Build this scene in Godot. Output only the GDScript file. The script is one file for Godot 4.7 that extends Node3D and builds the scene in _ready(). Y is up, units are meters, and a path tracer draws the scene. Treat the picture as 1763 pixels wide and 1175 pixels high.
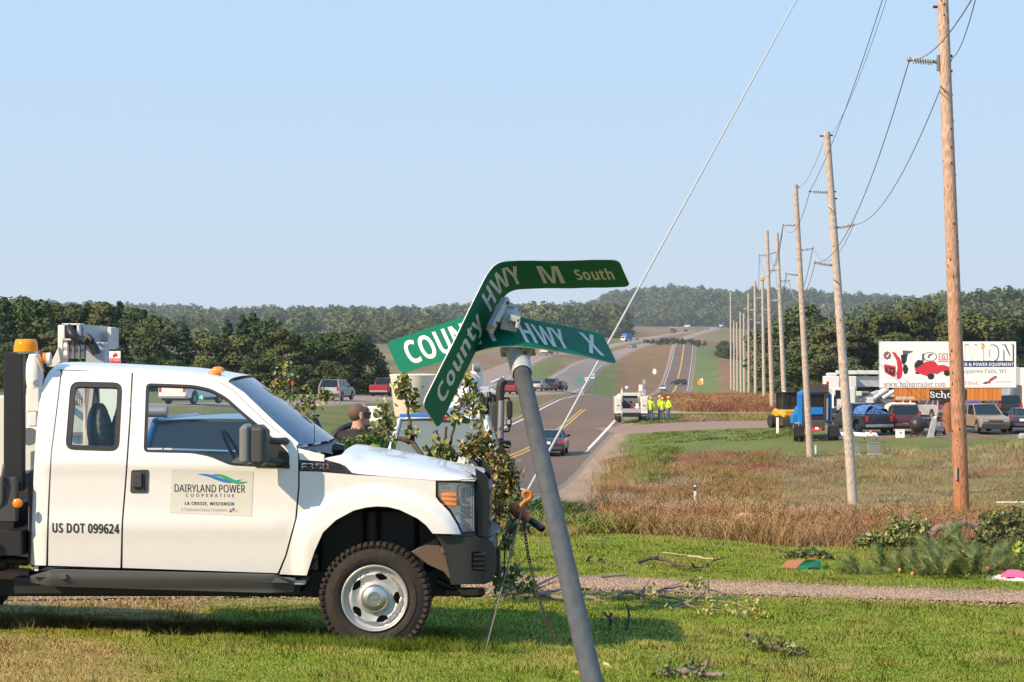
extends Node3D

const F := 3800.0      # lens: image widths of 1763 units, so a metre at distance D spans F / D units
const EYE := 2.1
const CX := 881.5
const HY := 620.0
const TD := [3.0, 7.0, 13.0, 16.8, 20.0, 22.0, 25.0, 33.0, 47.0, 83.0, 116.0, 131.0, 160.0, 200.0, 260.0, 330.0, 420.0, 560.0, 700.0, 900.0, 1300.0, 1900.0, 2600.0, 3300.0, 4200.0, 9000.0]
const TU := [-600.0, 0.0, 350.0, 700.0, 860.0, 950.0, 1080.0, 1170.0, 1260.0, 1400.0, 1500.0, 1640.0, 1800.0, 2500.0]
const NU := 156
const ND := 300
var M := {}
var FT := {}
var used := {}
var land := PackedFloat32Array()
var noise := FastNoiseLite.new()
var fine := FastNoiseLite.new()
var rng := RandomNumberGenerator.new()

class MB:
	var v := PackedVector3Array()
	var n := PackedVector3Array()
	var t := PackedVector2Array()
	var k := PackedColorArray()
	var col := Color.WHITE
	var x := Transform3D()
	func put(p: Vector3, m: Vector3, uv: Vector2, c: Color) -> void:
		v.append(p); n.append(m); t.append(uv); k.append(c)
	func p3(a: Vector3, b: Vector3, c: Vector3, na: Vector3, nb: Vector3, nc: Vector3, ua := Vector2.ZERO, ub := Vector2.ZERO, uc := Vector2.ZERO) -> void:
		a = x * a; b = x * b; c = x * c
		na = (x.basis * na).normalized(); nb = (x.basis * nb).normalized(); nc = (x.basis * nc).normalized()
		put(a, na, ua, col)
		if (b - a).cross(c - a).dot(na + nb + nc) > 0.0:
			put(c, nc, uc, col); put(b, nb, ub, col)
		else:
			put(b, nb, ub, col); put(c, nc, uc, col)
	func tri(a: Vector3, b: Vector3, c: Vector3, o: Vector3) -> void:
		var m := (b - a).cross(c - a).normalized()
		if m.dot(o) < 0.0: m = -m
		p3(a, b, c, m, m, m)
	func quad(a: Vector3, b: Vector3, c: Vector3, d: Vector3, o: Vector3) -> void:
		var m := (c - a).cross(d - b).normalized()
		if m.dot(o) < 0.0: m = -m
		p3(a, b, c, m, m, m, Vector2(0, 0), Vector2(1, 0), Vector2(1, 1)); p3(a, c, d, m, m, m, Vector2(0, 0), Vector2(1, 1), Vector2(0, 1))
	func box(ctr: Vector3, size: Vector3, bev := 0.0) -> void:
		var h := size * 0.5
		if bev <= 0.0:
			for ax in 3:
				for s in [-1.0, 1.0]:
					var o := Vector3.ZERO; o[ax] = s
					var e := Vector3.ZERO; e[(ax + 1) % 3] = h[(ax + 1) % 3]
					var g := Vector3.ZERO; g[(ax + 2) % 3] = h[(ax + 2) % 3]
					var m := ctr + o * h[ax]
					quad(m - e - g, m + e - g, m + e + g, m - e + g, o)
			return
		bev = minf(bev, minf(h.x, minf(h.y, h.z)) * 0.9)
		# P(corner signs, axis) = vertex of that corner which lies on the face across the axis
		var P := func(sg: Vector3, ax: int) -> Vector3:
			var q := (h - Vector3.ONE * bev) * sg
			q[ax] = h[ax] * sg[ax]
			return ctr + q
		for ax in 3:
			var b := (ax + 1) % 3
			var c := (ax + 2) % 3
			for s in [-1.0, 1.0]:
				var o := Vector3.ZERO; o[ax] = s
				var ps := []
				for w in [[-1, -1], [1, -1], [1, 1], [-1, 1]]:
					var sg := Vector3.ONE; sg[ax] = s; sg[b] = w[0]; sg[c] = w[1]
					ps.append(P.call(sg, ax))
				p3(ps[0], ps[1], ps[2], o, o, o); p3(ps[0], ps[2], ps[3], o, o, o)
				for s2 in [-1.0, 1.0]:
					var o2 := Vector3.ZERO; o2[b] = s2
					var sa := Vector3.ONE; sa[ax] = s; sa[b] = s2; sa[c] = -1
					var sb := sa; sb[c] = 1
					var q0: Vector3 = P.call(sa, ax); var q1: Vector3 = P.call(sb, ax); var q2: Vector3 = P.call(sb, b); var q3: Vector3 = P.call(sa, b)
					p3(q0, q1, q2, o, o, o2); p3(q0, q2, q3, o, o2, o2)
		for sx in [-1, 1]:
			for sy in [-1, 1]:
				for sz in [-1, 1]:
					var sg := Vector3(sx, sy, sz)
					p3(P.call(sg, 0), P.call(sg, 1), P.call(sg, 2), Vector3(sx, 0, 0), Vector3(0, sy, 0), Vector3(0, 0, sz))
	func tube(pts: Array, rad: Array, sides := 8, cap := true) -> void:
		var up := Vector3(0.31, 0.77, 0.55)
		var rings := []
		var dist := 0.0
		for i in pts.size():
			var a: Vector3 = pts[maxi(i - 1, 0)]; var b: Vector3 = pts[mini(i + 1, pts.size() - 1)]
			var dirn := (b - a).normalized()
			var e := up.cross(dirn)
			if e.length() < 0.05: e = Vector3.RIGHT.cross(dirn)
			e = e.normalized(); up = dirn.cross(e).normalized()
			var r: float = rad[mini(i, rad.size() - 1)]
			if i > 0: dist += (pts[i] - pts[i - 1]).length()
			var ring := []
			for j in sides + 1:
				var an := TAU * j / sides
				var m := e * cos(an) + up * sin(an)
				ring.append([pts[i] + m * r, m, Vector2(float(j) / sides, dist)])
			rings.append(ring)
		for i in pts.size() - 1:
			for j in sides:
				var A = rings[i][j]; var B = rings[i][j + 1]; var C = rings[i + 1][j + 1]; var D = rings[i + 1][j]
				p3(A[0], B[0], C[0], A[1], B[1], C[1], A[2], B[2], C[2]); p3(A[0], C[0], D[0], A[1], C[1], D[1], A[2], C[2], D[2])
		if cap:
			for e in [0, pts.size() - 1]:
				var o: Vector3 = (pts[0] - pts[1]) if e == 0 else (pts[e] - pts[e - 1])
				for j in sides: tri(pts[e], rings[e][j][0], rings[e][j + 1][0], o)
	func lathe(prof: Array, sides := 24, crease := 0.6) -> void:   # prof: Vector2(radius, y) around the y axis, listed so that the outside lies to the left
		for i in prof.size() - 1:
			var a: Vector2 = prof[i]; var b: Vector2 = prof[i + 1]
			var m := Vector2(b.y - a.y, a.x - b.x).normalized()
			var ma := m; var mb := m
			if i > 0:
				var w: Vector2 = Vector2(a.y - prof[i - 1].y, prof[i - 1].x - a.x).normalized()
				if w.dot(m) > crease: ma = (w + m).normalized()
			if i < prof.size() - 2:
				var w2: Vector2 = Vector2(prof[i + 2].y - b.y, b.x - prof[i + 2].x).normalized()
				if w2.dot(m) > crease: mb = (w2 + m).normalized()
			for j in sides:
				var p := TAU * j / sides; var q := TAU * (j + 1) / sides
				var cp := Vector3(cos(p), 0, sin(p)); var cq := Vector3(cos(q), 0, sin(q))
				var A := cp * a.x + Vector3(0, a.y, 0); var B := cq * a.x + Vector3(0, a.y, 0); var C := cq * b.x + Vector3(0, b.y, 0); var D := cp * b.x + Vector3(0, b.y, 0)
				var u := Vector3.UP
				p3(A, B, C, cp * ma.x + u * ma.y, cq * ma.x + u * ma.y, cq * mb.x + u * mb.y); p3(A, C, D, cp * ma.x + u * ma.y, cq * mb.x + u * mb.y, cp * mb.x + u * mb.y)
	func ball(ctr: Vector3, r: Vector3, seg := 10) -> void:
		var rows := []
		for i in seg + 1:
			var row := []
			for j in seg * 2 + 1:
				var a := PI * i / seg; var b := TAU * j / (seg * 2)
				row.append(Vector3(sin(a) * cos(b), cos(a), sin(a) * sin(b)))
			rows.append(row)
		for i in seg:
			for j in seg * 2:
				var A: Vector3 = rows[i][j]; var B: Vector3 = rows[i][j + 1]; var C: Vector3 = rows[i + 1][j + 1]; var D: Vector3 = rows[i + 1][j]
				if i > 0: p3(ctr + A * r, ctr + B * r, ctr + C * r, A / r, B / r, C / r)
				if i < seg - 1: p3(ctr + A * r, ctr + C * r, ctr + D * r, A / r, C / r, D / r)
				if i == 0: p3(ctr + A * r, ctr + C * r, ctr + D * r, A / r, C / r, D / r)
	func prism(poly: Array, z0: float, z1: float, bev := 0.0) -> void:   # outline in x and y, swept along z
		var pk := PackedVector2Array(poly)
		if Geometry2D.is_polygon_clockwise(pk): pk.reverse()
		var c := pk.size()
		var ins := PackedVector2Array()
		for i in c:
			var d0 := (pk[i] - pk[(i + c - 1) % c]).normalized(); var d1 := (pk[(i + 1) % c] - pk[i]).normalized()
			var m0 := Vector2(-d0.y, d0.x); var m1 := Vector2(-d1.y, d1.x)
			var mm := (m0 + m1).normalized()
			ins.append(pk[i] + mm * bev / maxf(0.5, mm.dot(m0)))
		var tr := Geometry2D.triangulate_polygon(ins if bev > 0.0 else pk)
		if tr.is_empty():
			ins = pk; tr = Geometry2D.triangulate_polygon(pk)
		var lo := minf(z0, z1); var hi := maxf(z0, z1)
		for i in range(0, tr.size(), 3):
			for e in [[lo, Vector3.FORWARD], [hi, Vector3.BACK]]:
				var q := []
				for j in 3: q.append(Vector3(ins[tr[i + j]].x, ins[tr[i + j]].y, e[0]))
				p3(q[0], q[1], q[2], e[1], e[1], e[1])
		for i in c:
			var a := pk[i]; var b := pk[(i + 1) % c]
			var d := (b - a).normalized()
			var m := Vector3(d.y, -d.x, 0)
			var m0 := m; var m1 := m
			var dp := (a - pk[(i + c - 1) % c]).normalized(); var dn := (pk[(i + 2) % c] - b).normalized()
			if dp.dot(d) > 0.75: m0 = (m + Vector3(dp.y, -dp.x, 0)).normalized()
			if dn.dot(d) > 0.75: m1 = (m + Vector3(dn.y, -dn.x, 0)).normalized()
			var A := Vector3(a.x, a.y, lo + bev); var B := Vector3(b.x, b.y, lo + bev); var C := Vector3(b.x, b.y, hi - bev); var D := Vector3(a.x, a.y, hi - bev)
			p3(A, B, C, m0, m1, m1); p3(A, C, D, m0, m1, m0)
			if bev > 0.0:
				var ia := ins[i]; var ib := ins[(i + 1) % c]
				p3(A, B, Vector3(ib.x, ib.y, lo), m0, m1, Vector3.FORWARD); p3(A, Vector3(ib.x, ib.y, lo), Vector3(ia.x, ia.y, lo), m0, Vector3.FORWARD, Vector3.FORWARD)
				p3(D, C, Vector3(ib.x, ib.y, hi), m0, m1, Vector3.BACK); p3(D, Vector3(ib.x, ib.y, hi), Vector3(ia.x, ia.y, hi), m0, Vector3.BACK, Vector3.BACK)
	func grid(rows: Array, hint: Vector3, from_point := false) -> void:   # smooth sheet; normals lie on the side of hint (or point away from it)
		var R := rows.size(); var C: int = rows[0].size()
		var ms := []
		for i in R:
			var line := []
			for j in C:
				var a: Vector3 = rows[mini(i + 1, R - 1)][j] - rows[maxi(i - 1, 0)][j]
				var b: Vector3 = rows[i][mini(j + 1, C - 1)] - rows[i][maxi(j - 1, 0)]
				var m := a.cross(b).normalized()
				if m.dot((rows[i][j] - hint) if from_point else hint) < 0.0: m = -m
				line.append(m)
			ms.append(line)
		for i in R - 1:
			for j in C - 1:
				var ua := Vector2(float(j) / (C - 1), float(i) / (R - 1)); var uc := Vector2(float(j + 1) / (C - 1), float(i + 1) / (R - 1))
				p3(rows[i][j], rows[i][j + 1], rows[i + 1][j + 1], ms[i][j], ms[i][j + 1], ms[i + 1][j + 1], ua, Vector2(uc.x, ua.y), uc)
				p3(rows[i][j], rows[i + 1][j + 1], rows[i + 1][j], ms[i][j], ms[i + 1][j + 1], ms[i + 1][j], ua, uc, Vector2(ua.x, uc.y))
	func mesh() -> ArrayMesh:
		var m := ArrayMesh.new()
		if v.is_empty(): return m
		var a := []
		a.resize(Mesh.ARRAY_MAX)
		a[Mesh.ARRAY_VERTEX] = v; a[Mesh.ARRAY_NORMAL] = n; a[Mesh.ARRAY_TEX_UV] = t; a[Mesh.ARRAY_COLOR] = k
		m.add_surface_from_arrays(Mesh.PRIMITIVE_TRIANGLES, a)
		return m

# ---- naming and grouping -------------------------------------------------------------------
func numbered(called: String) -> String:
	var c: int = used.get(called, 0)
	used[called] = c + 1
	return called if c == 0 else "%s_%03d" % [called, c]

func tag(o: Node, label: String, category: String, group := "") -> Node:
	o.set_meta("label", label); o.set_meta("category", category)
	if group: o.set_meta("group", group)
	return o

func thing(called: String, label: String, category: String, at := Vector3.ZERO, turn := 0.0, group := "") -> Node3D:
	var o := Node3D.new()
	o.name = numbered(called)
	add_child(o)
	o.position = at; o.rotation.y = turn
	tag(o, label, category, group)
	return o

func obj(called: String, b: MB, m: Material, parent: Node = self) -> MeshInstance3D:
	return objm(called, b.mesh(), m, parent)

func objm(called: String, me: Mesh, m: Material, parent: Node = self) -> MeshInstance3D:
	var o := MeshInstance3D.new()
	o.name = numbered(called) if parent == self else called
	o.mesh = me
	if me.get_surface_count() > 0: o.set_surface_override_material(0, m)
	parent.add_child(o, true)
	return o

func struct(called: String, b: MB, m: Material) -> MeshInstance3D:
	var o := obj(called, b, m)
	o.set_meta("kind", "structure")
	return o

func dup(src: Node3D, at: Vector3, turn: float, label: String, group := "") -> Node3D:
	var c: Node3D = src.duplicate()
	c.name = numbered(src.name.rstrip("0123456789").trim_suffix("_"))
	add_child(c)
	c.position = at; c.rotation.y = turn
	c.set_meta("label", label)
	if group: c.set_meta("group", group)
	return c

# ---- materials ------------------------------------------------------------------------------
func lin(r: float, g: float, b: float) -> Color: return Color(r, g, b).linear_to_srgb()

func mat(c: Array, rough := 0.6, metal := 0.0) -> StandardMaterial3D:
	var m := StandardMaterial3D.new()
	m.albedo_color = lin(c[0], c[1], c[2]); m.roughness = rough; m.metallic = metal
	return m

func paint(c: Array, rough := 0.35) -> StandardMaterial3D:
	var m := mat(c, rough)
	m.clearcoat_enabled = true; m.clearcoat = 0.6; m.clearcoat_roughness = 0.06
	m.roughness_texture = spots(); m.roughness_texture_channel = BaseMaterial3D.TEXTURE_CHANNEL_RED
	m.roughness = rough * 1.25
	m.uv1_triplanar = true; m.uv1_scale = Vector3(1.7, 1.7, 1.7)
	return m

func glass(c: Array, alpha: float) -> StandardMaterial3D:
	var m := mat(c, 0.04)
	m.transparency = BaseMaterial3D.TRANSPARENCY_ALPHA
	m.albedo_color.a = alpha
	return m

func spots() -> Texture2D:
	if not M.has("_spots"): M["_spots"] = noisetex(256, 0.02, 4, Color(0.72, 0.72, 0.72), Color(1, 1, 1), 11)
	return M["_spots"]

func noisetex(size: int, freq: float, oct: int, a: Color, b: Color, sd: int, mid := -1.0) -> Texture2D:
	var f := FastNoiseLite.new()
	f.seed = sd; f.frequency = freq; f.fractal_octaves = oct; f.noise_type = FastNoiseLite.TYPE_SIMPLEX_SMOOTH
	var src := f.get_seamless_image(size, size)
	var im := Image.create(size, size, false, Image.FORMAT_RGB8)
	for y in size:
		for x in size:
			var w := src.get_pixel(x, y).r
			if mid >= 0.0: w = smoothstep(mid - 0.22, mid + 0.22, w)
			im.set_pixel(x, y, a.lerp(b, w))
	return ImageTexture.create_from_image(im)

func rough_ground(c: Array, a: float, b: float, scale: float, sd: int, relief := 0.0) -> StandardMaterial3D:
	var m := mat(c, 0.95)
	m.metallic_specular = 0.25
	m.albedo_texture = noisetex(512, 0.03, 5, Color(a, a, a), Color(b, b * 0.98, b * 0.95), sd)
	m.uv1_triplanar = true; m.uv1_world_triplanar = true; m.uv1_scale = Vector3.ONE * scale
	if relief > 0.0:
		m.heightmap_enabled = true; m.heightmap_texture = m.albedo_texture; m.heightmap_scale = relief
	return m

func vc(m: StandardMaterial3D) -> StandardMaterial3D:
	m.vertex_color_use_as_albedo = true
	return m

func materials() -> void:
	M.white = paint([0.755, 0.735, 0.705]); M.white.albedo_texture = noisetex(256, 0.012, 5, Color(0.985, 0.982, 0.977), Color(1, 1, 1), 61); M.offwhite = paint([0.64, 0.62, 0.56], 0.45); M.black = mat([0.012, 0.012, 0.013], 0.5)
	M.plastic = mat([0.045, 0.047, 0.05], 0.55); M.grey = mat([0.16, 0.165, 0.17], 0.5); M.rubber = mat([0.042, 0.034, 0.028], 0.85)
	M.rubber.albedo_texture = noisetex(256, 0.03, 4, Color(0.6, 0.55, 0.5), Color(1.5, 1.4, 1.3).clamp(), 5); M.rubber.uv1_triplanar = true; M.rubber.uv1_scale = Vector3.ONE * 2.5
	M.steel = mat([0.5, 0.5, 0.49], 0.34, 0.9); M.alu = mat([0.62, 0.62, 0.6], 0.42, 0.65); M.chrome = mat([0.75, 0.76, 0.78], 0.12, 1.0)
	M.galv = mat([0.36, 0.36, 0.35], 0.5, 0.55)
	M.galv.albedo_texture = noisetex(256, 0.05, 3, Color(0.72, 0.74, 0.76), Color(1, 1, 1), 7); M.galv.uv1_triplanar = true; M.galv.uv1_scale = Vector3.ONE * 9.0
	M.post = mat([0.1, 0.1, 0.094], 0.65, 0.1)
	M.post.albedo_texture = noisetex(256, 0.02, 5, Color(0.7, 0.72, 0.74), Color(1, 1, 1), 8); M.post.uv1_triplanar = true; M.post.uv1_scale = Vector3(6, 6, 2)
	M.rust = mat([0.12, 0.055, 0.03], 0.9); M.rust.albedo_texture = M.rubber.albedo_texture; M.rust.uv1_triplanar = true; M.rust.uv1_scale = Vector3.ONE * 4.0
	M.chain = mat([0.05, 0.04, 0.035], 0.7, 0.4)
	M.glass = glass([0.02, 0.05, 0.045], 0.1); M.tint = glass([0.01, 0.014, 0.016], 0.72); M.darkglass = mat([0.012, 0.016, 0.02], 0.06)
	M.shield = mat([0.02, 0.05, 0.10], 0.05); M.clear = glass([0.7, 0.72, 0.75], 0.12)
	M.amber = mat([0.85, 0.24, 0.015], 0.25); M.yellow = mat([0.75, 0.4, 0.01], 0.2); M.red = mat([0.5, 0.02, 0.02], 0.25); M.orange = mat([0.62, 0.16, 0.015], 0.45)
	M.amberglass = mat([0.9, 0.45, 0.005], 0.1); M.amberglass.backlight_enabled = true; M.amberglass.backlight = Color(0.9, 0.5, 0.02)
	M.signgreen = mat([0.003, 0.15, 0.08], 0.6); M.signgreen.metallic_specular = 0.3; M.signgreen.albedo_texture = noisetex(256, 0.03, 5, Color(0.8, 0.86, 0.84), Color(1, 1, 1), 62); M.signgreen.uv1_triplanar = true; M.signgreen.uv1_scale = Vector3(4, 9, 4); M.letter = mat([0.64, 0.61, 0.55], 0.75); M.letter.metallic_specular = 0.2; M.paper = mat([0.85, 0.84, 0.81], 0.6)
	M.ink = mat([0.02, 0.02, 0.022], 0.6); M.navy = mat([0.02, 0.045, 0.14], 0.6); M.greytext = mat([0.2, 0.19, 0.18], 0.6)
	M.printred = mat([0.6, 0.03, 0.05], 0.6); M.printorange = mat([0.8, 0.35, 0.12], 0.6); M.printblue = mat([0.03, 0.18, 0.6], 0.5); M.printgreen = mat([0.03, 0.35, 0.14], 0.5)
	M.decal = mat([0.62, 0.6, 0.53], 0.5); M.tan = mat([0.4, 0.28, 0.2], 0.4); M.cloth = mat([0.1, 0.1, 0.1], 0.9)
	M.plasticdark = mat([0.022, 0.022, 0.023], 0.42); M.boardgrey = mat([0.075, 0.075, 0.078], 0.6)
	M.shieldglass = glass([0.01, 0.045, 0.11], 0.93); M.chromedull = mat([0.55, 0.58, 0.62], 0.28, 0.85); M.rustlight = mat([0.27, 0.19, 0.15], 0.85)
	M.camo = mat([0.3, 0.3, 0.24], 0.95); M.camo.albedo_texture = noisetex(128, 0.07, 3, Color(0.35, 0.36, 0.33), Color(1, 1, 0.97), 23); M.camo.uv1_triplanar = true; M.camo.uv1_scale = Vector3.ONE * 4.0
	M.alubright = mat([0.7, 0.7, 0.68], 0.4, 0.2); M.cast = mat([0.6, 0.59, 0.57], 0.5, 0.2); M.castdark = mat([0.4, 0.4, 0.4], 0.5, 0.3)
	M.cast.albedo_texture = M.galv.albedo_texture; M.cast.uv1_triplanar = true; M.cast.uv1_scale = Vector3.ONE * 7.0
	M.wirelight = mat([0.5, 0.475, 0.42], 0.7); M.wiredark = mat([0.19, 0.2, 0.21], 0.6); M.hook = mat([0.46, 0.15, 0.025], 0.6); M.rustorange = mat([0.30, 0.07, 0.02], 0.6); M.hat = mat([0.75, 0.42, 0.02], 0.35)
	M.rimgrey = mat([0.3, 0.3, 0.3], 0.4, 0.6); M.maroon = mat([0.09, 0.012, 0.012], 0.6); M.boomgrey = mat([0.42, 0.43, 0.45], 0.45, 0.2); M.cream = mat([0.8, 0.7, 0.54], 0.5)
	M.blue = paint([0.01, 0.08, 0.24]); M.silver = paint([0.36, 0.36, 0.36]); M.carred = paint([0.3, 0.012, 0.025]); M.carblack = paint([0.015, 0.017, 0.025]); M.teal = mat([0.01, 0.35, 0.25], 0.4)
	M.orangesign = mat([0.85, 0.34, 0.01], 0.5); M.darkmetal = mat([0.03, 0.026, 0.023], 0.6, 0.2); M.paleglass = mat([0.16, 0.19, 0.19], 0.12)
	M.carnavy = paint([0.02, 0.022, 0.05]); M.carmaroon = paint([0.07, 0.015, 0.022]); M.cartan = paint([0.26, 0.2, 0.15]); M.bluetruck = paint([0.004, 0.17, 0.52]); M.porcelain = mat([0.42, 0.42, 0.44], 0.25)
	M.knot = mat([0.1, 0.045, 0.025], 0.95); M.rustdark = mat([0.06, 0.04, 0.03], 0.85); M.yellowpaint = paint([0.72, 0.36, 0.01]); M.tarp = mat([0.12, 0.24, 0.52], 0.5)
	M.tarp.albedo_texture = noisetex(128, 0.04, 3, Color(0.5, 0.6, 0.7), Color(1, 1, 1), 27, 0.5); M.tarp.uv1_triplanar = true; M.tarp.uv1_scale = Vector3.ONE
	M.tentblue = mat([0.03, 0.06, 0.27], 0.7); M.trailred = mat([0.2, 0.02, 0.02], 0.5); M.slate = mat([0.1, 0.11, 0.13], 0.6); M.cabinet = mat([0.19, 0.22, 0.18], 0.6); M.palegreen = mat([0.42, 0.58, 0.46], 0.6)
	M.barrel = mat([0.03, 0.026, 0.025], 0.45); M.postbrown = mat([0.30, 0.12, 0.06], 0.8); M.plank = mat([0.62, 0.21, 0.035], 0.6); M.plank2 = mat([0.55, 0.18, 0.03], 0.6)
	M.splinter = mat([0.62, 0.24, 0.09], 0.8); M.splinterpale = mat([0.6, 0.42, 0.24], 0.85); M.printorangedark = mat([0.4, 0.14, 0.04], 0.75); M.panelgreen = mat([0.02, 0.22, 0.07], 0.65)
	M.sheet = mat([0.68, 0.62, 0.52], 0.9); M.pink = mat([0.62, 0.11, 0.25], 0.9); M.barkpale = mat([0.33, 0.27, 0.22], 0.95); M.barkpale.albedo_texture = M.wood.albedo_texture if M.has("wood") else M.rubber.albedo_texture; M.barkpale.uv1_triplanar = true; M.barkpale.uv1_scale = Vector3.ONE * 6.0
	M.cabledark = mat([0.16, 0.13, 0.1], 0.7)
	M.palebody = mat([0.62, 0.72, 0.64], 0.5)
	M.person = vc(mat([1, 1, 1], 0.8)); M.leaf = vc(mat([1, 1, 1], 0.55)); M.leaf.backlight_enabled = true; M.leaf.backlight = Color(0.45, 0.5, 0.25)
	M.foliage = vc(mat([1, 1, 1], 0.8)); M.foliage.metallic_specular = 0.2; M.foliage.backlight_enabled = true; M.foliage.backlight = Color(0.3, 0.34, 0.15)
	M.grass = vc(mat([1, 1, 1], 0.7)); M.grass.metallic_specular = 0.25; M.grass.backlight_enabled = true; M.grass.backlight = Color(0.5, 0.5, 0.3)
	M.bark = mat([0.17, 0.13, 0.1], 0.95)
	M.bark.albedo_texture = noisetex(256, 0.04, 5, Color(0.5, 0.48, 0.46), Color(1, 1, 1), 17); M.bark.uv1_triplanar = true; M.bark.uv1_scale = Vector3(9, 2.5, 9)
	M.wood = vc(mat([1, 1, 1], 0.9))
	M.wood.albedo_texture = noisetex(512, 0.02, 5, Color(0.72, 0.69, 0.66), Color(1.0, 1.0, 1.0), 19, 0.5); M.wood.uv1_triplanar = true; M.wood.uv1_scale = Vector3(5.0, 0.35, 5.0)
	M.wood.heightmap_enabled = true; M.wood.heightmap_texture = M.wood.albedo_texture; M.wood.heightmap_scale = 0.5

# ---- the lie of the land ----------------------------------------------------------------------
func W(px: float, py: float, d: float) -> Vector3: return Vector3((px - CX) * d / F, EYE - (py - HY) * d / F, -d)

func make_land() -> void:
	var rows := [[], []]
	rows[0].resize(14); rows[0].fill(HY + 1.62 * F / 3.0)
	rows[1].resize(14); rows[1].fill(HY + 1.8 * F / 7.0)
	rows.append([1195, 1212, 1220, 1228, 1232, 1234, 1237, 1239, 1241, 1243, 1244, 1246, 1247, 1250])
	rows.append([1072, 1092, 1104, 1117, 1121, 1124, 1128, 1130, 1131, 1132, 1132, 1133, 1134, 1135])
	rows.append([1018, 1036, 1048, 1060, 1065, 1068, 1071, 1073, 1075, 1077, 1078, 1080, 1082, 1085])
	rows.append([985, 1001, 1008, 1013, 1016, 1019, 1024, 1028, 1032, 1037, 1040, 1044, 1048, 1055])
	rows.append([955, 966, 972, 980, 985, 989, 994, 998, 1002, 1008, 1012, 1017, 1021, 1025])
	rows.append([895, 908, 910, 912, 914, 917, 922, 927, 931, 935, 937, 940, 943, 945])
	rows.append([830, 845, 845, 850, 868, 885, 893, 896, 897, 897, 897, 896, 895, 895])
	rows.append([760, 765, 765, 785, 835, 862, 868, 868, 868, 868, 868, 862, 855, 850])
	rows.append([715, 718, 718, 750, 790, 802, 796, 792, 790, 787, 785, 780, 775, 770])
	rows.append([702, 703, 703, 738, 770, 779, 772, 769, 766, 760, 756, 754, 752, 750])
	rows.append([690, 690, 692, 712, 728, 735, 729, 724, 722, 722, 722, 722, 722, 720])
	rows.append([681, 680, 680, 690, 694, 696, 698, 700, 702, 703, 703, 703, 703, 700])
	rows.append([668, 668, 669, 678, 682, 684, 687, 688, 688, 688, 688, 690, 690, 690])
	rows.append([660, 660, 660, 660, 664, 671, 690, 692, 680, 680, 680, 680, 680, 680])
	rows.append([652, 652, 652, 645, 648, 653, 690, 690, 672, 672, 670, 668, 665, 660])
	rows.append([642, 642, 642, 630, 630, 632, 672, 680, 664, 664, 662, 655, 650, 645])
	rows.append([630, 630, 630, 621, 616, 614, 640, 655, 645, 652, 650, 645, 640, 635])
	rows.append([615, 615, 612, 612, 608, 605, 602, 598, 612, 630, 630, 625, 620, 615])
	rows.append([600, 600, 594, 592, 591, 590, 586, 584, 582, 600, 575, 555, 545, 540])
	rows.append([590, 585, 580, 574, 570, 570, 570, 566, 566, 585, 580, 575, 570, 560])
	rows.append([570, 565, 562, 560, 556, 557, 556, 556, 558, 560, 560, 560, 560, 555])
	rows.append([540, 540, 552, 556, 548, 553, 520, 512, 518, 520, 530, 530, 530, 530])
	rows.append([565, 565, 565, 565, 565, 565, 550, 545, 545, 548, 550, 552, 552, 552])
	rows.append([590, 590, 590, 590, 590, 590, 590, 590, 590, 590, 590, 590, 590, 590])
	var hs := []
	for i in TD.size():
		var line := []
		for j in 14: line.append(EYE - (rows[i][j] - HY) * TD[i] / F)
		hs.append(line)
	land.resize(NU * ND)
	var l0 := log(3.0); var l1 := log(9000.0)
	for a in ND:
		var ld := l0 + (l1 - l0) * a / (ND - 1)
		var i := 0
		while i < TD.size() - 2 and log(TD[i + 1]) < ld: i += 1
		var line := []
		for j in 14:
			var t0 := log(TD[i]); var t1 := log(TD[i + 1])
			var tp := log(TD[maxi(i - 1, 0)]) - t0 if i > 0 else -0.8
			var tn := log(TD[mini(i + 2, TD.size() - 1)]) - t0 if i + 2 < TD.size() else t1 - t0 + 0.8
			line.append(cubic_interpolate_in_time(hs[i][j], hs[i + 1][j], hs[maxi(i - 1, 0)][j], hs[mini(i + 2, TD.size() - 1)][j], (ld - t0) / (t1 - t0), t1 - t0, tp, tn))
		for b in NU:
			var u := -600.0 + 3100.0 * b / (NU - 1)
			var j := 0
			while j < 12 and TU[j + 1] < u: j += 1
			var up: float = TU[j - 1] - TU[j] if j > 0 else -600.0
			var un: float = TU[j + 2] - TU[j] if j < 12 else TU[j + 1] - TU[j] + 700.0
			land[a * NU + b] = cubic_interpolate_in_time(line[j], line[j + 1], line[maxi(j - 1, 0)], line[mini(j + 2, 13)], (u - TU[j]) / (TU[j + 1] - TU[j]), TU[j + 1] - TU[j], up, un)

func H(x: float, z: float) -> float:
	var d := clampf(-z, 3.0, 8990.0)
	var fu := clampf((CX + x * F / d + 600.0) / 3100.0, 0.0, 0.9999) * (NU - 1)
	var fd := clampf((log(d) - log(3.0)) / (log(9000.0) - log(3.0)), 0.0, 0.9999) * (ND - 1)
	var b := int(fu); var a := int(fd)
	fu -= b; fd -= a
	var i := a * NU + b
	return lerpf(lerpf(land[i], land[i + 1], fu), lerpf(land[i + NU], land[i + NU + 1], fu), fd)

func G(px: float, d: float, lift := 0.0) -> Vector3:
	var x := (px - CX) * d / F
	return Vector3(x, H(x, -d) + lift, -d)

func DG(px: float, py: float, from := 12.5) -> float:   # how far the land lies along a line of sight
	var d := from
	while d < 300.0:
		var w := W(px, py, d)
		if w.y <= H(w.x, w.z): return d
		d += 0.04 if d < 60.0 else 0.5
	return d

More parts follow.
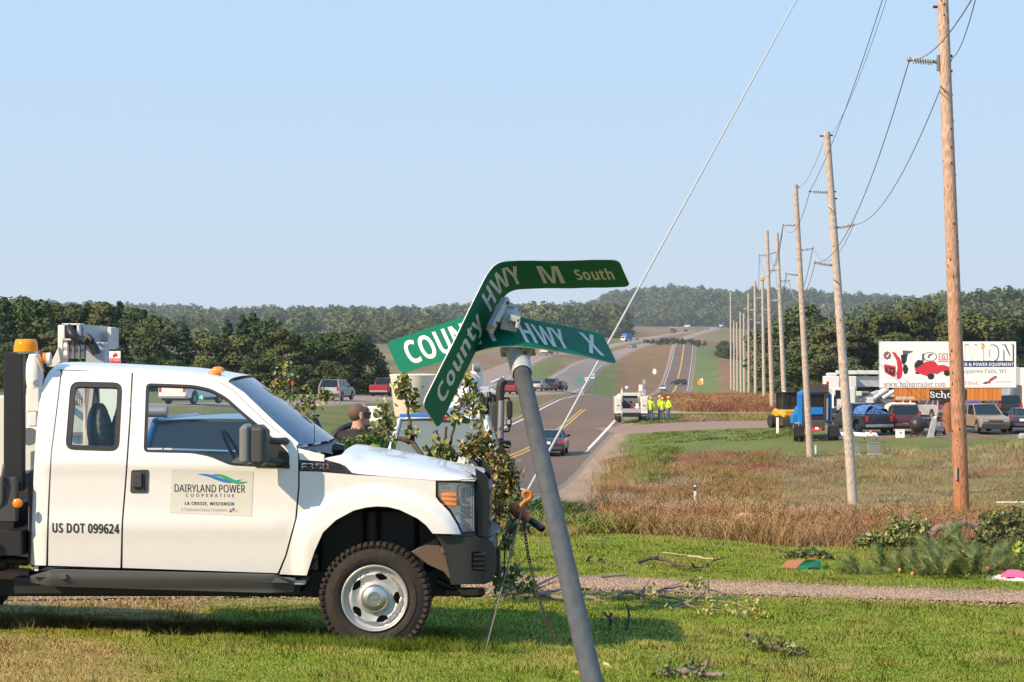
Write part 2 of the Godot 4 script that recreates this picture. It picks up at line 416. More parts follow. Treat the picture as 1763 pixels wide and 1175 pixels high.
# ---- curved panels, lettering -------------------------------------------------------------------
func V2(a: Array) -> PackedVector2Array:   # [x, y, x, y ...]
	var p := PackedVector2Array()
	for i in range(0, a.size(), 2): p.append(Vector2(a[i], a[i + 1]))
	return p

func rounded(p: PackedVector2Array, r: float, steps := 4) -> PackedVector2Array:
	var out := PackedVector2Array()
	var c := p.size()
	for i in c:
		var a := p[(i + c - 1) % c]; var b := p[i]; var d := p[(i + 1) % c]
		var q := minf(r, minf((a - b).length(), (d - b).length()) * 0.49)
		var s := b + (a - b).normalized() * q; var e := b + (d - b).normalized() * q
		for j in steps + 1:
			var w := float(j) / steps
			out.append(s.lerp(b, w).lerp(b.lerp(e, w), w))
	return out

# A sheet whose outline (minus the holes) lies in the plane and is bent by f into space, its normals towards «out»; edge: a builder for its thickness.
func panel(b: MB, poly: PackedVector2Array, holes: Array, f: Callable, cell: float, out: Vector3, edge: MB = null, ret := 0.02) -> void:
	var lo := poly[0]; var hi := poly[0]
	for q in poly: lo = lo.min(q); hi = hi.max(q)
	var eps := cell * 0.05
	var nrm := func(q: Vector2) -> Vector3:
		var m: Vector3 = (f.call(q + Vector2(eps, 0)) - f.call(q - Vector2(eps, 0))).cross(f.call(q + Vector2(0, eps)) - f.call(q - Vector2(0, eps))).normalized()
		return -m if m.dot(out) < 0.0 else m
	var nx := maxi(1, ceili((hi.x - lo.x) / cell)); var ny := maxi(1, ceili((hi.y - lo.y) / cell))
	var st := (hi - lo) / Vector2(nx, ny)
	for i in nx:
		for j in ny:
			var c := lo + st * Vector2(i, j)
			var parts: Array = Geometry2D.intersect_polygons(poly, PackedVector2Array([c, c + Vector2(st.x, 0), c + st, c + Vector2(0, st.y)]))
			for h in holes:
				var next := []
				for p in parts: next.append_array(Geometry2D.clip_polygons(p, h))
				parts = next
			for p in parts:
				var tr := Geometry2D.triangulate_polygon(p)
				var vs := []; var ms := []
				for q in p:
					vs.append(f.call(q)); ms.append(nrm.call(q))
				for k in range(0, tr.size(), 3):
					var A := tr[k]; var B := tr[k + 1]; var C := tr[k + 2]
					b.p3(vs[A], vs[B], vs[C], ms[A], ms[B], ms[C], (p[A] - lo) / (hi - lo), (p[B] - lo) / (hi - lo), (p[C] - lo) / (hi - lo))
	if edge == null: return
	var loops := [poly]
	loops.append_array(holes)
	for l in loops:
		var inward: bool = l != poly
		var ctr := Vector2.ZERO
		for q in l: ctr += q / l.size()
		for i in l.size():
			var a: Vector2 = l[i]; var d: Vector2 = l[(i + 1) % l.size()]
			var steps := maxi(1, ceili((d - a).length() / cell))
			for s in steps:
				var p0 := a.lerp(d, float(s) / steps); var p1 := a.lerp(d, float(s + 1) / steps)
				var P0: Vector3 = f.call(p0); var P1: Vector3 = f.call(p1)
				var n0: Vector3 = nrm.call(p0); var n1: Vector3 = nrm.call(p1)
				var o: Vector3 = P0 - f.call(p0.lerp(ctr, 0.05))
				edge.quad(P0, P1, P1 - n1 * ret, P0 - n0 * ret, -o if inward else o)

# Lettering: f maps (0..1 along, 0..1 up) to a point; normals towards out.
func letters(b: MB, text: String, font: String, f: Callable, out: Vector3, cut := 1.0, spread := 0.0) -> void:
	var tm := TextMesh.new()
	if not FT.has(font):
		var sf := SystemFont.new()
		sf.font_names = PackedStringArray([font.trim_suffix(" Bold").trim_suffix(" Italic")])
		if font.ends_with("Bold"): sf.font_weight = 700
		if font.ends_with("Italic"):
			var fv := FontVariation.new()
			fv.base_font = sf; fv.variation_transform = Transform2D(Vector2(1, 0), Vector2(-0.3, 1), Vector2.ZERO); fv.variation_embolden = 0.4
			FT[font] = fv
		else: FT[font] = sf
	var base: Font = FT[font]
	if spread != 0.0:
		var fs := FontVariation.new()
		fs.base_font = base; fs.spacing_glyph = int(spread)
		base = fs
	tm.font = base; tm.text = text; tm.font_size = 48; tm.depth = 0.02; tm.curve_step = 1.2; tm.pixel_size = 0.01
	var a := tm.get_mesh_arrays()
	var vs: PackedVector3Array = a[Mesh.ARRAY_VERTEX]; var ns: PackedVector3Array = a[Mesh.ARRAY_NORMAL]; var ix: PackedInt32Array = a[Mesh.ARRAY_INDEX]
	var lo := Vector2(1e9, 1e9); var hi := -lo
	for q in vs: lo = lo.min(Vector2(q.x, q.y)); hi = hi.max(Vector2(q.x, q.y))
	for i in range(0, ix.size(), 3):
		if ns[ix[i]].z < 0.5: continue
		var q := []
		for j in 3: q.append((Vector2(vs[ix[i + j]].x, vs[ix[i + j]].y) - lo) / (hi - lo))
		cut_letter(b, q, f, out, cut)

func cut_letter(b: MB, q: Array, f: Callable, out: Vector3, cut: float) -> void:
	var w := maxf(absf(q[0].x - q[1].x), maxf(absf(q[1].x - q[2].x), absf(q[0].x - q[2].x)))
	if w > cut:
		var m01: Vector2 = (q[0] + q[1]) / 2; var m12: Vector2 = (q[1] + q[2]) / 2; var m02: Vector2 = (q[0] + q[2]) / 2
		for s in [[q[0], m01, m02], [m01, q[1], m12], [m02, m12, q[2]], [m01, m12, m02]]: cut_letter(b, s, f, out, cut)
		return
	b.tri(f.call(q[0]), f.call(q[1]), f.call(q[2]), out)

func flat(o: Vector3, ex: Vector3, ey: Vector3) -> Callable:
	return func(q: Vector2) -> Vector3: return o + ex * q.x + ey * q.y

func shape_on(b: MB, pts: Array, f: Callable, out: Vector3) -> void:   # a printed shape, its outline in the 0..1 square
	var p := V2(pts)
	var tr := Geometry2D.triangulate_polygon(p)
	for i in range(0, tr.size(), 3): b.tri(f.call(p[tr[i]]), f.call(p[tr[i + 1]]), f.call(p[tr[i + 2]]), out)

func smooth_path(pts: Array, n: int) -> Array:
	var out := []
	for i in pts.size() - 1:
		var a: Vector3 = pts[maxi(i - 1, 0)]; var b: Vector3 = pts[i]; var c: Vector3 = pts[i + 1]; var d: Vector3 = pts[mini(i + 2, pts.size() - 1)]
		for j in n: out.append(b.cubic_interpolate(c, a, d, float(j) / n))
	out.append(pts[-1])
	return out

func _ready() -> void:
	# camera, sky, sun, exposure
	var cam := Camera3D.new()
	cam.name = "camera"
	add_child(cam)
	cam.position = Vector3(0, EYE, 0)
	cam.rotation = Vector3(atan((HY - 587.5) / F), 0, 0)
	cam.fov = rad_to_deg(2.0 * atan(587.5 / F)); cam.near = 0.1; cam.far = 20000.0
	cam.current = true
	var env := Environment.new()
	env.background_mode = Environment.BG_SKY
	var sm := ProceduralSkyMaterial.new()
	sm.sky_top_color = Color(0.515, 0.735, 0.94); sm.sky_horizon_color = Color(0.725, 0.775, 0.812); sm.sky_curve = 0.2
	sm.ground_bottom_color = Color(0.40, 0.38, 0.30); sm.ground_horizon_color = Color(0.78, 0.84, 0.9); sm.sun_angle_max = 25.0; sm.sun_curve = 0.1
	var wisps := FastNoiseLite.new()   # thin high cloud
	wisps.seed = 5; wisps.frequency = 0.006; wisps.fractal_octaves = 4
	var veil := Image.create(1024, 512, false, Image.FORMAT_RGBA8)
	for y in 512:
		for x in 1024:
			var an := TAU * x / 1024.0
			var w := wisps.get_noise_3d(cos(an) * 160.0, y * 3.2 + sin(an * 2.0) * 12.0, sin(an) * 160.0)
			veil.set_pixel(x, y, Color(1.0, 0.98, 0.96, 0.09 * smoothstep(-0.1, 0.55, w)))
	sm.sky_cover = ImageTexture.create_from_image(veil)
	env.sky = Sky.new(); env.sky.sky_material = sm
	env.tonemap_mode = Environment.TONE_MAPPER_LINEAR; env.tonemap_exposure = 1.35
	env.sdfgi_enabled = true; env.ssao_enabled = true; env.ssil_enabled = true
	env.fog_enabled = true; env.fog_density = 0.00009; env.fog_light_color = Color(0.86, 0.90, 0.95)
	var we := WorldEnvironment.new()
	we.name = "environment"; we.environment = env
	add_child(we)
	var sun := DirectionalLight3D.new()
	sun.name = "sun"
	add_child(sun)
	sun.look_at_from_position(Vector3.ZERO, Vector3(1.18, -1.0, -0.88), Vector3.UP)
	sun.light_color = Color(1.0, 0.90, 0.76); sun.light_energy = 1.6; sun.light_angular_distance = 0.5; sun.shadow_enabled = true
	rng.seed = 7; noise.seed = 3; noise.frequency = 0.05; noise.fractal_octaves = 3; fine.seed = 9; fine.frequency = 0.8; fine.fractal_octaves = 2
	materials()
	make_land()
	# large structure
	ground(); roads(); lawn(); tall_grass(); forests()
	# objects
	pickup(); street_sign(); guy(); left_scene(); right_of_hood(); road_scene(); power_line(); lot(); debris()

func U(x: float, z: float) -> float: return CX + x * F / maxf(-z, 3.0)

func mixc(a: Color, b: Color, w: float) -> Color: return a.lerp(b, clampf(w, 0.0, 1.0))

# The colour of soil and growth at a place (linear)
func soil(x: float, z: float) -> Color:
	var d := maxf(-z, 0.1); var u := U(x, z)
	var n := noise.get_noise_2d(x * 6.0, z * 6.0); var big := noise.get_noise_2d(x * 0.5 + 90.0, z * 0.2)
	var c := Color(0.15, 0.19, 0.045)
	var brown := Color(0.33, 0.205, 0.125); var tan := Color(0.42, 0.27, 0.16); var olive := Color(0.26, 0.235, 0.09); var green := Color(0.19, 0.25, 0.06)
	if d < 34.0:
		c = mixc(Color(0.25, 0.30, 0.06), Color(0.34, 0.31, 0.1), 0.5 + n * 1.2)
		if u < 420.0: c = mixc(c, Color(0.42, 0.28, 0.19), smoothstep(400.0, 300.0, u) * smoothstep(17.8, 18.8, d + n) * smoothstep(22.5, 21.0, d))
		c = mixc(c, Color(0.36, 0.22, 0.11), smoothstep(330.0, -20.0, u + n * 300.0) * smoothstep(17.0, 15.6, d + n * 2.0))
		c = mixc(c, Color(0.3, 0.2, 0.1), 0.9 * smoothstep(0.9, 0.1, absf(d - 24.9) + n * 0.6) + 0.8 * smoothstep(0.5, 0.0, absf(d - 19.7 - (u - 300.0) * 0.0013)))
	elif d < 300.0:
		c = mixc(olive, brown, 0.5 + big * 2.0 + n * 0.4)
		c = mixc(c, green, 0.7 * smoothstep(0.15, 0.4, noise.get_noise_2d(x * 1.3 + 40.0, z * 0.6)))
		if u < 860.0: c = mixc(green, mixc(olive, brown, 0.4), 0.35 + n * 0.8 + smoothstep(96.0, 60.0, d) * 0.5 * smoothstep(500.0, 620.0, u))
		var sh := shoulder(u, d)
		c = mixc(c, Color(0.54, 0.39, 0.26), sh)
		if d > 122.0 and d < 152.0 and u > 1075.0: c = mixc(c, Color(0.2, 0.27, 0.06), 0.75 + n * 0.5)
		if u > 1340.0 and d > 84.0 and d < 131.0: c = mixc(c, mixc(Color(0.36, 0.25, 0.12), Color(0.22, 0.25, 0.07), smoothstep(104.0, 122.0, d) + n * 1.5), 0.8)
		if u > 1420.0 and d > 132.5: c = mixc(Color(0.3, 0.21, 0.17), Color(0.36, 0.27, 0.2), 0.5 + n)
		if d > 200.0 and u > 1060.0: c = mixc(brown, olive, 0.4 + n + smoothstep(240.0, 290.0, d) * 0.4)
	else:
		c = mixc(Color(0.34, 0.27, 0.13), brown, 0.5 + big * 2.5)
		var strip := noise.get_noise_2d(x * 0.15, z * 0.9 * (300.0 / d))
		c = mixc(c, green, smoothstep(-0.05, 0.25, strip))
		if u > 1060.0 and u < 1290.0 and d < 960.0: c = mixc(c, mixc(Color(0.38, 0.2, 0.105), Color(0.2, 0.28, 0.08), smoothstep(0.0, 0.3, strip + (0.35 if u > 1195.0 and u < 1235.0 else -0.1))), 0.85)
		if d < 780.0 and (u > 1003.0 and u < 1062.0 or u > 905.0 and u < 965.0): c = mixc(c, Color(0.2, 0.28, 0.07), 0.7 + n)
		if u > 1265.0 and d < 900.0: c = mixc(c, Color(0.17, 0.27, 0.06), 0.8)
		if u < 760.0 and d > 500.0: c = mixc(c, [Color(0.3, 0.25, 0.13), Color(0.17, 0.21, 0.07), Color(0.36, 0.3, 0.17)][int(absf(floor(d / 190.0 + u * 0.0016))) % 3], 0.75)
		if d > 2450.0 or (d > 1000.0 and u > 1330.0): c = Color(0.06, 0.08, 0.03)
	return c * (1.0 + 0.25 * n)

func shoulder(u: float, d: float) -> float:   # dry gravel beside the county road
	var edge := 1032.0 + (d - 85.0) * 0.85 + noise.get_noise_2d(u * 0.3, d * 3.0) * 30.0
	return smoothstep(edge + 14.0, edge - 14.0, u) * smoothstep(64.0, 76.0, d) * smoothstep(180.0, 150.0, d) * (1.0 if u > 820.0 else 0.0)

func ground() -> void:
	var b := MB.new()
	var zs := []
	for i in 12: zs.append(40.0 - 3.6 * i)
	for i in 330: zs.append(-3.0 * pow(8900.0 / 3.0, i / 329.0))
	var cols := 230
	var vs := PackedVector3Array(); var ns := PackedVector3Array(); var cs := PackedColorArray(); var ix := PackedInt32Array()
	for z in zs:
		var half := maxf(0.44 * -z, 16.0)
		for j in cols + 1:
			var x: float = half * (2.0 * j / cols - 1.0)
			var e := maxf(0.06, -z * 0.01)
			vs.append(Vector3(x, H(x, z) + (fine.get_noise_2d(x, z) * 0.012 if z > -60.0 else 0.0), z))
			ns.append(Vector3(H(x - e, z) - H(x + e, z), 2 * e, H(x, z - e) - H(x, z + e)).normalized())
			cs.append(soil(x, z))
	for i in zs.size() - 1:
		for j in cols:
			var a := i * (cols + 1) + j
			ix.append_array([a, a + cols + 2, a + 1, a, a + cols + 1, a + cols + 2])
	# clockwise seen from above
	if (vs[ix[1]] - vs[ix[0]]).cross(vs[ix[2]] - vs[ix[0]]).y > 0.0:
		for i in range(0, ix.size(), 3):
			var q := ix[i + 1]
			ix[i + 1] = ix[i + 2]; ix[i + 2] = q
	var ar := []
	ar.resize(Mesh.ARRAY_MAX)
	ar[Mesh.ARRAY_VERTEX] = vs; ar[Mesh.ARRAY_NORMAL] = ns; ar[Mesh.ARRAY_COLOR] = cs; ar[Mesh.ARRAY_INDEX] = ix
	var me := ArrayMesh.new()
	me.add_surface_from_arrays(Mesh.PRIMITIVE_TRIANGLES, ar)
	objm("ground", me, vc(rough_ground([1, 1, 1], 0.62, 1.0, 0.31, 31, 4.0))).set_meta("kind", "structure")

# A band along a path of (image column, distance) pairs, lying on the land.
func ribbon(called: String, path: Array, offs: Array, lift: float, m: Material, tint := [1.0, 1.0, 1.0], dash := 0.0, rag := 0.0) -> MeshInstance3D:
	var pts := []
	for p in path: pts.append(Vector3((p.x - CX) * p.y / F, 0, -p.y))
	var b := MB.new()
	var prev := []
	var run := 0.0
	for i in pts.size() - 1:
		var a: Vector3 = pts[maxi(i - 1, 0)]; var p: Vector3 = pts[i]; var q: Vector3 = pts[i + 1]; var z: Vector3 = pts[mini(i + 2, pts.size() - 1)]
		var n := clampi(int((q - p).length() / (1.2 + 0.012 * -p.z)), 2, 90)
		for k in n + (1 if i == pts.size() - 2 else 0):
			var w := float(k) / n
			var c := p.cubic_interpolate(q, a, z, w); var c2 := p.cubic_interpolate(q, a, z, w + 0.02)
			var sd: Vector3 = (c2 - c).normalized().cross(Vector3.UP)
			var row := []
			var cut := 4 if offs[1] - offs[0] > 1.0 else 1
			for j in cut + 1:
				var o: float = lerpf(offs[0], offs[1], float(j) / cut)
				if rag > 0.0 and (j == 0 or j == cut): o += rag * noise.get_noise_2d(c.x * 9.0 + j * 50.0, c.z * 9.0)
				var e := c + sd * o
				e.y = H(e.x, e.z) + lift + -e.z * (0.00028 if cut > 1 else 0.00033)
				row.append(e)
			if cut > 1 and rag == 0.0:   # the shoulder falls away to the land
				var ends := [row[0], row[cut]]
				for side in 2:
					var e: Vector3 = ends[side] + sd * (0.25 + -c.z * 0.0012) * (-1.0 if side == 0 else 1.0)
					e.y = H(e.x, e.z) - 0.03
					if side == 0: row.push_front(e)
					else: row.append(e)
				cut += 2
			if prev:
				run += (row[0] - prev[0]).length()
				if dash <= 0.0 or fmod(run, dash * 4.0) < dash:
					var cc := 1.0 + 0.12 * noise.get_noise_2d(c.x * 3.0, c.z * 1.0)
					b.col = Color(tint[0] * cc, tint[1] * cc, tint[2] * cc)
					for j in cut:
						b.col = Color(tint[0] * cc, tint[1] * cc, tint[2] * cc) if cut < 6 or (j > 0 and j < cut - 1) else Color(0.36, 0.27, 0.19)
						b.quad(prev[j], prev[j + 1], row[j + 1], row[j], Vector3.UP)
			prev = row
	return struct(called, b, m)

func roads() -> void:
	var asphalt := vc(rough_ground([1, 1, 1], 0.78, 1.0, 0.45, 41, 1.0)); asphalt.roughness = 0.8
	var gravelm := vc(rough_ground([1, 1, 1], 0.6, 1.0, 1.6, 42, 2.0))
	var white := mat([0.62, 0.61, 0.58], 0.7); var yel := mat([0.6, 0.33, 0.03], 0.7)
	var main := [Vector2(640, 72), Vector2(785, 92), Vector2(848, 108), Vector2(901, 128), Vector2(966, 157), Vector2(1005, 185), Vector2(1022, 205), Vector2(1032, 240), Vector2(1060, 330), Vector2(1120, 470), Vector2(1158, 580), Vector2(1167, 700), Vector2(1174, 800), Vector2(1178, 915), Vector2(1180, 1000)]
	var red := [0.22, 0.15, 0.11]
	ribbon("county_road", main, [-4.0, 4.0], 0.02, asphalt, red)
	ribbon("road_edge_line", main, [-3.62, -3.45], 0.026, white)
	ribbon("road_edge_line", main.slice(0, 8), [3.4, 3.62], 0.026, white)
	ribbon("road_edge_line", main.slice(7), [3.45, 3.6], 0.026, white)
	ribbon("road_centre_line", main.slice(0, 6), [-0.22, -0.08], 0.026, yel)
	ribbon("road_centre_line", main.slice(0, 6), [0.08, 0.22], 0.026, yel)
	ribbon("road_centre_line", main.slice(8), [-0.22, 0.22], 0.026, yel)
	var pale := [0.38, 0.285, 0.225]
	var hwa := [Vector2(-140, 122), Vector2(330, 141), Vector2(585, 186), Vector2(690, 222), Vector2(880, 266), Vector2(946, 312), Vector2(970, 390), Vector2(987, 500), Vector2(1001, 600), Vector2(1020, 700), Vector2(1060, 830), Vector2(1115, 990), Vector2(1156, 1140), Vector2(1190, 1400), Vector2(1228, 1800), Vector2(1215, 2100), Vector2(1160, 2380)]
	ribbon("highway", hwa.slice(0, 6), [-2.5, 2.7], 0.02, asphalt, pale)
	ribbon("highway", hwa.slice(5), [-3.2, 3.5], 0.021, asphalt, pale)
	ribbon("highway_edge_line", hwa.slice(5, 10), [-2.9, -2.75], 0.026, white)
	ribbon("highway_edge_line", hwa.slice(5, 10), [3.0, 3.15], 0.026, white)
	var hwb := [Vector2(560, 208), Vector2(700, 245), Vector2(780, 290), Vector2(829, 350), Vector2(862, 460), Vector2(900, 600), Vector2(950, 760), Vector2(1040, 950), Vector2(1097, 1240), Vector2(1139, 1450), Vector2(1185, 1650)]
	ribbon("highway", hwb, [-3.7, 3.9], 0.022, asphalt, pale)
	ribbon("highway_edge_line", hwb.slice(2, 7), [3.2, 3.35], 0.028, white)
	ribbon("side_road", [Vector2(1040, 150.5), Vector2(1150, 151), Vector2(1360, 152), Vector2(1500, 150), Vector2(1900, 146)], [-4.0, 4.0], 0.03, asphalt, [0.36, 0.245, 0.19])
	ribbon("side_road", [Vector2(1120, 176), Vector2(1360, 178), Vector2(1500, 178)], [-3.0, 3.0], 0.03, asphalt, [0.48, 0.35, 0.27])
	ribbon("gravel_track", [Vector2(-900, 20.2), Vector2(-60, 21.2), Vector2(500, 22.3), Vector2(900, 23.3), Vector2(1300, 23.6), Vector2(1800, 23.8), Vector2(2300, 23.9)], [-1.15, 1.2], 0.012, gravelm, [0.41, 0.285, 0.2], 0.0, 0.45)
	# loose stones
	var st := MB.new()
	st.ball(Vector3.ZERO, Vector3(1, 0.62, 0.8), 4)
	var sp := []
	for i in 26000:
		var u := rng.randf_range(-150, 1900)
		var mid: float = lerpf(21.0, 23.6, clampf((u + 60) / 1360.0, 0, 1))
		var p := G(u, mid + rng.randfn(0.0, 0.62))
		var s := rng.randf_range(0.006, 0.015)
		var g := rng.randf_range(0.6, 1.25)
		sp.append([Transform3D(Basis(Vector3.UP, rng.randf() * TAU).scaled(Vector3(s, s, s)), p + Vector3(0, 0.02, 0)), Color(0.45 * g, 0.315 * g, 0.225 * g)])
	scatter("gravel_stones", st.mesh(), sp, vc(mat([1, 1, 1], 0.9)), "loose pinkish stones strewn over the gravel track", "gravel")

func scatter(called: String, me: Mesh, spots_: Array, m: Material, label: String, category: String, parent: Node = self) -> MultiMeshInstance3D:
	var mm := MultiMesh.new()
	mm.transform_format = MultiMesh.TRANSFORM_3D; mm.use_colors = true
	mm.mesh = me; mm.instance_count = spots_.size()
	for i in spots_.size():
		mm.set_instance_transform(i, spots_[i][0]); mm.set_instance_color(i, spots_[i][1])
	me.surface_set_material(0, m)
	var o := MultiMeshInstance3D.new()
	o.name = numbered(called) if parent == self else called
	o.multimesh = mm; o.material_override = m
	parent.add_child(o, true)
	o.set_meta("kind", "stuff")
	if label: tag(o, label, category)
	return o

func blades(n: int, spread: float, wide: float, bend: float, sd: int, heads := 0) -> ArrayMesh:
	var r := RandomNumberGenerator.new()
	r.seed = sd
	var b := MB.new()
	for i in n:
		var a := r.randf() * TAU
		var at := Vector3(r.randfn(0, spread), 0, r.randfn(0, spread))
		var h := r.randf_range(0.55, 1.0)
		var lean := Vector3(cos(a), 0, sin(a)) * bend * r.randf_range(0.2, 1.0)
		var sdv := Vector3(-sin(a), 0, cos(a)).rotated(Vector3.UP, r.randf_range(-1, 1)) * wide
		var g := r.randf_range(0.75, 1.25)
		b.col = Color(g * r.randf_range(0.9, 1.15), g, g * 0.9)
		var m := (Vector3(-lean.x, 0.7, -lean.z) + Vector3(-0.3, 0.0, 0.6)).normalized()
		var mid := at + lean * 0.35 * h + Vector3(0, h * 0.55, 0); var top := at + lean * h + Vector3(0, h, 0)
		b.p3(at - sdv, at + sdv, mid + sdv * 0.8, m, m, m); b.p3(at - sdv, mid + sdv * 0.8, mid - sdv * 0.8, m, m, m)
		b.p3(mid - sdv * 0.8, mid + sdv * 0.8, top, m, m, m)
		if i < heads:
			b.col = Color(1.15, 0.85, 0.75)
			for k in 4:
				var w := Vector3(r.randfn(0, 0.02), 0.04 * k - 0.06, r.randfn(0, 0.02))
				b.p3(top + w - sdv * 1.8, top + w + sdv * 1.8, top + w + Vector3(0, 0.05, 0), m, m, m)
	return b.mesh()

func lawn() -> void:
	var sp := [[], []]
	for i in 190000:
		var d := 12.2 * pow(34.5 / 12.2, pow(rng.randf(), 1.15))
		var u := rng.randf_range(-220.0, 2060.0)
		var p := G(u, d)
		var mid := lerpf(21.1, 23.6, clampf((u + 60) / 1360.0, 0, 1))
		var n := noise.get_noise_2d(p.x * 6.0, p.z * 6.0); var n2 := fine.get_noise_2d(p.x * 1.5, p.z * 1.5)
		var off := absf(d - mid)
		if off < 1.05 + n * 0.9 and rng.randf() > 0.05: continue
		if d > 32.0 + n * 2.5 and u > 880.0: continue
		var tall := 1.0 + 0.5 * n2 + (0.7 if n2 > 0.32 else 0.0)
		if off < 1.6: tall *= 0.8
		var dry := clampf(smoothstep(420.0, -20.0, u + n * 420.0) * smoothstep(17.6, 15.6, d) * 1.3 + smoothstep(1.9, 1.1, off) * 0.55 + n * 0.55 + n2 * 0.35 + 0.08, 0.0, 1.0)
		if u < 360.0 and d > 17.2 and d < 21.5: dry = clampf(dry + 0.75, 0, 1)
		if u < 360.0 and d > 18.6 and rng.randf() < 0.7: continue
		var g := rng.randf_range(0.9, 1.1)
		var c := mixc(Color(0.305, 0.395, 0.05), Color(0.64, 0.42, 0.2), dry * rng.randf_range(0.6, 1.0))
		if rng.randf() < 0.1: c = mixc(c, Color(0.45, 0.45, 0.12), 0.7)
		var h := rng.randf_range(0.017, 0.033) * tall * (1.0 + 0.008 * d)
		sp[i % 2].append([Transform3D(Basis(Vector3.UP, rng.randf() * TAU).scaled(Vector3(0.9 + d * 0.022, h, 0.9 + d * 0.022)), p - Vector3(0, 0.006, 0)), c * g])
	scatter("lawn_grass", blades(16, 0.045, 0.0022, 0.03, 1), sp[0], M.grass, "short mown green grass with dry tan patches around the pickup", "grass")
	scatter("lawn_grass", blades(13, 0.05, 0.0026, 0.05, 2), sp[1], M.grass, "short mown green lawn beyond and beside the leaning sign post", "grass")
	# longer tufts
	var tf := []
	for i in 900:
		var d := rng.randf_range(13.0, 30.0); var u := rng.randf_range(-60.0, 1800.0)
		var mid := lerpf(21.1, 23.6, clampf((u + 60) / 1360.0, 0, 1))
		if absf(d - mid) < 1.0: continue
		var s := rng.randf_range(0.07, 0.15)
		tf.append([Transform3D(Basis(Vector3.UP, rng.randf() * TAU).scaled(Vector3(0.9, s, 0.9)), G(u, d)), mixc(Color(0.14, 0.23, 0.03), Color(0.42, 0.3, 0.12), rng.randf())])
	for i in 700:
		var a := rng.randf() * TAU
		var p := W(645, 1031, 16.8) + Vector3(rng.randfn(0, 0.5), 0, rng.randf_range(-0.1, 0.35))
		p.y = H(p.x, p.z)
		tf.append([Transform3D(Basis(Vector3.UP, a).scaled(Vector3(0.9, rng.randf_range(0.06, 0.13), 0.9)), p), Color(0.16, 0.24, 0.03) * rng.randf_range(0.8, 1.3)])
	scatter("grass_tufts", blades(12, 0.03, 0.002, 0.25, 3), tf, M.grass, "longer tufts of green grass standing out of the lawn", "grass")

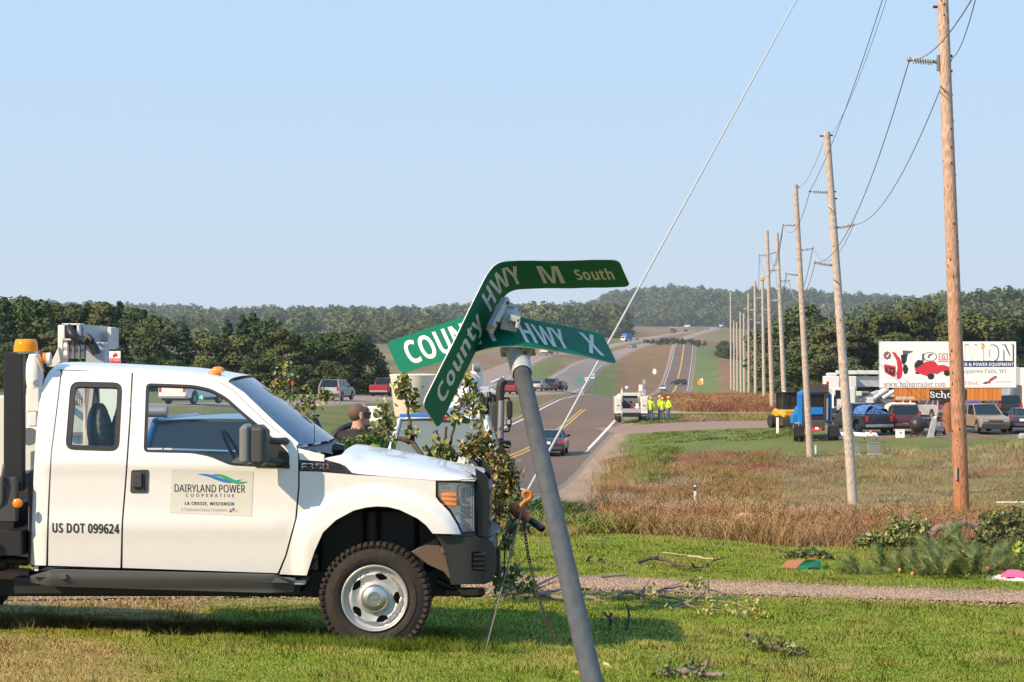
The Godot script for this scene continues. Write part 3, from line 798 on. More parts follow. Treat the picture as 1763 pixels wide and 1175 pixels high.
func tall_grass() -> void:
	var sp := [[], [], []]
	for i in 64000:
		var d := 31.5 * pow(165.0 / 31.5, pow(rng.randf(), 1.25))
		var u := rng.randf_range(560.0, 1880.0)
		var p := G(u, d)
		var n := noise.get_noise_2d(p.x * 6.0, p.z * 6.0); var big := noise.get_noise_2d(p.x * 0.8 + 90.0, p.z * 0.5)
		if u < 860.0 and (d < 60.0 or d > 80.0 or u > 800.0): continue
		if d < 33.0 + n * 2.0 + 0.9 * fine.get_noise_2d(p.x * 0.9, p.z * 0.9) - 0.6 * smoothstep(1100.0, 1300.0, u) + 1.6 * smoothstep(1500.0, 1580.0, u) or shoulder(u, d) > 0.25: continue
		if u < 1040.0 and d > 62.0: continue
		if u < 1010.0 and d > 55.0: continue
		if d > 120.0 and (u < 1180.0 or u > 1340.0 or d < 156.0): continue
		if u > 1330.0 and d > 70.0 + n * 14.0 and rng.randf() < 0.86: continue
		var green := smoothstep(1100.0, 960.0, u + n * 90.0) * 0.55 + smoothstep(0.15, 0.4, noise.get_noise_2d(p.x * 2.4 + 40.0, p.z * 1.6)) * 0.6
		if d < 40.0: green *= smoothstep(1180.0, 1000.0, u)
		var mid := noise.get_noise_2d(p.x * 2.6 - 30.0, p.z * 1.3)
		var base := mixc(Color(0.43, 0.225, 0.135), Color(0.55, 0.40, 0.2), 0.35 + big * 2.0 + mid * 1.2)
		base = mixc(base, Color(0.56, 0.44, 0.37), smoothstep(0.12, 0.4, mid) * 0.65 * smoothstep(36.0, 40.0, d))
		base = mixc(base, Color(0.3, 0.29, 0.09), smoothstep(-0.15, -0.45, mid) * 0.55 * smoothstep(38.0, 44.0, d))
		base = mixc(base, Color(0.34, 0.17, 0.11), smoothstep(38.0, 33.0, d + n * 3.0) * 0.25)
		base = mixc(base, mixc(Color(0.22, 0.27, 0.06), Color(0.42, 0.36, 0.09), rng.randf()), clampf(green, 0, 0.9))
		var h := rng.randf_range(0.22, 0.52) * (1.0 + big * 0.9) * (1.0 if u > 1040.0 else 0.55) * (0.7 if d > 70.0 and u > 1330.0 else 1.0)
		h *= 0.85 + 0.75 * fine.get_noise_2d(p.x * 0.7 + 9.0, p.z * 0.7)
		if d < 36.0: h *= 0.7
		if d > 36.0 and d < 95.0 and u > 1300.0: h *= 0.6
		var s := 1.0 + d * 0.012
		sp[i % 3].append([Transform3D(Basis(Vector3.UP, rng.randf() * TAU).scaled(Vector3(s, maxf(h, 0.15), s)), p - Vector3(0, 0.02, 0)), base * rng.randf_range(0.88, 1.14)])
	for i in 7000:
		var d := rng.randf_range(176.0, 265.0); var u := rng.randf_range(1120.0, 1345.0)
		if u < 1150.0 + (265.0 - d) * 0.5: continue
		var p := G(u, d)
		var q := noise.get_noise_2d(p.x * 1.2, p.z * 0.6)
		sp[i % 2].append([Transform3D(Basis(Vector3.UP, rng.randf() * TAU).scaled(Vector3(4.0, rng.randf_range(0.35, 0.9), 4.0)), p), mixc(Color(0.42, 0.2, 0.12), Color(0.5, 0.34, 0.17), 0.5 + q * 2.0)])
	var names := ["dry reddish brown grass filling the ditch beyond the lawn", "tan seed headed grass among the brown grass of the ditch", "olive weeds among the tall grass of the ditch"]
	for k in 3: scatter("tall_grass", blades(34, 0.17, 0.003, 0.26, 20 + k, 7 if k < 2 else 0), sp[k], M.grass, names[k], "grass")
	# rank green growth on the road bank and the verge
	var wd := []
	for i in 2600:
		var e := rng.randf()
		var u: float; var d: float
		if e < 0.45:
			d = rng.randf_range(33.5, 52.0); u = rng.randf_range(860.0, 1075.0) + (d - 33.0) * 1.5
		elif e < 0.75:
			d = rng.randf_range(95.0, 128.0); u = 1120.0 + rng.randfn(0, 14.0) + (d - 110.0) * 0.6
		else:
			d = rng.randf_range(134.0, 175.0); u = rng.randf_range(1100.0, 1400.0)
			if d < 157.0 and d > 145.0 or d > 172.0: continue
		var p := G(u, d)
		var s := rng.randf_range(0.12, 0.32) if e < 0.45 else rng.randf_range(0.2, 0.45) if e < 0.75 else rng.randf_range(0.12, 0.24)
		wd.append([Transform3D(Basis(Vector3.UP, rng.randf() * TAU).scaled(Vector3(1.3, s, 1.3)), p), mixc(Color(0.15, 0.22, 0.045), Color(0.4, 0.38, 0.09), rng.randf() * rng.randf())])
	scatter("bank_weeds", blades(30, 0.2, 0.012, 0.5, 31), wd, M.grass, "green weeds on the bank and verge beside the county road", "weeds")

# ---- trees -----------------------------------------------------------------------------------------
# A crown of many leaf sprays in the unit box (height 1, base at y 0), coloured by spray.
func crown(kind: String, sd: int, count: int, spray := 1.0) -> ArrayMesh:
	var r := RandomNumberGenerator.new()
	r.seed = sd
	var b := MB.new()
	var blobs := []
	if kind == "broad" or kind == "pine":
		var n := 15 if kind == "broad" else 13
		for i in n:
			var a := r.randf() * TAU
			var y := r.randf_range(0.2, 0.9) if kind == "broad" else r.randf_range(0.38, 0.93)
			var reach := (0.34 * sqrt(maxf(0.0, 1.0 - pow((y - 0.5) / 0.55, 2.0)))) if kind == "broad" else 0.34 * (1.12 - y)
			var rad := reach * (r.randf_range(0.35, 1.0) if kind == "broad" else r.randf_range(0.3, 1.1))
			var s := r.randf_range(0.13, 0.22) if kind == "broad" else r.randf_range(0.1, 0.17)
			blobs.append([Vector3(cos(a) * rad, y, sin(a) * rad), Vector3(s, s * (0.85 if kind == "broad" else 0.5), s), r.randf_range(0.72, 1.3)])
		blobs.append([Vector3(0, 0.9, 0), Vector3(0.12, 0.1, 0.12), 1.05])
		if kind == "broad":
			for i in 5: blobs.append([Vector3(r.randfn(0, 0.17), 0.12, r.randfn(0, 0.17)), Vector3(0.16, 0.12, 0.16), 0.85])
	else:   # a fir: whorls of drooping boughs
		for i in 34:
			var y := 0.06 + 0.93 * i / 33.0
			var a := i * 2.4 + r.randf() * 0.7
			var reach := 0.26 * pow(1.0 - y, 0.8) * r.randf_range(0.6, 1.15) + 0.012
			blobs.append([Vector3(cos(a) * reach * 0.6, y - 0.02, sin(a) * reach * 0.6), Vector3(reach * 0.62 + 0.02, 0.045, reach * 0.62 + 0.02), r.randf_range(0.75, 1.25)])
	for i in count:
		var bl = blobs[r.randi() % blobs.size()]
		var m := Vector3(r.randfn(), r.randfn(), r.randfn()).normalized()
		if m.y < -0.3 and r.randf() < 0.6: m.y = -m.y
		var p: Vector3 = bl[0] + m * bl[1] * r.randf_range(0.7, 1.06)
		var nn: Vector3 = (m * 1.0 + Vector3(r.randfn(), r.randfn(), r.randfn()) * 0.35 + (bl[0] - Vector3(0, 0.5, 0)) * 0.8).normalized()
		var e := Vector3(r.randfn(), r.randfn() * 0.6, r.randfn()).normalized()
		var g := m.cross(e).normalized()
		if g.length() < 0.1: continue
		var s := r.randf_range(0.014, 0.034) * (1.0 if kind != "fir" else 0.8) * spray
		var k: float = bl[2] * r.randf_range(0.75, 1.3)
		b.col = Color(k * r.randf_range(0.92, 1.12), k, k * r.randf_range(0.8, 1.1))
		b.p3(p - e * s, p + g * s * 0.7, p + e * s, nn, nn, nn)
		b.p3(p - e * s, p + e * s * 0.6, p - g * s * 0.8, nn, nn, nn)
	return b.mesh()

func tree_mat(c: Array) -> StandardMaterial3D:
	var m: StandardMaterial3D = M.foliage.duplicate()
	m.albedo_color = lin(c[0], c[1], c[2])
	return m

func trunk_mesh(sd: int, hgt: float, limbs: int) -> ArrayMesh:
	var r := RandomNumberGenerator.new()
	r.seed = sd
	var b := MB.new()
	b.tube([Vector3(0, -0.03, 0), Vector3(0.004, 0.25, 0.003), Vector3(-0.004, hgt * 0.7, 0.004), Vector3(0.004, hgt, 0)], [0.02, 0.016, 0.009, 0.003], 7)
	for i in limbs:
		var y := r.randf_range(0.18, hgt * 0.85); var a := r.randf() * TAU
		var l := r.randf_range(0.12, 0.26)
		b.tube([Vector3(0, y, 0), Vector3(cos(a) * l * 0.5, y + l * 0.25, sin(a) * l * 0.5), Vector3(cos(a) * l, y + l * 0.4, sin(a) * l)], [0.007, 0.005, 0.002], 5)
	return b.mesh()

var CR := {}
func tree(kind: int, px: float, d: float, py_top: float, wide: float, label: String, group: String) -> void:
	var names := ["broad", "pine", "fir"]
	var p := G(px, d)
	var h := (EYE - (py_top - HY) * d / F) - p.y
	var va := int(absf(px * 7.3 + d)) % 4
	var key := "%d_%d" % [kind, va]
	if not CR.has(key):
		CR[key] = [crown(names[kind], 100 + kind * 10 + va, 3600 if kind != 2 else 3000), trunk_mesh(200 + kind * 10 + va, [0.8, 0.95, 0.97][kind], [9, 8, 3][kind])]
	var t := thing(["broadleaf_tree", "pine_tree", "fir_tree"][kind], label, "tree", p, fmod(px * 1.7, TAU), group)
	t.scale = Vector3(h * wide, h, h * wide)
	var tints := [[[0.082, 0.118, 0.042], [0.125, 0.142, 0.052], [0.064, 0.1, 0.038], [0.1, 0.125, 0.054], [0.075, 0.108, 0.036]], [[0.075, 0.098, 0.034], [0.1, 0.108, 0.042], [0.125, 0.112, 0.05], [0.06, 0.085, 0.036], [0.09, 0.1, 0.036]], [[0.05, 0.082, 0.04], [0.062, 0.095, 0.042], [0.042, 0.07, 0.036], [0.055, 0.08, 0.045], [0.07, 0.092, 0.04]]]
	var hue := int(absf(px * 3.1 + d * 1.7)) % 5
	var tk := "tree%d_%d" % [kind, hue]
	if not M.has(tk): M[tk] = tree_mat(tints[kind][hue])
	var o := MeshInstance3D.new()
	o.name = "trunk"; o.mesh = CR[key][1]; o.mesh.surface_set_material(0, M.bark)
	t.add_child(o)
	o = MeshInstance3D.new()
	o.name = "crown"; o.mesh = CR[key][0]; o.set_surface_override_material(0, M[tk])
	t.add_child(o)

func forests() -> void:
	# the wood across the highway on the left: individual trees, left to right
	var L := [[0, -50, 235, 508, 0.9], [0, 8, 228, 514, 1.0], [0, 40, 250, 512, 1.1], [0, 66, 232, 516, 1.05], [0, 95, 238, 522, 1.0], [1, 128, 236, 522, 0.9], [2, 152, 240, 524, 0.9], [1, 176, 236, 520, 1.0], [2, 205, 238, 521, 0.95], [1, 228, 236, 530, 1.0], [2, 246, 232, 535, 1.05], [0, 262, 228, 545, 0.9], [0, 290, 232, 570, 1.1], [0, 318, 228, 560, 1.0], [0, 345, 232, 572, 1.1], [0, 370, 226, 577, 1.2], [2, 392, 234, 552, 1.1], [0, 404, 226, 575, 1.0], [2, 418, 232, 544, 1.15], [2, 436, 236, 541, 1.1], [0, 452, 230, 552, 0.85], [2, 468, 234, 548, 1.0], [0, 484, 226, 566, 0.9], [0, 505, 232, 574, 1.0], [0, 530, 228, 583, 1.15], [1, 548, 232, 580, 1.1], [0, 572, 236, 571, 1.2], [0, 600, 234, 572, 1.2], [0, 622, 238, 588, 1.1], [0, 640, 236, 612, 1.2], [0, 655, 238, 632, 1.3], [0, 560, 225, 620, 1.4], [0, 598, 224, 628, 1.5], [0, 470, 222, 610, 1.4], [0, 430, 222, 616, 1.5], [0, 350, 221, 622, 1.5], [0, 300, 221, 618, 1.6], [0, 250, 222, 612, 1.6], [0, 520, 221, 630, 1.6], [0, 20, 222, 590, 1.3], [1, 92, 224, 570, 1.1]]
	var ln := ["broad round topped tree", "tall ragged pine", "dark pointed conifer"]
	for i in L.size():
		var e = L[i]
		var nb := "standing %s of the wood left of the highway" % ("behind the crane boom" if e[1] > 90 and e[1] < 210 else ("over the cab roof" if e[1] < 400 and e[1] >= 210 else ("beyond the silver car" if e[1] > 520 else ("above the windshield" if e[1] >= 400 else "at the left end"))))
		if e[0] == 0 and i % 3 == 1 and e[3] < 576: e[0] = 1 + i % 2
		tree(e[0], e[1], e[2], e[3], e[4], "%s %s, %s from its left end" % [ln[e[0]], nb.replace(" of the wood left of the highway", ""), ordinal(i)] if e[3] < 590 else "low bushy tree at the front edge of the left wood, %s from the left" % ordinal(i), "trees of the wood left of the highway")
	var R := [[0, 1330, 300, 565, 1.2], [0, 1362, 292, 545, 1.1], [0, 1385, 300, 522, 1.1], [1, 1412, 282, 560, 1.2], [2, 1400, 296, 560, 1.0], [0, 1436, 288, 550, 1.1], [1, 1452, 280, 556, 1.1], [1, 1478, 284, 552, 1.15], [0, 1500, 290, 545, 1.1], [1, 1523, 282, 535, 1.15], [1, 1548, 290, 545, 1.1], [1, 1570, 284, 528, 1.2], [1, 1592, 288, 520, 1.2], [0, 1615, 292, 540, 1.1], [1, 1636, 284, 548, 1.1], [1, 1668, 288, 540, 1.1], [0, 1690, 284, 540, 1.15], [0, 1712, 292, 545, 1.1], [1, 1735, 286, 550, 1.15], [0, 1758, 290, 542, 1.1], [1, 1785, 288, 545, 1.1], [0, 1420, 276, 610, 1.5], [0, 1470, 276, 615, 1.6], [0, 1372, 280, 600, 1.5], [0, 1340, 284, 625, 1.5], [0, 1540, 276, 612, 1.6], [0, 1600, 276, 612, 1.6], [0, 1730, 278, 610, 1.6], [0, 1680, 276, 612, 1.6], [0, 1310, 300, 640, 1.6]]
	for i in R.size():
		var e = R[i]
		tree(e[0], e[1], e[2], e[3], e[4], ("%s in the wood behind the billboard lot, %s from its left end" % [["broad leafy tree", "ragged brown flecked pine", "slim dark conifer"][e[0]], ordinal(i)]) if e[3] < 590 else "low bushy tree along the foot of the right wood, %s from the left" % ordinal(i), "trees of the wood behind the billboard lot")
	for q in [[1398, 575, "left of the second power pole"], [1433, 560, "behind the white crane bucket"], [1460, 588, "right of the second power pole"], [1581, 566, "above the billboard, left of the nearest pole"]]:
		bough("dead_tree", "bare pale dead trunk at the wood's front, %s" % q[2], "tree", [[[q[0], 676, 272, q[0] + 1.5, 630, 272, q[0] - 1.0, q[1], 272], 0.22, 0.06], [[q[0] + 1, 625, 272, q[0] + 6, 600, 272], 0.09, 0.04], [[q[0], 612, 272, q[0] - 6, 596, 272], 0.07, 0.03]], [], 0, 0.1, [], 110 + q[0], "", M.barkpale)
	# forests on the hills, too far to tell the trees apart
	var far := []
	var tries := 0
	while far.size() < 15000 and tries < 90000:
		tries += 1
		var d := 1000.0 * pow(3.42, rng.randf()); var u := rng.randf_range(-80.0, 1850.0)
		var p := G(u, d)
		var n := noise.get_noise_2d(u * 0.3, d * 0.02)
		var ok := d > 2480.0 + n * 250.0 - (250.0 if u < 760.0 else 0.0)
		if u > 1330.0 and d > 1010.0 and d < 1500.0: ok = true
		if u > 1265.0 and u < 1340.0 and d > 1010.0: ok = d > 2300.0
		if u > 880.0 and u < 1075.0 and d > 1420.0 + n * 300.0 and d < 2300.0 and n > -0.1: ok = true
		if u < 880.0 and d > 1300.0 and d < 2300.0: ok = n > 0.22
		if u > 1090.0 and u < 1260.0 and d < 2430.0: ok = false
		if not ok: continue
		var s := rng.randf_range(9.0, 16.0) * (0.8 if d < 1500.0 else 1.0)
		if rng.randf() < 0.2: s *= rng.randf_range(1.2, 1.7)
		var w := s * rng.randf_range(0.8, 1.3)
		var g := rng.randf_range(0.7, 1.35)
		far.append([Transform3D(Basis(Vector3.UP, rng.randf() * TAU).scaled(Vector3(w, s, w)), p - Vector3(0, 1, 0)), mixc(Color(0.07, 0.1, 0.03), Color(0.15, 0.15, 0.045), rng.randf() * rng.randf()) * g])
	scatter("hill_forest", crown("broad", 77, 420, 2.6), far, M.foliage, "hazy wooded hills along the horizon beyond the highway", "forest")
	# hedges and bushes by the far fields
	var hg := []
	for i in 260:
		var e := rng.randi() % 3
		var u := rng.randf_range(700.0, 790.0) if e == 0 else (rng.randf_range(1244.0, 1256.0) if e == 1 else rng.randf_range(1120.0, 1215.0))
		var d := 1000.0 + rng.randf() * 90.0 if e == 0 else (rng.randf_range(850.0, 905.0) if e == 1 else rng.randf_range(930.0, 1020.0))
		var s := rng.randf_range(2.5, 5.5) if e < 2 else rng.randf_range(1.0, 2.2)
		hg.append([Transform3D(Basis(Vector3.UP, rng.randf() * TAU).scaled(Vector3(s * 1.3, s, s * 1.3)), G(u, d)), Color(0.07, 0.085, 0.03) * rng.randf_range(0.8, 1.5)])
	scatter("field_bushes", crown("broad", 78, 300, 2.6), hg, M.foliage, "bushes along the far fields and over the crest of the road", "bushes")

func ordinal(i: int) -> String:
	var w := ["first", "second", "third", "fourth", "fifth", "sixth", "seventh", "eighth", "ninth", "tenth", "eleventh", "twelfth", "thirteenth", "fourteenth", "fifteenth", "sixteenth", "seventeenth", "eighteenth", "nineteenth", "twentieth"]
	if i < 20: return w[i]
	var tens := ["twenty", "thirty", "forty"]
	return (["twentieth", "thirtieth", "fortieth"][i / 10 - 2]) if i % 10 == 0 else "%s-%s" % [tens[i / 10 - 2], w[i % 10 - 1]]

# ---- the white pickup in front -------------------------------------------------------------------
const TS := 226.19

func T(px: float, py: float, d := 0.0) -> Vector3:
	var g := (16.8 + d) / 16.8
	return Vector3(((px - CX) * g + CX - 645.0) / TS, ((1031.0 - HY) - (py - HY) * g) / TS, -d)

func body_depth(px: float, py: float) -> float:
	var d := 0.0
	if py < 800.0: d += 0.235 * pow((800.0 - py) / 160.0, 1.45)
	if py > 900.0: d += 0.035 * pow((py - 900.0) / 90.0, 2.0)
	d -= 0.014 * exp(-pow((py - 906.0) / 22.0, 2.0)) * (1.0 - smoothstep(470.0, 530.0, px))
	d -= 0.01 * exp(-pow((py - 800.0) / 14.0, 2.0)) * (1.0 - smoothstep(440.0, 500.0, px))
	var r := Vector2(px - 646.0, (py - 1031.0) * (1.0 if py < 1031.0 else 0.3)).length()
	d -= (0.05 * (1.0 - smoothstep(174.0, 197.0, r)) + 0.012 * (1.0 - smoothstep(150.0, 175.0, r))) * smoothstep(498.0, 528.0, px)
	if px > 765.0: d += 0.2 * pow((px - 765.0) / 75.0, 2.0)
	if px < 78.0: d += 0.10 * pow((78.0 - px) / 26.0, 2.0)
	return d

func TB(q: Vector2) -> Vector3: return T(q.x, q.y, body_depth(q.x, q.y))

func far_side(f: Callable) -> Callable:
	return func(q: Vector2) -> Vector3:
		var p: Vector3 = f.call(q)
		return Vector3(p.x, p.y, -2.03 - p.z)

func both_panels(called: String, poly: PackedVector2Array, holes: Array, m: Material, root: Node, cell := 12.0, ret := 0.035, sides := 2) -> MeshInstance3D:
	var first: MeshInstance3D
	for s in sides:
		var b := MB.new()
		var f := TB if s == 0 else far_side(TB)
		panel(b, poly, holes, f, cell, Vector3(0, 0.15, 1) if s == 0 else Vector3(0, 0.15, -1), b, ret)
		var o := obj(called, b, m, root)
		if s == 0: first = o
	return first

func make_wheel(root: Node3D, at: Vector3, side: float) -> void:
	var w := Node3D.new()
	w.name = "wheel"
	root.add_child(w, true)
	w.position = at
	var R := 0.426
	var b := MB.new()
	b.x = Transform3D(Basis(Vector3(1, 0, 0), Vector3(0, 0, side), Vector3(0, -side, 0)), Vector3.ZERO)   # the lathe's y runs outwards
	b.lathe([Vector2(R - 0.016, -0.27), Vector2(R - 0.012, -0.24), Vector2(R - 0.012, -0.06), Vector2(R - 0.02, -0.03), Vector2(R - 0.075, -0.008), Vector2(R - 0.12, 0.0), Vector2(0.272, -0.012), Vector2(0.256, -0.03), Vector2(0.25, -0.06)], 72)
	b.lathe([Vector2(0.31, 0.0), Vector2(0.314, 0.003), Vector2(0.32, 0.001)], 72)
	for i in 54:     # tread blocks and shoulder lugs
		var a := TAU * i / 54
		var e := Vector3(cos(a), 0, sin(a)); var tg := Vector3(-sin(a), 0, cos(a))
		var base := b.x
		b.x = base * Transform3D(Basis(tg, Vector3.UP, e), e * (R - 0.008))
		b.box(Vector3(0, -0.062 if i % 2 == 0 else -0.072, 0), Vector3(0.034, 0.085, 0.02), 0.004)
		b.box(Vector3(0.006, -0.165, 0), Vector3(0.034, 0.09, 0.02), 0.004)
		b.x = base * Transform3D(Basis(tg, Vector3.UP, e).rotated(tg, 0.55), e * (R - 0.028) + Vector3(0, -0.018, 0))
		b.box(Vector3(0, 0, -0.012 if i % 2 == 0 else -0.003), Vector3(0.03, 0.022, 0.06 if i % 2 == 0 else 0.04), 0.004)
		b.x = base
	obj("tyre", b, M.rubber, w)
	var r := MB.new()
	r.x = b.x
	r.lathe([Vector2(0.252, -0.25), Vector2(0.252, -0.03), Vector2(0.256, -0.012), Vector2(0.248, -0.004), Vector2(0.238, -0.012), Vector2(0.232, -0.05), Vector2(0.212, -0.058)], 64)
	var holes := []
	for k in 5:
		var h := PackedVector2Array()
		var a := TAU * k / 5.0 + 0.02
		for i in 18:
			var q := Vector2(0.032 * cos(TAU * i / 18) * (1.0 - 0.25 * absf(sin(TAU * i / 18))), 0.047 * sin(TAU * i / 18))
			h.append(Vector2(cos(a), sin(a)) * 0.17 + q.rotated(a))
		holes.append(h)
	var disc := PackedVector2Array()
	for i in 64: disc.append(Vector2(cos(TAU * i / 64), sin(TAU * i / 64)) * 0.213)
	var f := func(q: Vector2) -> Vector3:
		var l := q.length()
		var y := -0.06 + 0.032 * smoothstep(0.212, 0.19, l) - 0.022 * smoothstep(0.185, 0.13, l) + 0.02 * smoothstep(0.13, 0.10, l)
		return Vector3(q.x, q.y, y * 1.0) * Vector3(1, 1, side)
	r.x = Transform3D()
	panel(r, disc, holes, f, 0.022, Vector3(0, 0, side), r, 0.01)
	obj("rim", r, M.steelwheel, w)
	var c := MB.new()
	c.x = b.x
	c.lathe([Vector2(0.107, -0.05), Vector2(0.104, -0.005), Vector2(0.09, 0.012), Vector2(0.07, 0.022), Vector2(0.052, 0.026), Vector2(0.05, 0.019), Vector2(0.0, 0.019)], 40)
	obj("hub_cap", c, M.steel, w)
	var g := MB.new()
	g.x = Transform3D(Basis.IDENTITY, Vector3(0, 0, 0.021 * side))
	g.box(Vector3.ZERO, Vector3(0.05, 0.022, 0.006), 0.002)
	for i in 10: g.box(Vector3(0.037 * cos(TAU * i / 10), 0.037 * sin(TAU * i / 10), 0), Vector3(0.012, 0.012, 0.004), 0.001)
	obj("hub_emblem", g, M.grey, w)
	var dk := MB.new()      # brake drum and hub behind the slots
	dk.x = b.x
	dk.lathe([Vector2(0.235, -0.22), Vector2(0.235, -0.1), Vector2(0.0, -0.1)], 32)
	obj("brake", dk, M.rust, w)

func pickup() -> void:
	M.steelwheel = mat([0.52, 0.51, 0.49], 0.45, 0.55)
	M.rustdim = mat([0.13, 0.095, 0.075], 0.9)
	var root := thing("work_truck", "large white extended cab work pickup with company door decal, nearest vehicle", "pickup truck", W(645, 1031, 16.8))
	# cab shell behind the doors and the roof pillars
	both_panels("rear_quarter", V2([92, 637, 104, 639, 103, 646, 97, 700, 87, 780, 84, 830, 81, 900, 79, 974, 53, 973, 55, 900, 58, 811, 62, 744, 67, 693, 76, 655, 84, 641]), [], M.white, root)
	var rear_hole := rounded(V2([121, 657, 211, 659, 205, 778, 112, 775]), 16)
	var rd := both_panels("rear_door", V2([106.5, 638.3, 226, 641.3, 222, 720, 214, 839, 209, 900, 207, 978, 83, 974, 84, 900, 89, 780, 98, 710]), [rear_hole], M.white, root, 12.0, 0.035, 1)
	var front_hole := rounded(V2([251, 660, 332, 663, 362, 669, 390, 684, 421, 712, 447, 733, 478, 762, 499, 782, 497, 807, 450, 805, 398, 802, 380, 795, 362, 787, 332, 781, 247, 779]), 9)
	var fd := both_panels("front_door", V2([229, 641.4, 300, 644.4, 350, 650.4, 379, 659.5, 401.2, 672.6, 456.2, 726.6, 509.6, 767.4, 513, 780, 513, 837, 508, 893, 491, 956, 478, 987, 211, 978, 212, 900, 217, 839, 225, 720]), [front_hole], M.white, root, 12.0, 0.035, 1)
	both_panels("windshield_pillar", V2([352, 651, 370, 651, 393, 658, 420, 676, 470, 724, 514, 763, 511, 768, 457, 726, 402, 672, 380, 659]), [], M.white, root)
	# fender with the wheel arch cut out
	var arch := [528, 991, 541, 950, 556, 917, 578, 896, 609, 879, 630, 874, 648, 872, 668, 873, 688, 878, 719, 893, 734, 905, 745, 919]
	var fen := [478 + 3, 989, 494, 956, 511, 893, 516, 837, 516, 812, 560, 814, 608, 818, 664, 821, 750, 828, 750, 856, 756, 864, 773, 881, 787, 904, 794, 920, 745, 919]
	for i in range(arch.size() - 4, -1, -2):
		fen.append(arch[i]); fen.append(arch[i + 1])
	both_panels("fender", V2(fen), [], M.white, root, 9.0, 0.06)
	both_panels("cowl_side", V2([513, 772, 558, 783, 558, 795, 516, 792]), [], M.white, root)
	# vent with the model badge
	var vent := V2([515, 793, 560, 794, 577, 796, 594, 803, 607, 815, 560, 812, 517, 810])
	for s in 2:
		var b := MB.new()
		var f := func(q: Vector2) -> Vector3: return TB(q) + Vector3(0, 0, -0.012)
		panel(b, vent, [], f if s == 0 else far_side(f), 12.0, Vector3(0, 0, 1 - 2 * s), b, 0.02)
		var vo := obj("fender_vent", b, M.plastic, root)
		if s == 0:
			var bb := MB.new()
			letters(bb, "F350", "Droid Sans Italic", func(q: Vector2) -> Vector3: return TB(Vector2(519 + q.x * 47, 809 - q.y * 12)) + Vector3(0, 0, -0.006), Vector3.BACK, 0.2)
			obj("badge", bb, M.chrome, vo)
			var bars := MB.new()
			for k in 3: bars.tube([T(518, 797 + 5 * k, -0.0), T(585 + 4 * k, 799 + 5 * k, -0.0)], [0.003], 5)
			obj("bar", bars, M.black, vo)
	# hood: a loft over the engine, with a crease along each side
	var rows := []
	for i in 23:
		var w := i / 22.0
		var px := lerpf(559.0, 819.0, w)
		var yl := 826.5
		for k in 6:
			var hx: Array = [[556, 784], [560, 793.5], [577, 795.5], [594, 802.5], [607, 815.5], [664, 820.5], [752, 827.5]]
			if px >= hx[k][0]: yl = lerpf(hx[k][1], hx[k + 1][1], clampf((px - hx[k][0]) / float(hx[k + 1][0] - hx[k][0]), 0, 1))
		var yt := lerpf(764.0, 806.0, pow(w, 1.55))
		var row := []
		var nose := 0.12 * smoothstep(0.72, 1.0, w) * w
		for e in [[0.0, 0.0], [0.012, 0.16], [0.035, 0.34], [0.075, 0.5], [0.14, 0.66], [0.26, 0.82], [0.42, 0.93], [0.65, 0.985], [1.015, 1.0], [1.38, 0.985], [1.61, 0.93], [1.77, 0.82], [1.89, 0.66], [1.955, 0.5], [1.995, 0.34], [2.018, 0.16], [2.03, 0.0]]:
			var d: float = e[0]
			var base := TB(Vector2(px, yl))
			var inset := -base.z if d < 0.2 else (-base.z if d > 1.83 else 0.0)
			var top := T(px, yt, 1.6)
			var bulge := 0.06 * sin(PI * clampf(d / 2.03, 0, 1)) * smoothstep(0.8, 1.0, w)
			row.append(Vector3(T(px + 29.0 * smoothstep(0.1, 0.6, e[1]) * pow(1.0 - w, 3.0), yl, 0.0).x + bulge, lerpf(base.y, top.y, e[1]) , clampf(-d, -2.03 - base.z, base.z)))
		rows.append(row)
	var hb := MB.new()
	hb.grid(rows, Vector3(0.05, 1, 0))
	obj("hood", hb, M.white, root)
	# roof
	rows = []
	for q in [[84, 640], [92, 636], [104, 635.5], [140, 637], [200, 640], [260, 643], [310, 646], [350, 651], [372, 655], [392, 660]]:
		var px: float = q[0]
		var p := TB(Vector2(px, q[1] + 1.0))
		var row := []
		for e in [[0.0, 0.0], [0.02, 0.018], [0.05, 0.03], [0.11, 0.04], [0.25, 0.05], [0.45, 0.057], [0.78, 0.06], [1.11, 0.057], [1.31, 0.05], [1.45, 0.04], [1.51, 0.03], [1.54, 0.018], [1.56, 0.0]]:
			var s: float = e[0] / 1.56
			var fall: float = 1.0 if px > 90 else 0.3
			row.append(Vector3(p.x + (0.06 * 4 * s * (1 - s) if px > 380.0 else 0.0), p.y + e[1] * fall, lerpf(p.z, -2.03 - p.z, s)))
		rows.append(row)
	var rb := MB.new()
	rb.grid(rows, Vector3.UP)
	obj("roof", rb, M.white, root)
	# cab back wall with its window
	var bw := MB.new()
	var back := func(q: Vector2) -> Vector3: return Vector3(T(lerpf(54.0, 84.0, pow(q.y, 2.2)), 900, 0.0).x - 0.015 * sin(PI * q.x), lerpf(-0.0, 1.72, q.y) + 0.03, -lerpf(0.1 + 0.15 * q.y * q.y, 1.93 - 0.15 * q.y * q.y, q.x))
	var bh := rounded(V2([0.03, 0.5, 0.985, 0.5, 0.985, 0.92, 0.03, 0.92]), 0.03)
	panel(bw, V2([0, 0.1, 1, 0.1, 1, 1, 0, 1]), [bh], back, 0.09, Vector3(-1, 0.1, 0), bw, 0.03)
	obj("cab_back", bw, M.white, root)
	var lt := MB.new()
	panel(lt, V2([0, 0.1, 1, 0.1, 1, 1, 0, 1]), [bh], func(q: Vector2) -> Vector3: return (back.call(q) as Vector3) + Vector3(0.035, 0, 0), 0.15, Vector3(1, 0, 0))
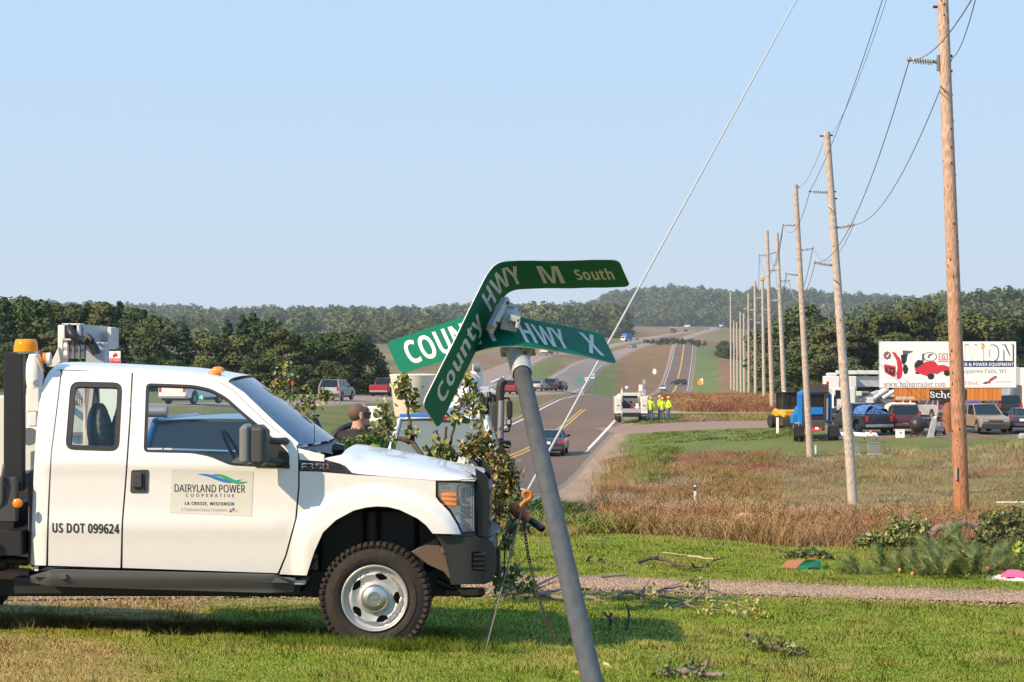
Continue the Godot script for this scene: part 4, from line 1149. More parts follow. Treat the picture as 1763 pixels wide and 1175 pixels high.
	panel(lt, V2([92, 640, 104, 642, 97, 700, 87, 780, 81, 900, 79, 974, 60, 973, 66, 800, 78, 700]), [], func(q: Vector2) -> Vector3: return (far_side(TB).call(q) as Vector3) + Vector3(0, 0, 0.045), 14.0, Vector3.BACK)
	obj("cab_lining", lt, M.cloth, root)
	var bg := MB.new()
	panel(bg, bh, [], back, 0.12, Vector3(-1, 0.1, 0))
	obj("rear_window", bg, M.glass, root)
	# windshield
	rows = []
	for i in 9:
		var w := i / 8.0
		var p := T(lerpf(394.0, 513.0, w), lerpf(659.0, 768.0, w), lerpf(0.225, 0.06, w))
		var row := []
		for j in 15:
			var s := j / 14.0
			var bul := 1.0 - pow(absf(2 * s - 1), 2.4)
			row.append(Vector3(p.x + bul * lerpf(0.07, 0.19, w), p.y + bul * lerpf(0.03, 0.02, w), lerpf(p.z, -2.03 - p.z, s)))
		rows.append(row)
	var ws := MB.new()
	ws.grid(rows, Vector3(1, 1, 0))
	obj("windshield", ws, M.shieldglass, root)
	var cowl := MB.new()
	rows = []
	for i in 4:
		var w := i / 3.0
		var row := []
		for j in 11:
			var s := j / 10.0
			var bul := 1.0 - pow(absf(2 * s - 1), 2.4)
			var a := T(lerpf(512, 560, w), lerpf(772, 782, w), 0.05)
			row.append(Vector3(a.x + bul * lerpf(0.17, -0.06, w) + w * 0.06, a.y + bul * lerpf(0.02, 0.045, w), lerpf(-0.03, -2.0, s)))
		rows.append(row)
	cowl.grid(rows, Vector3.UP)
	obj("cowl", cowl, M.black, root)
	for z in [0.35, 1.1]:
		var wp := MB.new()
		wp.tube([T(546, 775, z), T(532, 766, z + 0.05), T(522, 757, z + 0.3), T(524, 752, z + 0.55)], [0.012, 0.011, 0.008, 0.006], 6)
		wp.ball(T(545, 773, z), Vector3(0.03, 0.025, 0.03), 6)
		obj("wiper", wp, M.black, root)
	var an := MB.new()
	an.tube([T(541, 783, 0.22), T(541, 700, 0.22), T(540, 610, 0.22)], [0.0035, 0.0025, 0.002], 5)
	an.ball(T(541, 780, 0.22), Vector3(0.015, 0.03, 0.015), 6)
	obj("antenna", an, M.black, root)
	# door glass, rubber frames
	for s in 1:
		for w in 2:
			var outer: PackedVector2Array = rear_hole if w == 0 else front_hole
			var inner: PackedVector2Array = Geometry2D.offset_polygon(outer, -9.0 if w == 0 else -4.5)[0]
			var f := func(q: Vector2) -> Vector3: return TB(q) + Vector3(0, 0, -0.006)
			var g := func(q: Vector2) -> Vector3: return TB(q) + Vector3(0, 0, -0.014)
			var gk := MB.new()
			panel(gk, outer, [inner], f if s == 0 else far_side(f), 14.0, Vector3(0, 0, 1 - 2 * s), gk, 0.03)
			var parent: Node = rd if w == 0 else fd
			if s == 1: parent = root
			obj("window_seal", gk, M.black, parent)
			var gl := MB.new()
			panel(gl, Geometry2D.offset_polygon(outer, -4.0)[0], [], g if s == 0 else far_side(g), 20.0, Vector3(0, 0, 1 - 2 * s))
			obj("window", gl, M.glass, parent)
	var hn := MB.new()
	panel(hn, rounded(V2([226, 810, 256, 809, 255, 849, 224, 849]), 4), [], func(q: Vector2) -> Vector3: return TB(q) + Vector3(0, 0, 0.006), 10.0, Vector3.BACK, hn, 0.02)
	hn.box(T(236, 827, -0.02), Vector3(0.075, 0.115, 0.022), 0.008)
	hn.box(T(247, 829, -0.008), Vector3(0.012, 0.14, 0.014), 0.004)
	obj("handle", hn, M.plastic, fd)
	# decal and lettering on the doors
	var dec := MB.new()
	panel(dec, V2([296, 808, 436, 812, 433, 889, 292, 883]), [], func(q: Vector2) -> Vector3: return TB(q) + Vector3(0, 0, 0.0025), 12.0, Vector3.BACK)
	var dc := obj("door_decal", dec, M.decal, fd)
	var on := func(x0: float, y0: float, x1: float, y1: float, sl: float) -> Callable:
		return func(q: Vector2) -> Vector3: return TB(Vector2(lerpf(x0, x1, q.x), lerpf(y1, y0, q.y) + (x1 - x0) * q.x * sl)) + Vector3(0, 0, 0.005)
	var tx := MB.new()
	letters(tx, "DAIRYLAND POWER", "Droid Sans", on.call(300.5, 834, 422, 847, 0.012), Vector3.BACK, 0.08)
	obj("lettering", tx, M.ink, dc)
	tx = MB.new()
	letters(tx, "COOPERATIVE", "Droid Sans", on.call(320, 850, 403, 855.5, 0.012), Vector3.BACK, 0.08, 18)
	letters(tx, "LA CROSSE, WISCONSIN", "Droid Sans Bold", on.call(318.5, 864, 402.5, 870.5, 0.014), Vector3.BACK, 0.08, 5)
	obj("lettering", tx, M.ink, dc)
	tx = MB.new()
	letters(tx, "A Touchstone Energy Cooperative", "Droid Serif", on.call(311.5, 874, 391.5, 881.5, 0.014), Vector3.BACK, 0.08)
	obj("lettering", tx, mat([0.42, 0.41, 0.37], 0.6), dc)
	for e in [["printred", [[394, 882, 397, 876, 400, 882]]], ["printblue", [[399, 875, 404, 875, 402.5, 880, 400.5, 880]]], ["printorange", [[403, 881, 406.5, 877.5, 410, 882.5]]]]:
		var em := MB.new()
		for poly in e[1]: panel(em, V2(poly), [], func(q: Vector2) -> Vector3: return TB(q) + Vector3(0, 0, 0.005), 12.0, Vector3.BACK)
		obj("emblem", em, M[e[0]], dc)
	for e in [["printblue", 0.0], ["printgreen", 1.0]]:
		var sw := MB.new()
		var pts := []
		for i in 15:
			var w := i / 14.0
			var x: float = lerpf(339, 418, w) if e[1] < 0.5 else lerpf(364, 427, w)
			var y: float = (820 + w * 3.5 - 4.5 * sin(PI * 2 * w * 0.82 + 0.7) * (1 if true else 0)) if e[1] < 0.5 else (820.5 + 5 * w - 5.0 * sin(PI * 2 * w * 0.8 + 0.55))
			pts.append(Vector2(x, y))
		var poly := PackedVector2Array(pts)
		for i in range(13, 0, -1): poly.append(pts[i] + Vector2(0, 6.2 * sin(PI * i / 14.0)))
		panel(sw, poly, [], func(q: Vector2) -> Vector3: return TB(q) + Vector3(0, 0, 0.005 + 0.001 * e[1]), 12.0, Vector3.BACK)
		obj("emblem", sw, M[e[0]], dc)
	tx = MB.new()
	letters(tx, "US DOT 099624", "Droid Sans Bold", func(q: Vector2) -> Vector3: return TB(Vector2(90 + q.x * 115.5, 917.5 - q.y * 17 + q.x * 2.0)) + Vector3(0, 0, 0.003), Vector3.BACK, 0.08)
	obj("lettering", tx, M.ink, rd)
	# mirror
	var mr := Node3D.new()
	mr.name = "side_mirror"
	root.add_child(mr, true)
	var mb := MB.new()
	mb.x = Transform3D(Basis(Vector3.UP, -0.12), T(425, 765, -0.25))
	mb.box(Vector3(0.0, 0, 0), Vector3(0.085, 0.305, 0.2), 0.035)
	obj("mirror_back", mb, M.grey, mr)
	mb = MB.new()
	mb.x = Transform3D(Basis(Vector3.UP, -0.12), T(446, 767, -0.24))
	mb.box(Vector3(0.0, 0, 0), Vector3(0.14, 0.31, 0.2), 0.045)
	obj("mirror_shell", mb, M.plastic, mr)
	mb = MB.new()
	for y in [757.0, 792.0]: mb.tube([T(452, y, -0.22), T(476, y + 3, -0.1), T(492, y + 3, 0.03)], [0.028, 0.026, 0.03], 8)
	panel(mb, V2([446, 733, 478, 764, 497, 783, 499, 807, 440, 805]), [], func(q: Vector2) -> Vector3: return TB(q) + Vector3(0, 0, 0.006), 12.0, Vector3.BACK, mb, 0.03)
	obj("mirror_arm", mb, M.black, mr)
	# headlight
	var hl := Node3D.new()
	hl.name = "headlight"
	root.add_child(hl, true)
	var hp := V2([752, 829, 819, 830, 821, 919, 795, 918, 788, 902, 774, 879, 757, 862, 752, 854])
	var lb := MB.new()
	panel(lb, hp, [], func(q: Vector2) -> Vector3: return TB(q) + Vector3(0, 0, -0.09), 8.0, Vector3.BACK)
	for y in [834.0, 840.0, 868.0, 884.0, 901.0]: lb.tube([T(758 + (y - 834) * 0.4, y, body_depth(768, 860) + 0.075), T(818, y + 1, body_depth(816, 860) + 0.075)], [0.008], 5)
	obj("reflector", lb, M.chromedull, hl)
	lb = MB.new()
	panel(lb, rounded(V2([789, 836, 817, 836, 818, 873, 792, 873]), 8), [rounded(V2([793, 840, 814, 840, 815, 869, 795, 869]), 6)], func(q: Vector2) -> Vector3: return TB(q) + Vector3(0, 0, -0.05), 8.0, Vector3.BACK, lb, 0.03)
	for i in 6: lb.tube([T(797 + 3.6 * i, 840, body_depth(800, 866) + 0.07), T(797 + 3.6 * i, 914, body_depth(800, 900) + 0.07)], [0.005], 5)
	obj("lamp_bezel", lb, M.boomgrey, hl)
	lb = MB.new()
	panel(lb, V2([753, 849, 786, 848, 786, 874, 770, 873, 757, 860, 753, 854]), [], func(q: Vector2) -> Vector3: return TB(q) + Vector3(0, 0, -0.02), 8.0, Vector3.BACK, lb, 0.03)
	for i in 3: lb.box(T(772, 853 + 8 * i, body_depth(772, 860) + 0.016), Vector3(0.12, 0.012, 0.01), 0.003)
	obj("turn_signal", lb, M.amber, hl)
	lb = MB.new()
	panel(lb, hp, [], func(q: Vector2) -> Vector3: return TB(q) + Vector3(0, 0, -0.004), 8.0, Vector3.BACK)
	obj("lens", lb, M.clear, hl)
	lb = MB.new()
	panel(lb, V2([752, 829, 819, 830, 821, 919, 795, 918, 788, 902, 774, 879, 757, 862, 752, 854]), [Geometry2D.offset_polygon(hp, -2.2)[0]], func(q: Vector2) -> Vector3: return TB(q) + Vector3(0, 0, -0.002), 8.0, Vector3.BACK, lb, 0.06)
	obj("lens_frame", lb, M.black, hl)
	# grille, front face
	var gr := MB.new()
	rows = []
	for i in 9:
		var s := i / 8.0
		var row := []
		for q in [[820.5, 811], [827, 813], [834, 817], [840, 826], [842.5, 850], [843, 898], [841.5, 926]]:
			var dd := lerpf(0.09, 1.94, s)
			var cur := 1.0 - pow(absf(2 * s - 1), 2.2)
			var p := T(q[0], q[1], 0.0)
			row.append(Vector3(p.x + (cur - 1.0) * 0.1, p.y - 0.08 * cur, -dd))
		rows.append(row)
	gr.grid(rows, Vector3(1, 0.2, 0))
	var side := V2([819, 807, 834, 815.5, 841, 827, 843, 860, 842, 898, 841, 926, 823, 922, 821, 828])
	for s in 2:
		var f := func(q: Vector2) -> Vector3: return T(q.x, q.y, 0.115 + 0.0009 * (q.x - 820))
		panel(gr, side, [], f if s == 0 else far_side(f), 9.0, Vector3(0, 0, 1 - 2 * s), gr, 0.03)
	obj("grille", gr, M.black, root)
	gr = MB.new()
	for k in 3: gr.box(T(836, 838 + 26 * k, 1.0), Vector3(0.1, 0.05, 1.3), 0.015)
	obj("grille_bar", gr, M.plastic, root)
	# bumper
	var bp := MB.new()
	var bside := V2([750, 921, 838, 927, 848, 934, 854, 945, 855, 978, 847, 1001, 836, 1006, 776, 1007, 771, 968, 763, 945])
	rows = []
	for s in 2:
		var f := func(q: Vector2) -> Vector3: return T(q.x, q.y, 0.02 + 0.16 * pow(maxf(q.x - 800, 0) / 55.0, 2.0))
		panel(bp, bside, [rounded(V2([812, 950, 838, 951, 838, 984, 812, 983]), 5)], f if s == 0 else far_side(f), 9.0, Vector3(0, 0, 1 - 2 * s), bp, 0.12)
	for i in 9:
		var s := i / 8.0
		var row := []
		for q in [[838, 927], [848, 934], [854, 945], [855, 978], [847, 1001], [830, 1007]]:
			var cur := 1.0 - pow(absf(2 * s - 1), 2.0)
			row.append(Vector3(T(q[0], q[1], 0.0).x + (cur - 1.0) * 0.07, T(q[0], q[1]).y, -lerpf(0.17, 1.86, s)))
		rows.append(row)
	bp.grid(rows, Vector3(1, 0, 0))
	rows = []
	for i in 7:
		var s := i / 6.0
		rows.append([T(752, 921.5, 0) + Vector3(0, 0, -2.0 * s), T(800, 924, 0) + Vector3(0, 0, -0.03 - 1.96 * s), T(840, 927, 0) + Vector3(0.1 * sin(PI * s), 0, -0.17 - 1.69 * s)])
	bp.grid(rows, Vector3.UP)
	obj("bumper", bp, M.plasticdark, root)
	var fg := MB.new()
	fg.box(T(825, 967, 0.09), Vector3(0.12, 0.15, 0.05), 0.01)
	for i in 4: fg.box(T(825, 955 + 8 * i, 0.05), Vector3(0.1, 0.012, 0.03), 0.004)
	obj("bumper_recess", fg, M.black, root)
	var hk := MB.new()
	hk.box(T(856, 968, 0.45), Vector3(0.05, 0.22, 0.09), 0.012)
	obj("tow_bracket", hk, M.black, root)
	hk = MB.new()
	hk.box(T(856, 968, 1.5), Vector3(0.05, 0.22, 0.09), 0.012)
	obj("tow_bracket", hk, M.black, root)
	# running board
	var rn := MB.new()
	panel(rn, V2([52, 992, 89, 981, 473, 990, 508, 1001, 505, 1020, 460, 1021, 89, 1010, 52, 1003]), [], func(q: Vector2) -> Vector3: return T(q.x, q.y, -0.09 + 0.05 * smoothstep(995, 1020, q.y) + 0.06 * smoothstep(88, 52, q.x) + 0.06 * smoothstep(465, 508, q.x)), 10.0, Vector3.BACK, rn, 0.05)
	rn.prism([Vector2(T(60, 0).x, T(0, 992).y), Vector2(T(498, 0).x, T(0, 1002).y), Vector2(T(476, 0).x, T(0, 991).y), Vector2(T(89, 0).x, T(0, 982).y)], -0.2, 0.08)
	rn.box(T(110, 993, -0.1), Vector3(0.05, 0.045, 0.02), 0.008)
	obj("running_board", rn, M.boardgrey, root)
	rn = MB.new()
	rn.box(T(505, 1000, 0.25), Vector3(0.22, 0.04, 0.3), 0.01)
	obj("running_board_bracket", rn, M.offwhite, root)
	# chassis, engine bay, floor
	var ch := MB.new()
	for z in [0.55, 1.48]: ch.box(T(290, 1004, z), Vector3(4.6, 0.2, 0.1), 0.01)
	ch.box(T(300, 990, 1.015), Vector3(2.2, 0.12, 1.7))
	ch.box(T(642, 1018, 1.015), Vector3(0.14, 0.16, 1.6), 0.05)
	ch.box(T(640, 930, 1.015), Vector3(0.8, 0.6, 0.9), 0.05)
	ch.box(T(770, 880, 1.015), Vector3(0.12, 0.5, 1.5))
	for z in [0.18, 1.85]: ch.box(T(516, 900, z), Vector3(0.05, 0.8, 0.3))
	for z in [0.36, 1.67]:
		ch.box(T(640, 862, z), Vector3(1.35, 0.03, 0.62)); ch.box(T(640, 900, z * 1.0 + (0.29 if z < 1 else -0.29)), Vector3(1.3, 0.5, 0.03))
	ch.tube([T(640, 985, 0.5), T(640, 880, 0.5)], [0.07, 0.07], 10)
	obj("chassis", ch, M.black, root)
	var lk := MB.new()
	lk.prism([Vector2(T(705, 0).x, T(0, 955).y), Vector2(T(750, 0).x, T(0, 930).y), Vector2(T(768, 0).x, T(0, 965).y), Vector2(T(776, 0).x, T(0, 1006).y), Vector2(T(762, 0).x, T(0, 990).y), Vector2(T(735, 0).x, T(0, 978).y)], -0.32, -0.22, 0.01)
	lk.box(T(770, 940, 0.16), Vector3(0.09, 0.12, 0.06), 0.01)
	obj("bumper_bracket", lk, M.rustdim, root)
	lk = MB.new()
	lk.box(T(800, 1019, 0.4), Vector3(0.32, 0.05, 0.2), 0.01)
	lk.tube([T(752, 1000, 0.4), T(800, 1024, 0.4), T(830, 1024, 0.4)], [0.03, 0.025, 0.02], 8)
	obj("tow_hook", lk, M.black, root)
	# inside of the cab
	var it := MB.new()
	it.box(T(290, 880, 1.015), Vector3(1.9, 0.75, 1.72), 0.03)
	it.box(T(470, 810, 1.015), Vector3(0.55, 0.28, 1.75), 0.08)
	obj("cab_interior", it, M.cloth, root)
	for z in [0.62, 1.42]:
		var st := Node3D.new()
		st.name = "seat"
		root.add_child(st, true)
		var sb := MB.new()
		sb.x = Transform3D(Basis(Vector3.BACK, 0.16), T(205, 745, z))
		sb.ball(Vector3(0.06, -0.1, 0), Vector3(0.1, 0.34, 0.25), 12)
		obj("seat_back", sb, M.black, st)
		sb = MB.new()
		sb.x = Transform3D(Basis(Vector3.BACK, 0.16), T(205, 745, z))
		sb.ball(Vector3(0.03, -0.1, 0.03), Vector3(0.09, 0.27, 0.19), 12)
		obj("seat_cover", sb, M.camo, st)
	var rs := MB.new()
	rs.x = Transform3D(Basis(Vector3.BACK, 0.12), T(172, 742, 0.5))
	rs.ball(Vector3(0, -0.02, 0), Vector3(0.095, 0.24, 0.24), 12)
	rs.ball(Vector3(0.03, -0.24, 0), Vector3(0.13, 0.1, 0.24), 10)
	var rso := obj("rear_seat", rs, M.black, root)
	rs = MB.new()
	rs.x = Transform3D(Basis(Vector3.BACK, 0.1), T(178, 738, 0.42))
	rs.ball(Vector3(0, 0, 0), Vector3(0.05, 0.2, 0.2), 12)
	rs.ball(Vector3(0.02, -0.22, 0), Vector3(0.1, 0.07, 0.19), 10)
	obj("seat_cover", rs, M.camo, rso)
	var wh := MB.new()
	var ring := []
	for i in 25: ring.append(T(402, 775, 1.45) + Basis(Vector3.BACK, 0.5) * Vector3(0, 0.19 * cos(TAU * i / 24), 0.19 * sin(TAU * i / 24)))
	wh.tube(ring, [0.016], 6, false)
	obj("steering_wheel", wh, M.black, root)
	# marker lamps on the roof
	for z in [0.36, 1.015, 1.67]:
		var ml := MB.new()
		ml.ball(T(369 if z < 0.9 else 375, 644 if z < 0.9 else 638, z) , Vector3(0.055, 0.032, 0.05), 8)
		obj("marker_lamp", ml, M.amber, root)
	for e in [V2([210, 790, 512, 800, 513, 837, 508, 893, 491, 956, 478, 987, 211, 978]), V2([87, 790, 207, 790, 207, 978, 83, 974])]:
		var dd := MB.new()
		panel(dd, e, [], far_side(TB), 14.0, Vector3(0, 0, -1), dd, 0.05)
		obj("far_door", dd, M.white, root)
	# wheels; the rear axle stands outside the frame
	make_wheel(root, Vector3(0, 0, -0.005), 1.0); make_wheel(root, Vector3(0, 0, -2.025), -1.0)
	make_wheel(root, T(-165, 1019, 0.0), 1.0); make_wheel(root, T(-165, 1019, 0.0) + Vector3(0, 0, -2.03), -1.0)
	# flat deck with its upright behind the cab
	var dk := MB.new()
	dk.box(T(-150, 920, 1.0) + Vector3(0, 0.02, 0), Vector3(1.72, 0.12, 2.2), 0.01)
	dk.box(T(25, 930, 0.3), Vector3(0.24, 0.2, 0.6), 0.01)
	dk.box(T(25, 895, 0.6), Vector3(0.2, 0.3, 0.9), 0.01)
	obj("flat_deck", dk, M.black, root)
	dk = MB.new()
	dk.box(T(25, 726, 0.12), Vector3(0.145, 1.06, 0.12), 0.008)
	obj("rack_post", dk, M.black, root)
	dk = MB.new()
	dk.box(T(25, 690, 1.85), Vector3(0.145, 0.76, 0.1), 0.008); dk.box(T(25, 830, 1.0), Vector3(0.1, 0.12, 1.8), 0.01)
	obj("rack_frame", dk, M.black, root)
	dk = MB.new()
	dk.box(T(12, 860, -0.02), Vector3(0.16, 0.34, 0.1), 0.01)
	dk.tube([T(8, 800, -0.06), T(3, 830, -0.1), T(4, 862, -0.08), T(-2, 880, -0.05)], [0.015], 8)
	obj("hose_box", dk, M.plastic, root)
	dk = MB.new()
	dk.x = Transform3D(Basis(Vector3.RIGHT, PI / 2), T(30, 867, -0.09))
	dk.lathe([Vector2(0.036, -0.02), Vector2(0.036, 0.012), Vector2(0.03, 0.02), Vector2(0, 0.022)], 20)
	obj("side_marker", dk, M.amber, root)
	dk = MB.new()
	dk.x = Transform3D(Basis.IDENTITY, T(44, 605, 0.15))
	dk.lathe([Vector2(0.0, -0.005), Vector2(0.094, -0.005), Vector2(0.088, 0.05), Vector2(0.08, 0.085), Vector2(0.07, 0.092), Vector2(0.0, 0.094)].map(func(q): return q), 28)
	var bc := obj("beacon", dk, M.amberglass, root)
	dk = MB.new()
	dk.x = Transform3D(Basis.IDENTITY, T(44, 605, 0.15))
	dk.lathe([Vector2(0.0, -0.02), Vector2(0.098, -0.02), Vector2(0.1, -0.002), Vector2(0.0, -0.002)], 28)
	obj("beacon_base", dk, M.steel, bc)
	dk = MB.new()
	dk.tube([T(-90, 985, 0.45), T(0, 987, 0.4), T(52, 990, 0.4)], [0.05], 12)
	obj("exhaust_pipe", dk, M.rustlight, root)
	dk = MB.new()
	dk.tube([T(-90, 968, 0.3), T(10, 965, 0.3), T(48, 967, 0.3)], [0.035], 10)
	dk.ball(T(2, 970, 0.3), Vector3(0.07, 0.06, 0.06), 8)
	obj("drive_shaft", dk, M.black, root)

# ---- the bent street sign ---------------------------------------------------------------------------
func rail(pts: Array) -> Curve3D:
	var c := Curve3D.new()
	c.bake_interval = 0.004
	for i in pts.size():
		var a: Vector3 = pts[maxi(i - 1, 0)]; var b: Vector3 = pts[mini(i + 1, pts.size() - 1)]
		var t := (b - a).normalized()
		var k0: float = (pts[i] - a).length() * 0.33; var k1: float = (b - pts[i]).length() * 0.33
		c.add_point(pts[i], -t * k0, t * k1)
	return c

func blade_sign(root: Node3D, at: Vector3, low: Array, high: Array, words: Array) -> void:
	var a := rail(low.map(func(p): return p - at)); var b := rail(high.map(func(p): return p - at))
	var la := a.get_baked_length(); var lb := b.get_baked_length()
	var ln := (la + lb) * 0.5
	var f := func(q: Vector2) -> Vector3:
		var s := q.x / ln; var t := q.y / 0.22
		return a.sample_baked(s * la, true).lerp(b.sample_baked(s * lb, true), t) + Vector3(0, 0.3, 1) * (0.007 * noise.get_noise_2d(q.x * 70.0, q.y * 60.0 + ln * 900.0))
	var p := rounded(V2([0, 0, ln, 0, ln, 0.22, 0, 0.22]), 0.035)
	var face := MB.new(); var rim := MB.new(); var back := MB.new()
	panel(face, p, [], f, 0.018, Vector3(0, 0, 1), rim, 0.003)
	var nf := func(q: Vector2) -> Vector3:
		var m: Vector3 = (f.call(q + Vector2(0.002, 0)) - f.call(q - Vector2(0.002, 0))).cross(f.call(q + Vector2(0, 0.002)) - f.call(q - Vector2(0, 0.002))).normalized()
		return f.call(q) - (m if m.z > 0 else -m) * 0.003
	panel(back, p, [], nf, 0.03, Vector3(0, 0, -1))
	var so := obj("sign_blade", face, M.signgreen, root)
	obj("blade_edge", rim, M.alubright, so)
	obj("blade_back", back, M.alubright, so)
	for w in words:   # [text, from, to, bottom, top]
		var lt := MB.new()
		letters(lt, w[0], "Droid Sans Bold", func(q: Vector2) -> Vector3:
			var g := Vector2(lerpf(w[1], w[2], q.x) * ln, lerpf(w[3], w[4], q.y) * 0.22)
			var m: Vector3 = (f.call(g + Vector2(0.002, 0)) - f.call(g - Vector2(0.002, 0))).cross(f.call(g + Vector2(0, 0.002)) - f.call(g - Vector2(0, 0.002))).normalized()
			return f.call(g) + (m if m.z > 0 else -m) * 0.0012, Vector3(0, 0, 1), 0.05)
		obj("lettering", lt, M.letter, so)

func street_sign() -> void:
	var top := W(893, 618, 6.5); var low := W(1020, 1175, 5.0)
	var dirn := (top - low).normalized()
	var base := low
	for i in 200:
		if base.y < H(base.x, base.z) - 0.1: break
		base -= dirn * 0.02
	var root := thing("street_sign", "leaning grey street sign post with two bent green county highway blades", "street sign", base)
	var b := MB.new()
	var pts := []
	for i in 13: pts.append(base.lerp(top, i / 12.0) - base)
	b.tube(pts, [0.0245], 28)
	obj("post", b, M.post, root)
	# cap casting with its flange
	var rx := Vector3.RIGHT; var up := dirn; var fz := rx.cross(up).normalized()
	rx = up.cross(fz).normalized()
	var fr := Transform3D(Basis(rx, up, fz), top - base)
	b = MB.new()
	b.x = fr
	b.lathe([Vector2(0.028, -0.10), Vector2(0.031, -0.095), Vector2(0.033, 0.02), Vector2(0.03, 0.035), Vector2(0.0, 0.035)], 28)
	b.x = fr * Transform3D(Basis.IDENTITY, Vector3(0.004, 0.065, 0.012))
	b.box(Vector3.ZERO, Vector3(0.105, 0.052, 0.007), 0.003)
	b.box(Vector3(0, 0, -0.022), Vector3(0.105, 0.052, 0.007), 0.003)
	b.prism([Vector2(-0.03, -0.06), Vector2(0.03, -0.06), Vector2(0.045, 0.0), Vector2(-0.045, 0.0)], -0.02, 0.004, 0.003)
	for s in [-0.008, 0.012]: b.box(Vector3(s, -0.02, 0.006), Vector3(0.004, 0.05, 0.008), 0.001)
	var cap := obj("sign_bracket", b, M.cast, root)
	for q in [Vector3(-0.034, 0.067, 0.017), Vector3(0.03, 0.064, 0.017), Vector3(0.016, -0.035, 0.036)]:
		b = MB.new()
		b.x = fr * Transform3D(Basis(Vector3.RIGHT, PI / 2), q)
		b.lathe([Vector2(0.006, -0.004), Vector2(0.006, 0.002), Vector2(0.004, 0.003), Vector2(0.004, 0.0), Vector2(0.0, 0.0)], 10)
		obj("screw", b, M.rust, cap)
	# lower blade
	blade_sign(root, base, [W(690, 644, 6.72), W(770, 620, 6.58), W(840, 600, 6.46), W(870, 596, 6.43), W(905, 597, 6.44), W(985, 610, 6.57), W(1064, 627, 6.72)], [W(664, 590, 6.90), W(746, 562, 6.76), W(822, 540, 6.64), W(853, 537, 6.61), W(890, 545, 6.62), W(962, 559, 6.74), W(1036, 573, 6.88)],
		[["COUNTY", 0.065, 0.49, 0.14, 0.84], ["HWY", 0.565, 0.775, 0.14, 0.82], ["X", 0.865, 0.945, 0.16, 0.84]])
	# upper blade, folded over
	blade_sign(root, base, [W(755, 739, 6.35), W(802, 641, 6.46), W(846, 553, 6.57), W(866, 514, 6.62), W(880, 502, 6.65), W(904, 498.5, 6.69), W(990, 497, 6.79), W(1086, 495, 6.9)], [W(727, 696, 6.17), W(777, 598, 6.27), W(822, 506, 6.37), W(840, 471, 6.41), W(855, 455, 6.43), W(880, 449.5, 6.47), W(969, 448.5, 6.57), W(1066, 447, 6.67)],
		[["County", 0.065, 0.375, 0.12, 0.78], ["HWY", 0.425, 0.615, 0.2, 0.82], ["M", 0.685, 0.765, 0.2, 0.82], ["South", 0.815, 0.955, 0.3, 0.72]])
	# cross bracket between the blades
	var c := W(872, 540, 6.5) - base
	var ax := (W(868, 514, 6.58) - W(838, 572, 6.5)).normalized()
	var az := Vector3(0.55, -0.2, 0.8).normalized()
	az = (az - ax * az.dot(ax)).normalized()
	var ay := az.cross(ax)
	var f2 := Transform3D(Basis(ax, ay, az), W(857, 541, 6.44) - base)
	b = MB.new()
	b.x = f2
	b.box(Vector3(0, 0.004, 0.006), Vector3(0.118, 0.02, 0.026), 0.004)
	b.box(Vector3(0, -0.012, -0.012), Vector3(0.118, 0.03, 0.006), 0.002)
	var ub := obj("cross_bracket", b, M.castdark, root)
	b = MB.new()
	b.x = Transform3D(Basis(Vector3.RIGHT, 1.15) * Basis(Vector3.FORWARD, 0.25), c)
	b.lathe([Vector2(0.0, -0.008), Vector2(0.034, -0.008), Vector2(0.038, -0.004), Vector2(0.038, 0.004), Vector2(0.03, 0.009), Vector2(0.0, 0.011)], 28)
	for i in 4: b.box(Vector3(0.02 * cos(i * 1.57 + 0.4), 0.012, 0.02 * sin(i * 1.57 + 0.4)), Vector3(0.03, 0.008, 0.005), 0.001)
	obj("cross_disc", b, M.cast, ub)
	b = MB.new()
	b.x = Transform3D(Basis(Vector3.FORWARD, 0.2), W(886, 549, 6.46) - base)
	b.box(Vector3.ZERO, Vector3(0.034, 0.02, 0.03), 0.003); b.box(Vector3(0.012, -0.012, 0.0), Vector3(0.012, 0.03, 0.03), 0.003)
	b.box(Vector3(-0.012, -0.014, -0.02), Vector3(0.05, 0.05, 0.012), 0.003)
	obj("blade_clip", b, M.cast, ub)
	for s in [-0.042, 0.04]:
		b = MB.new()
		b.x = f2
		b.ball(Vector3(s, 0.002, 0.02), Vector3(0.006, 0.006, 0.003), 5)
		obj("screw", b, M.rust, ub)

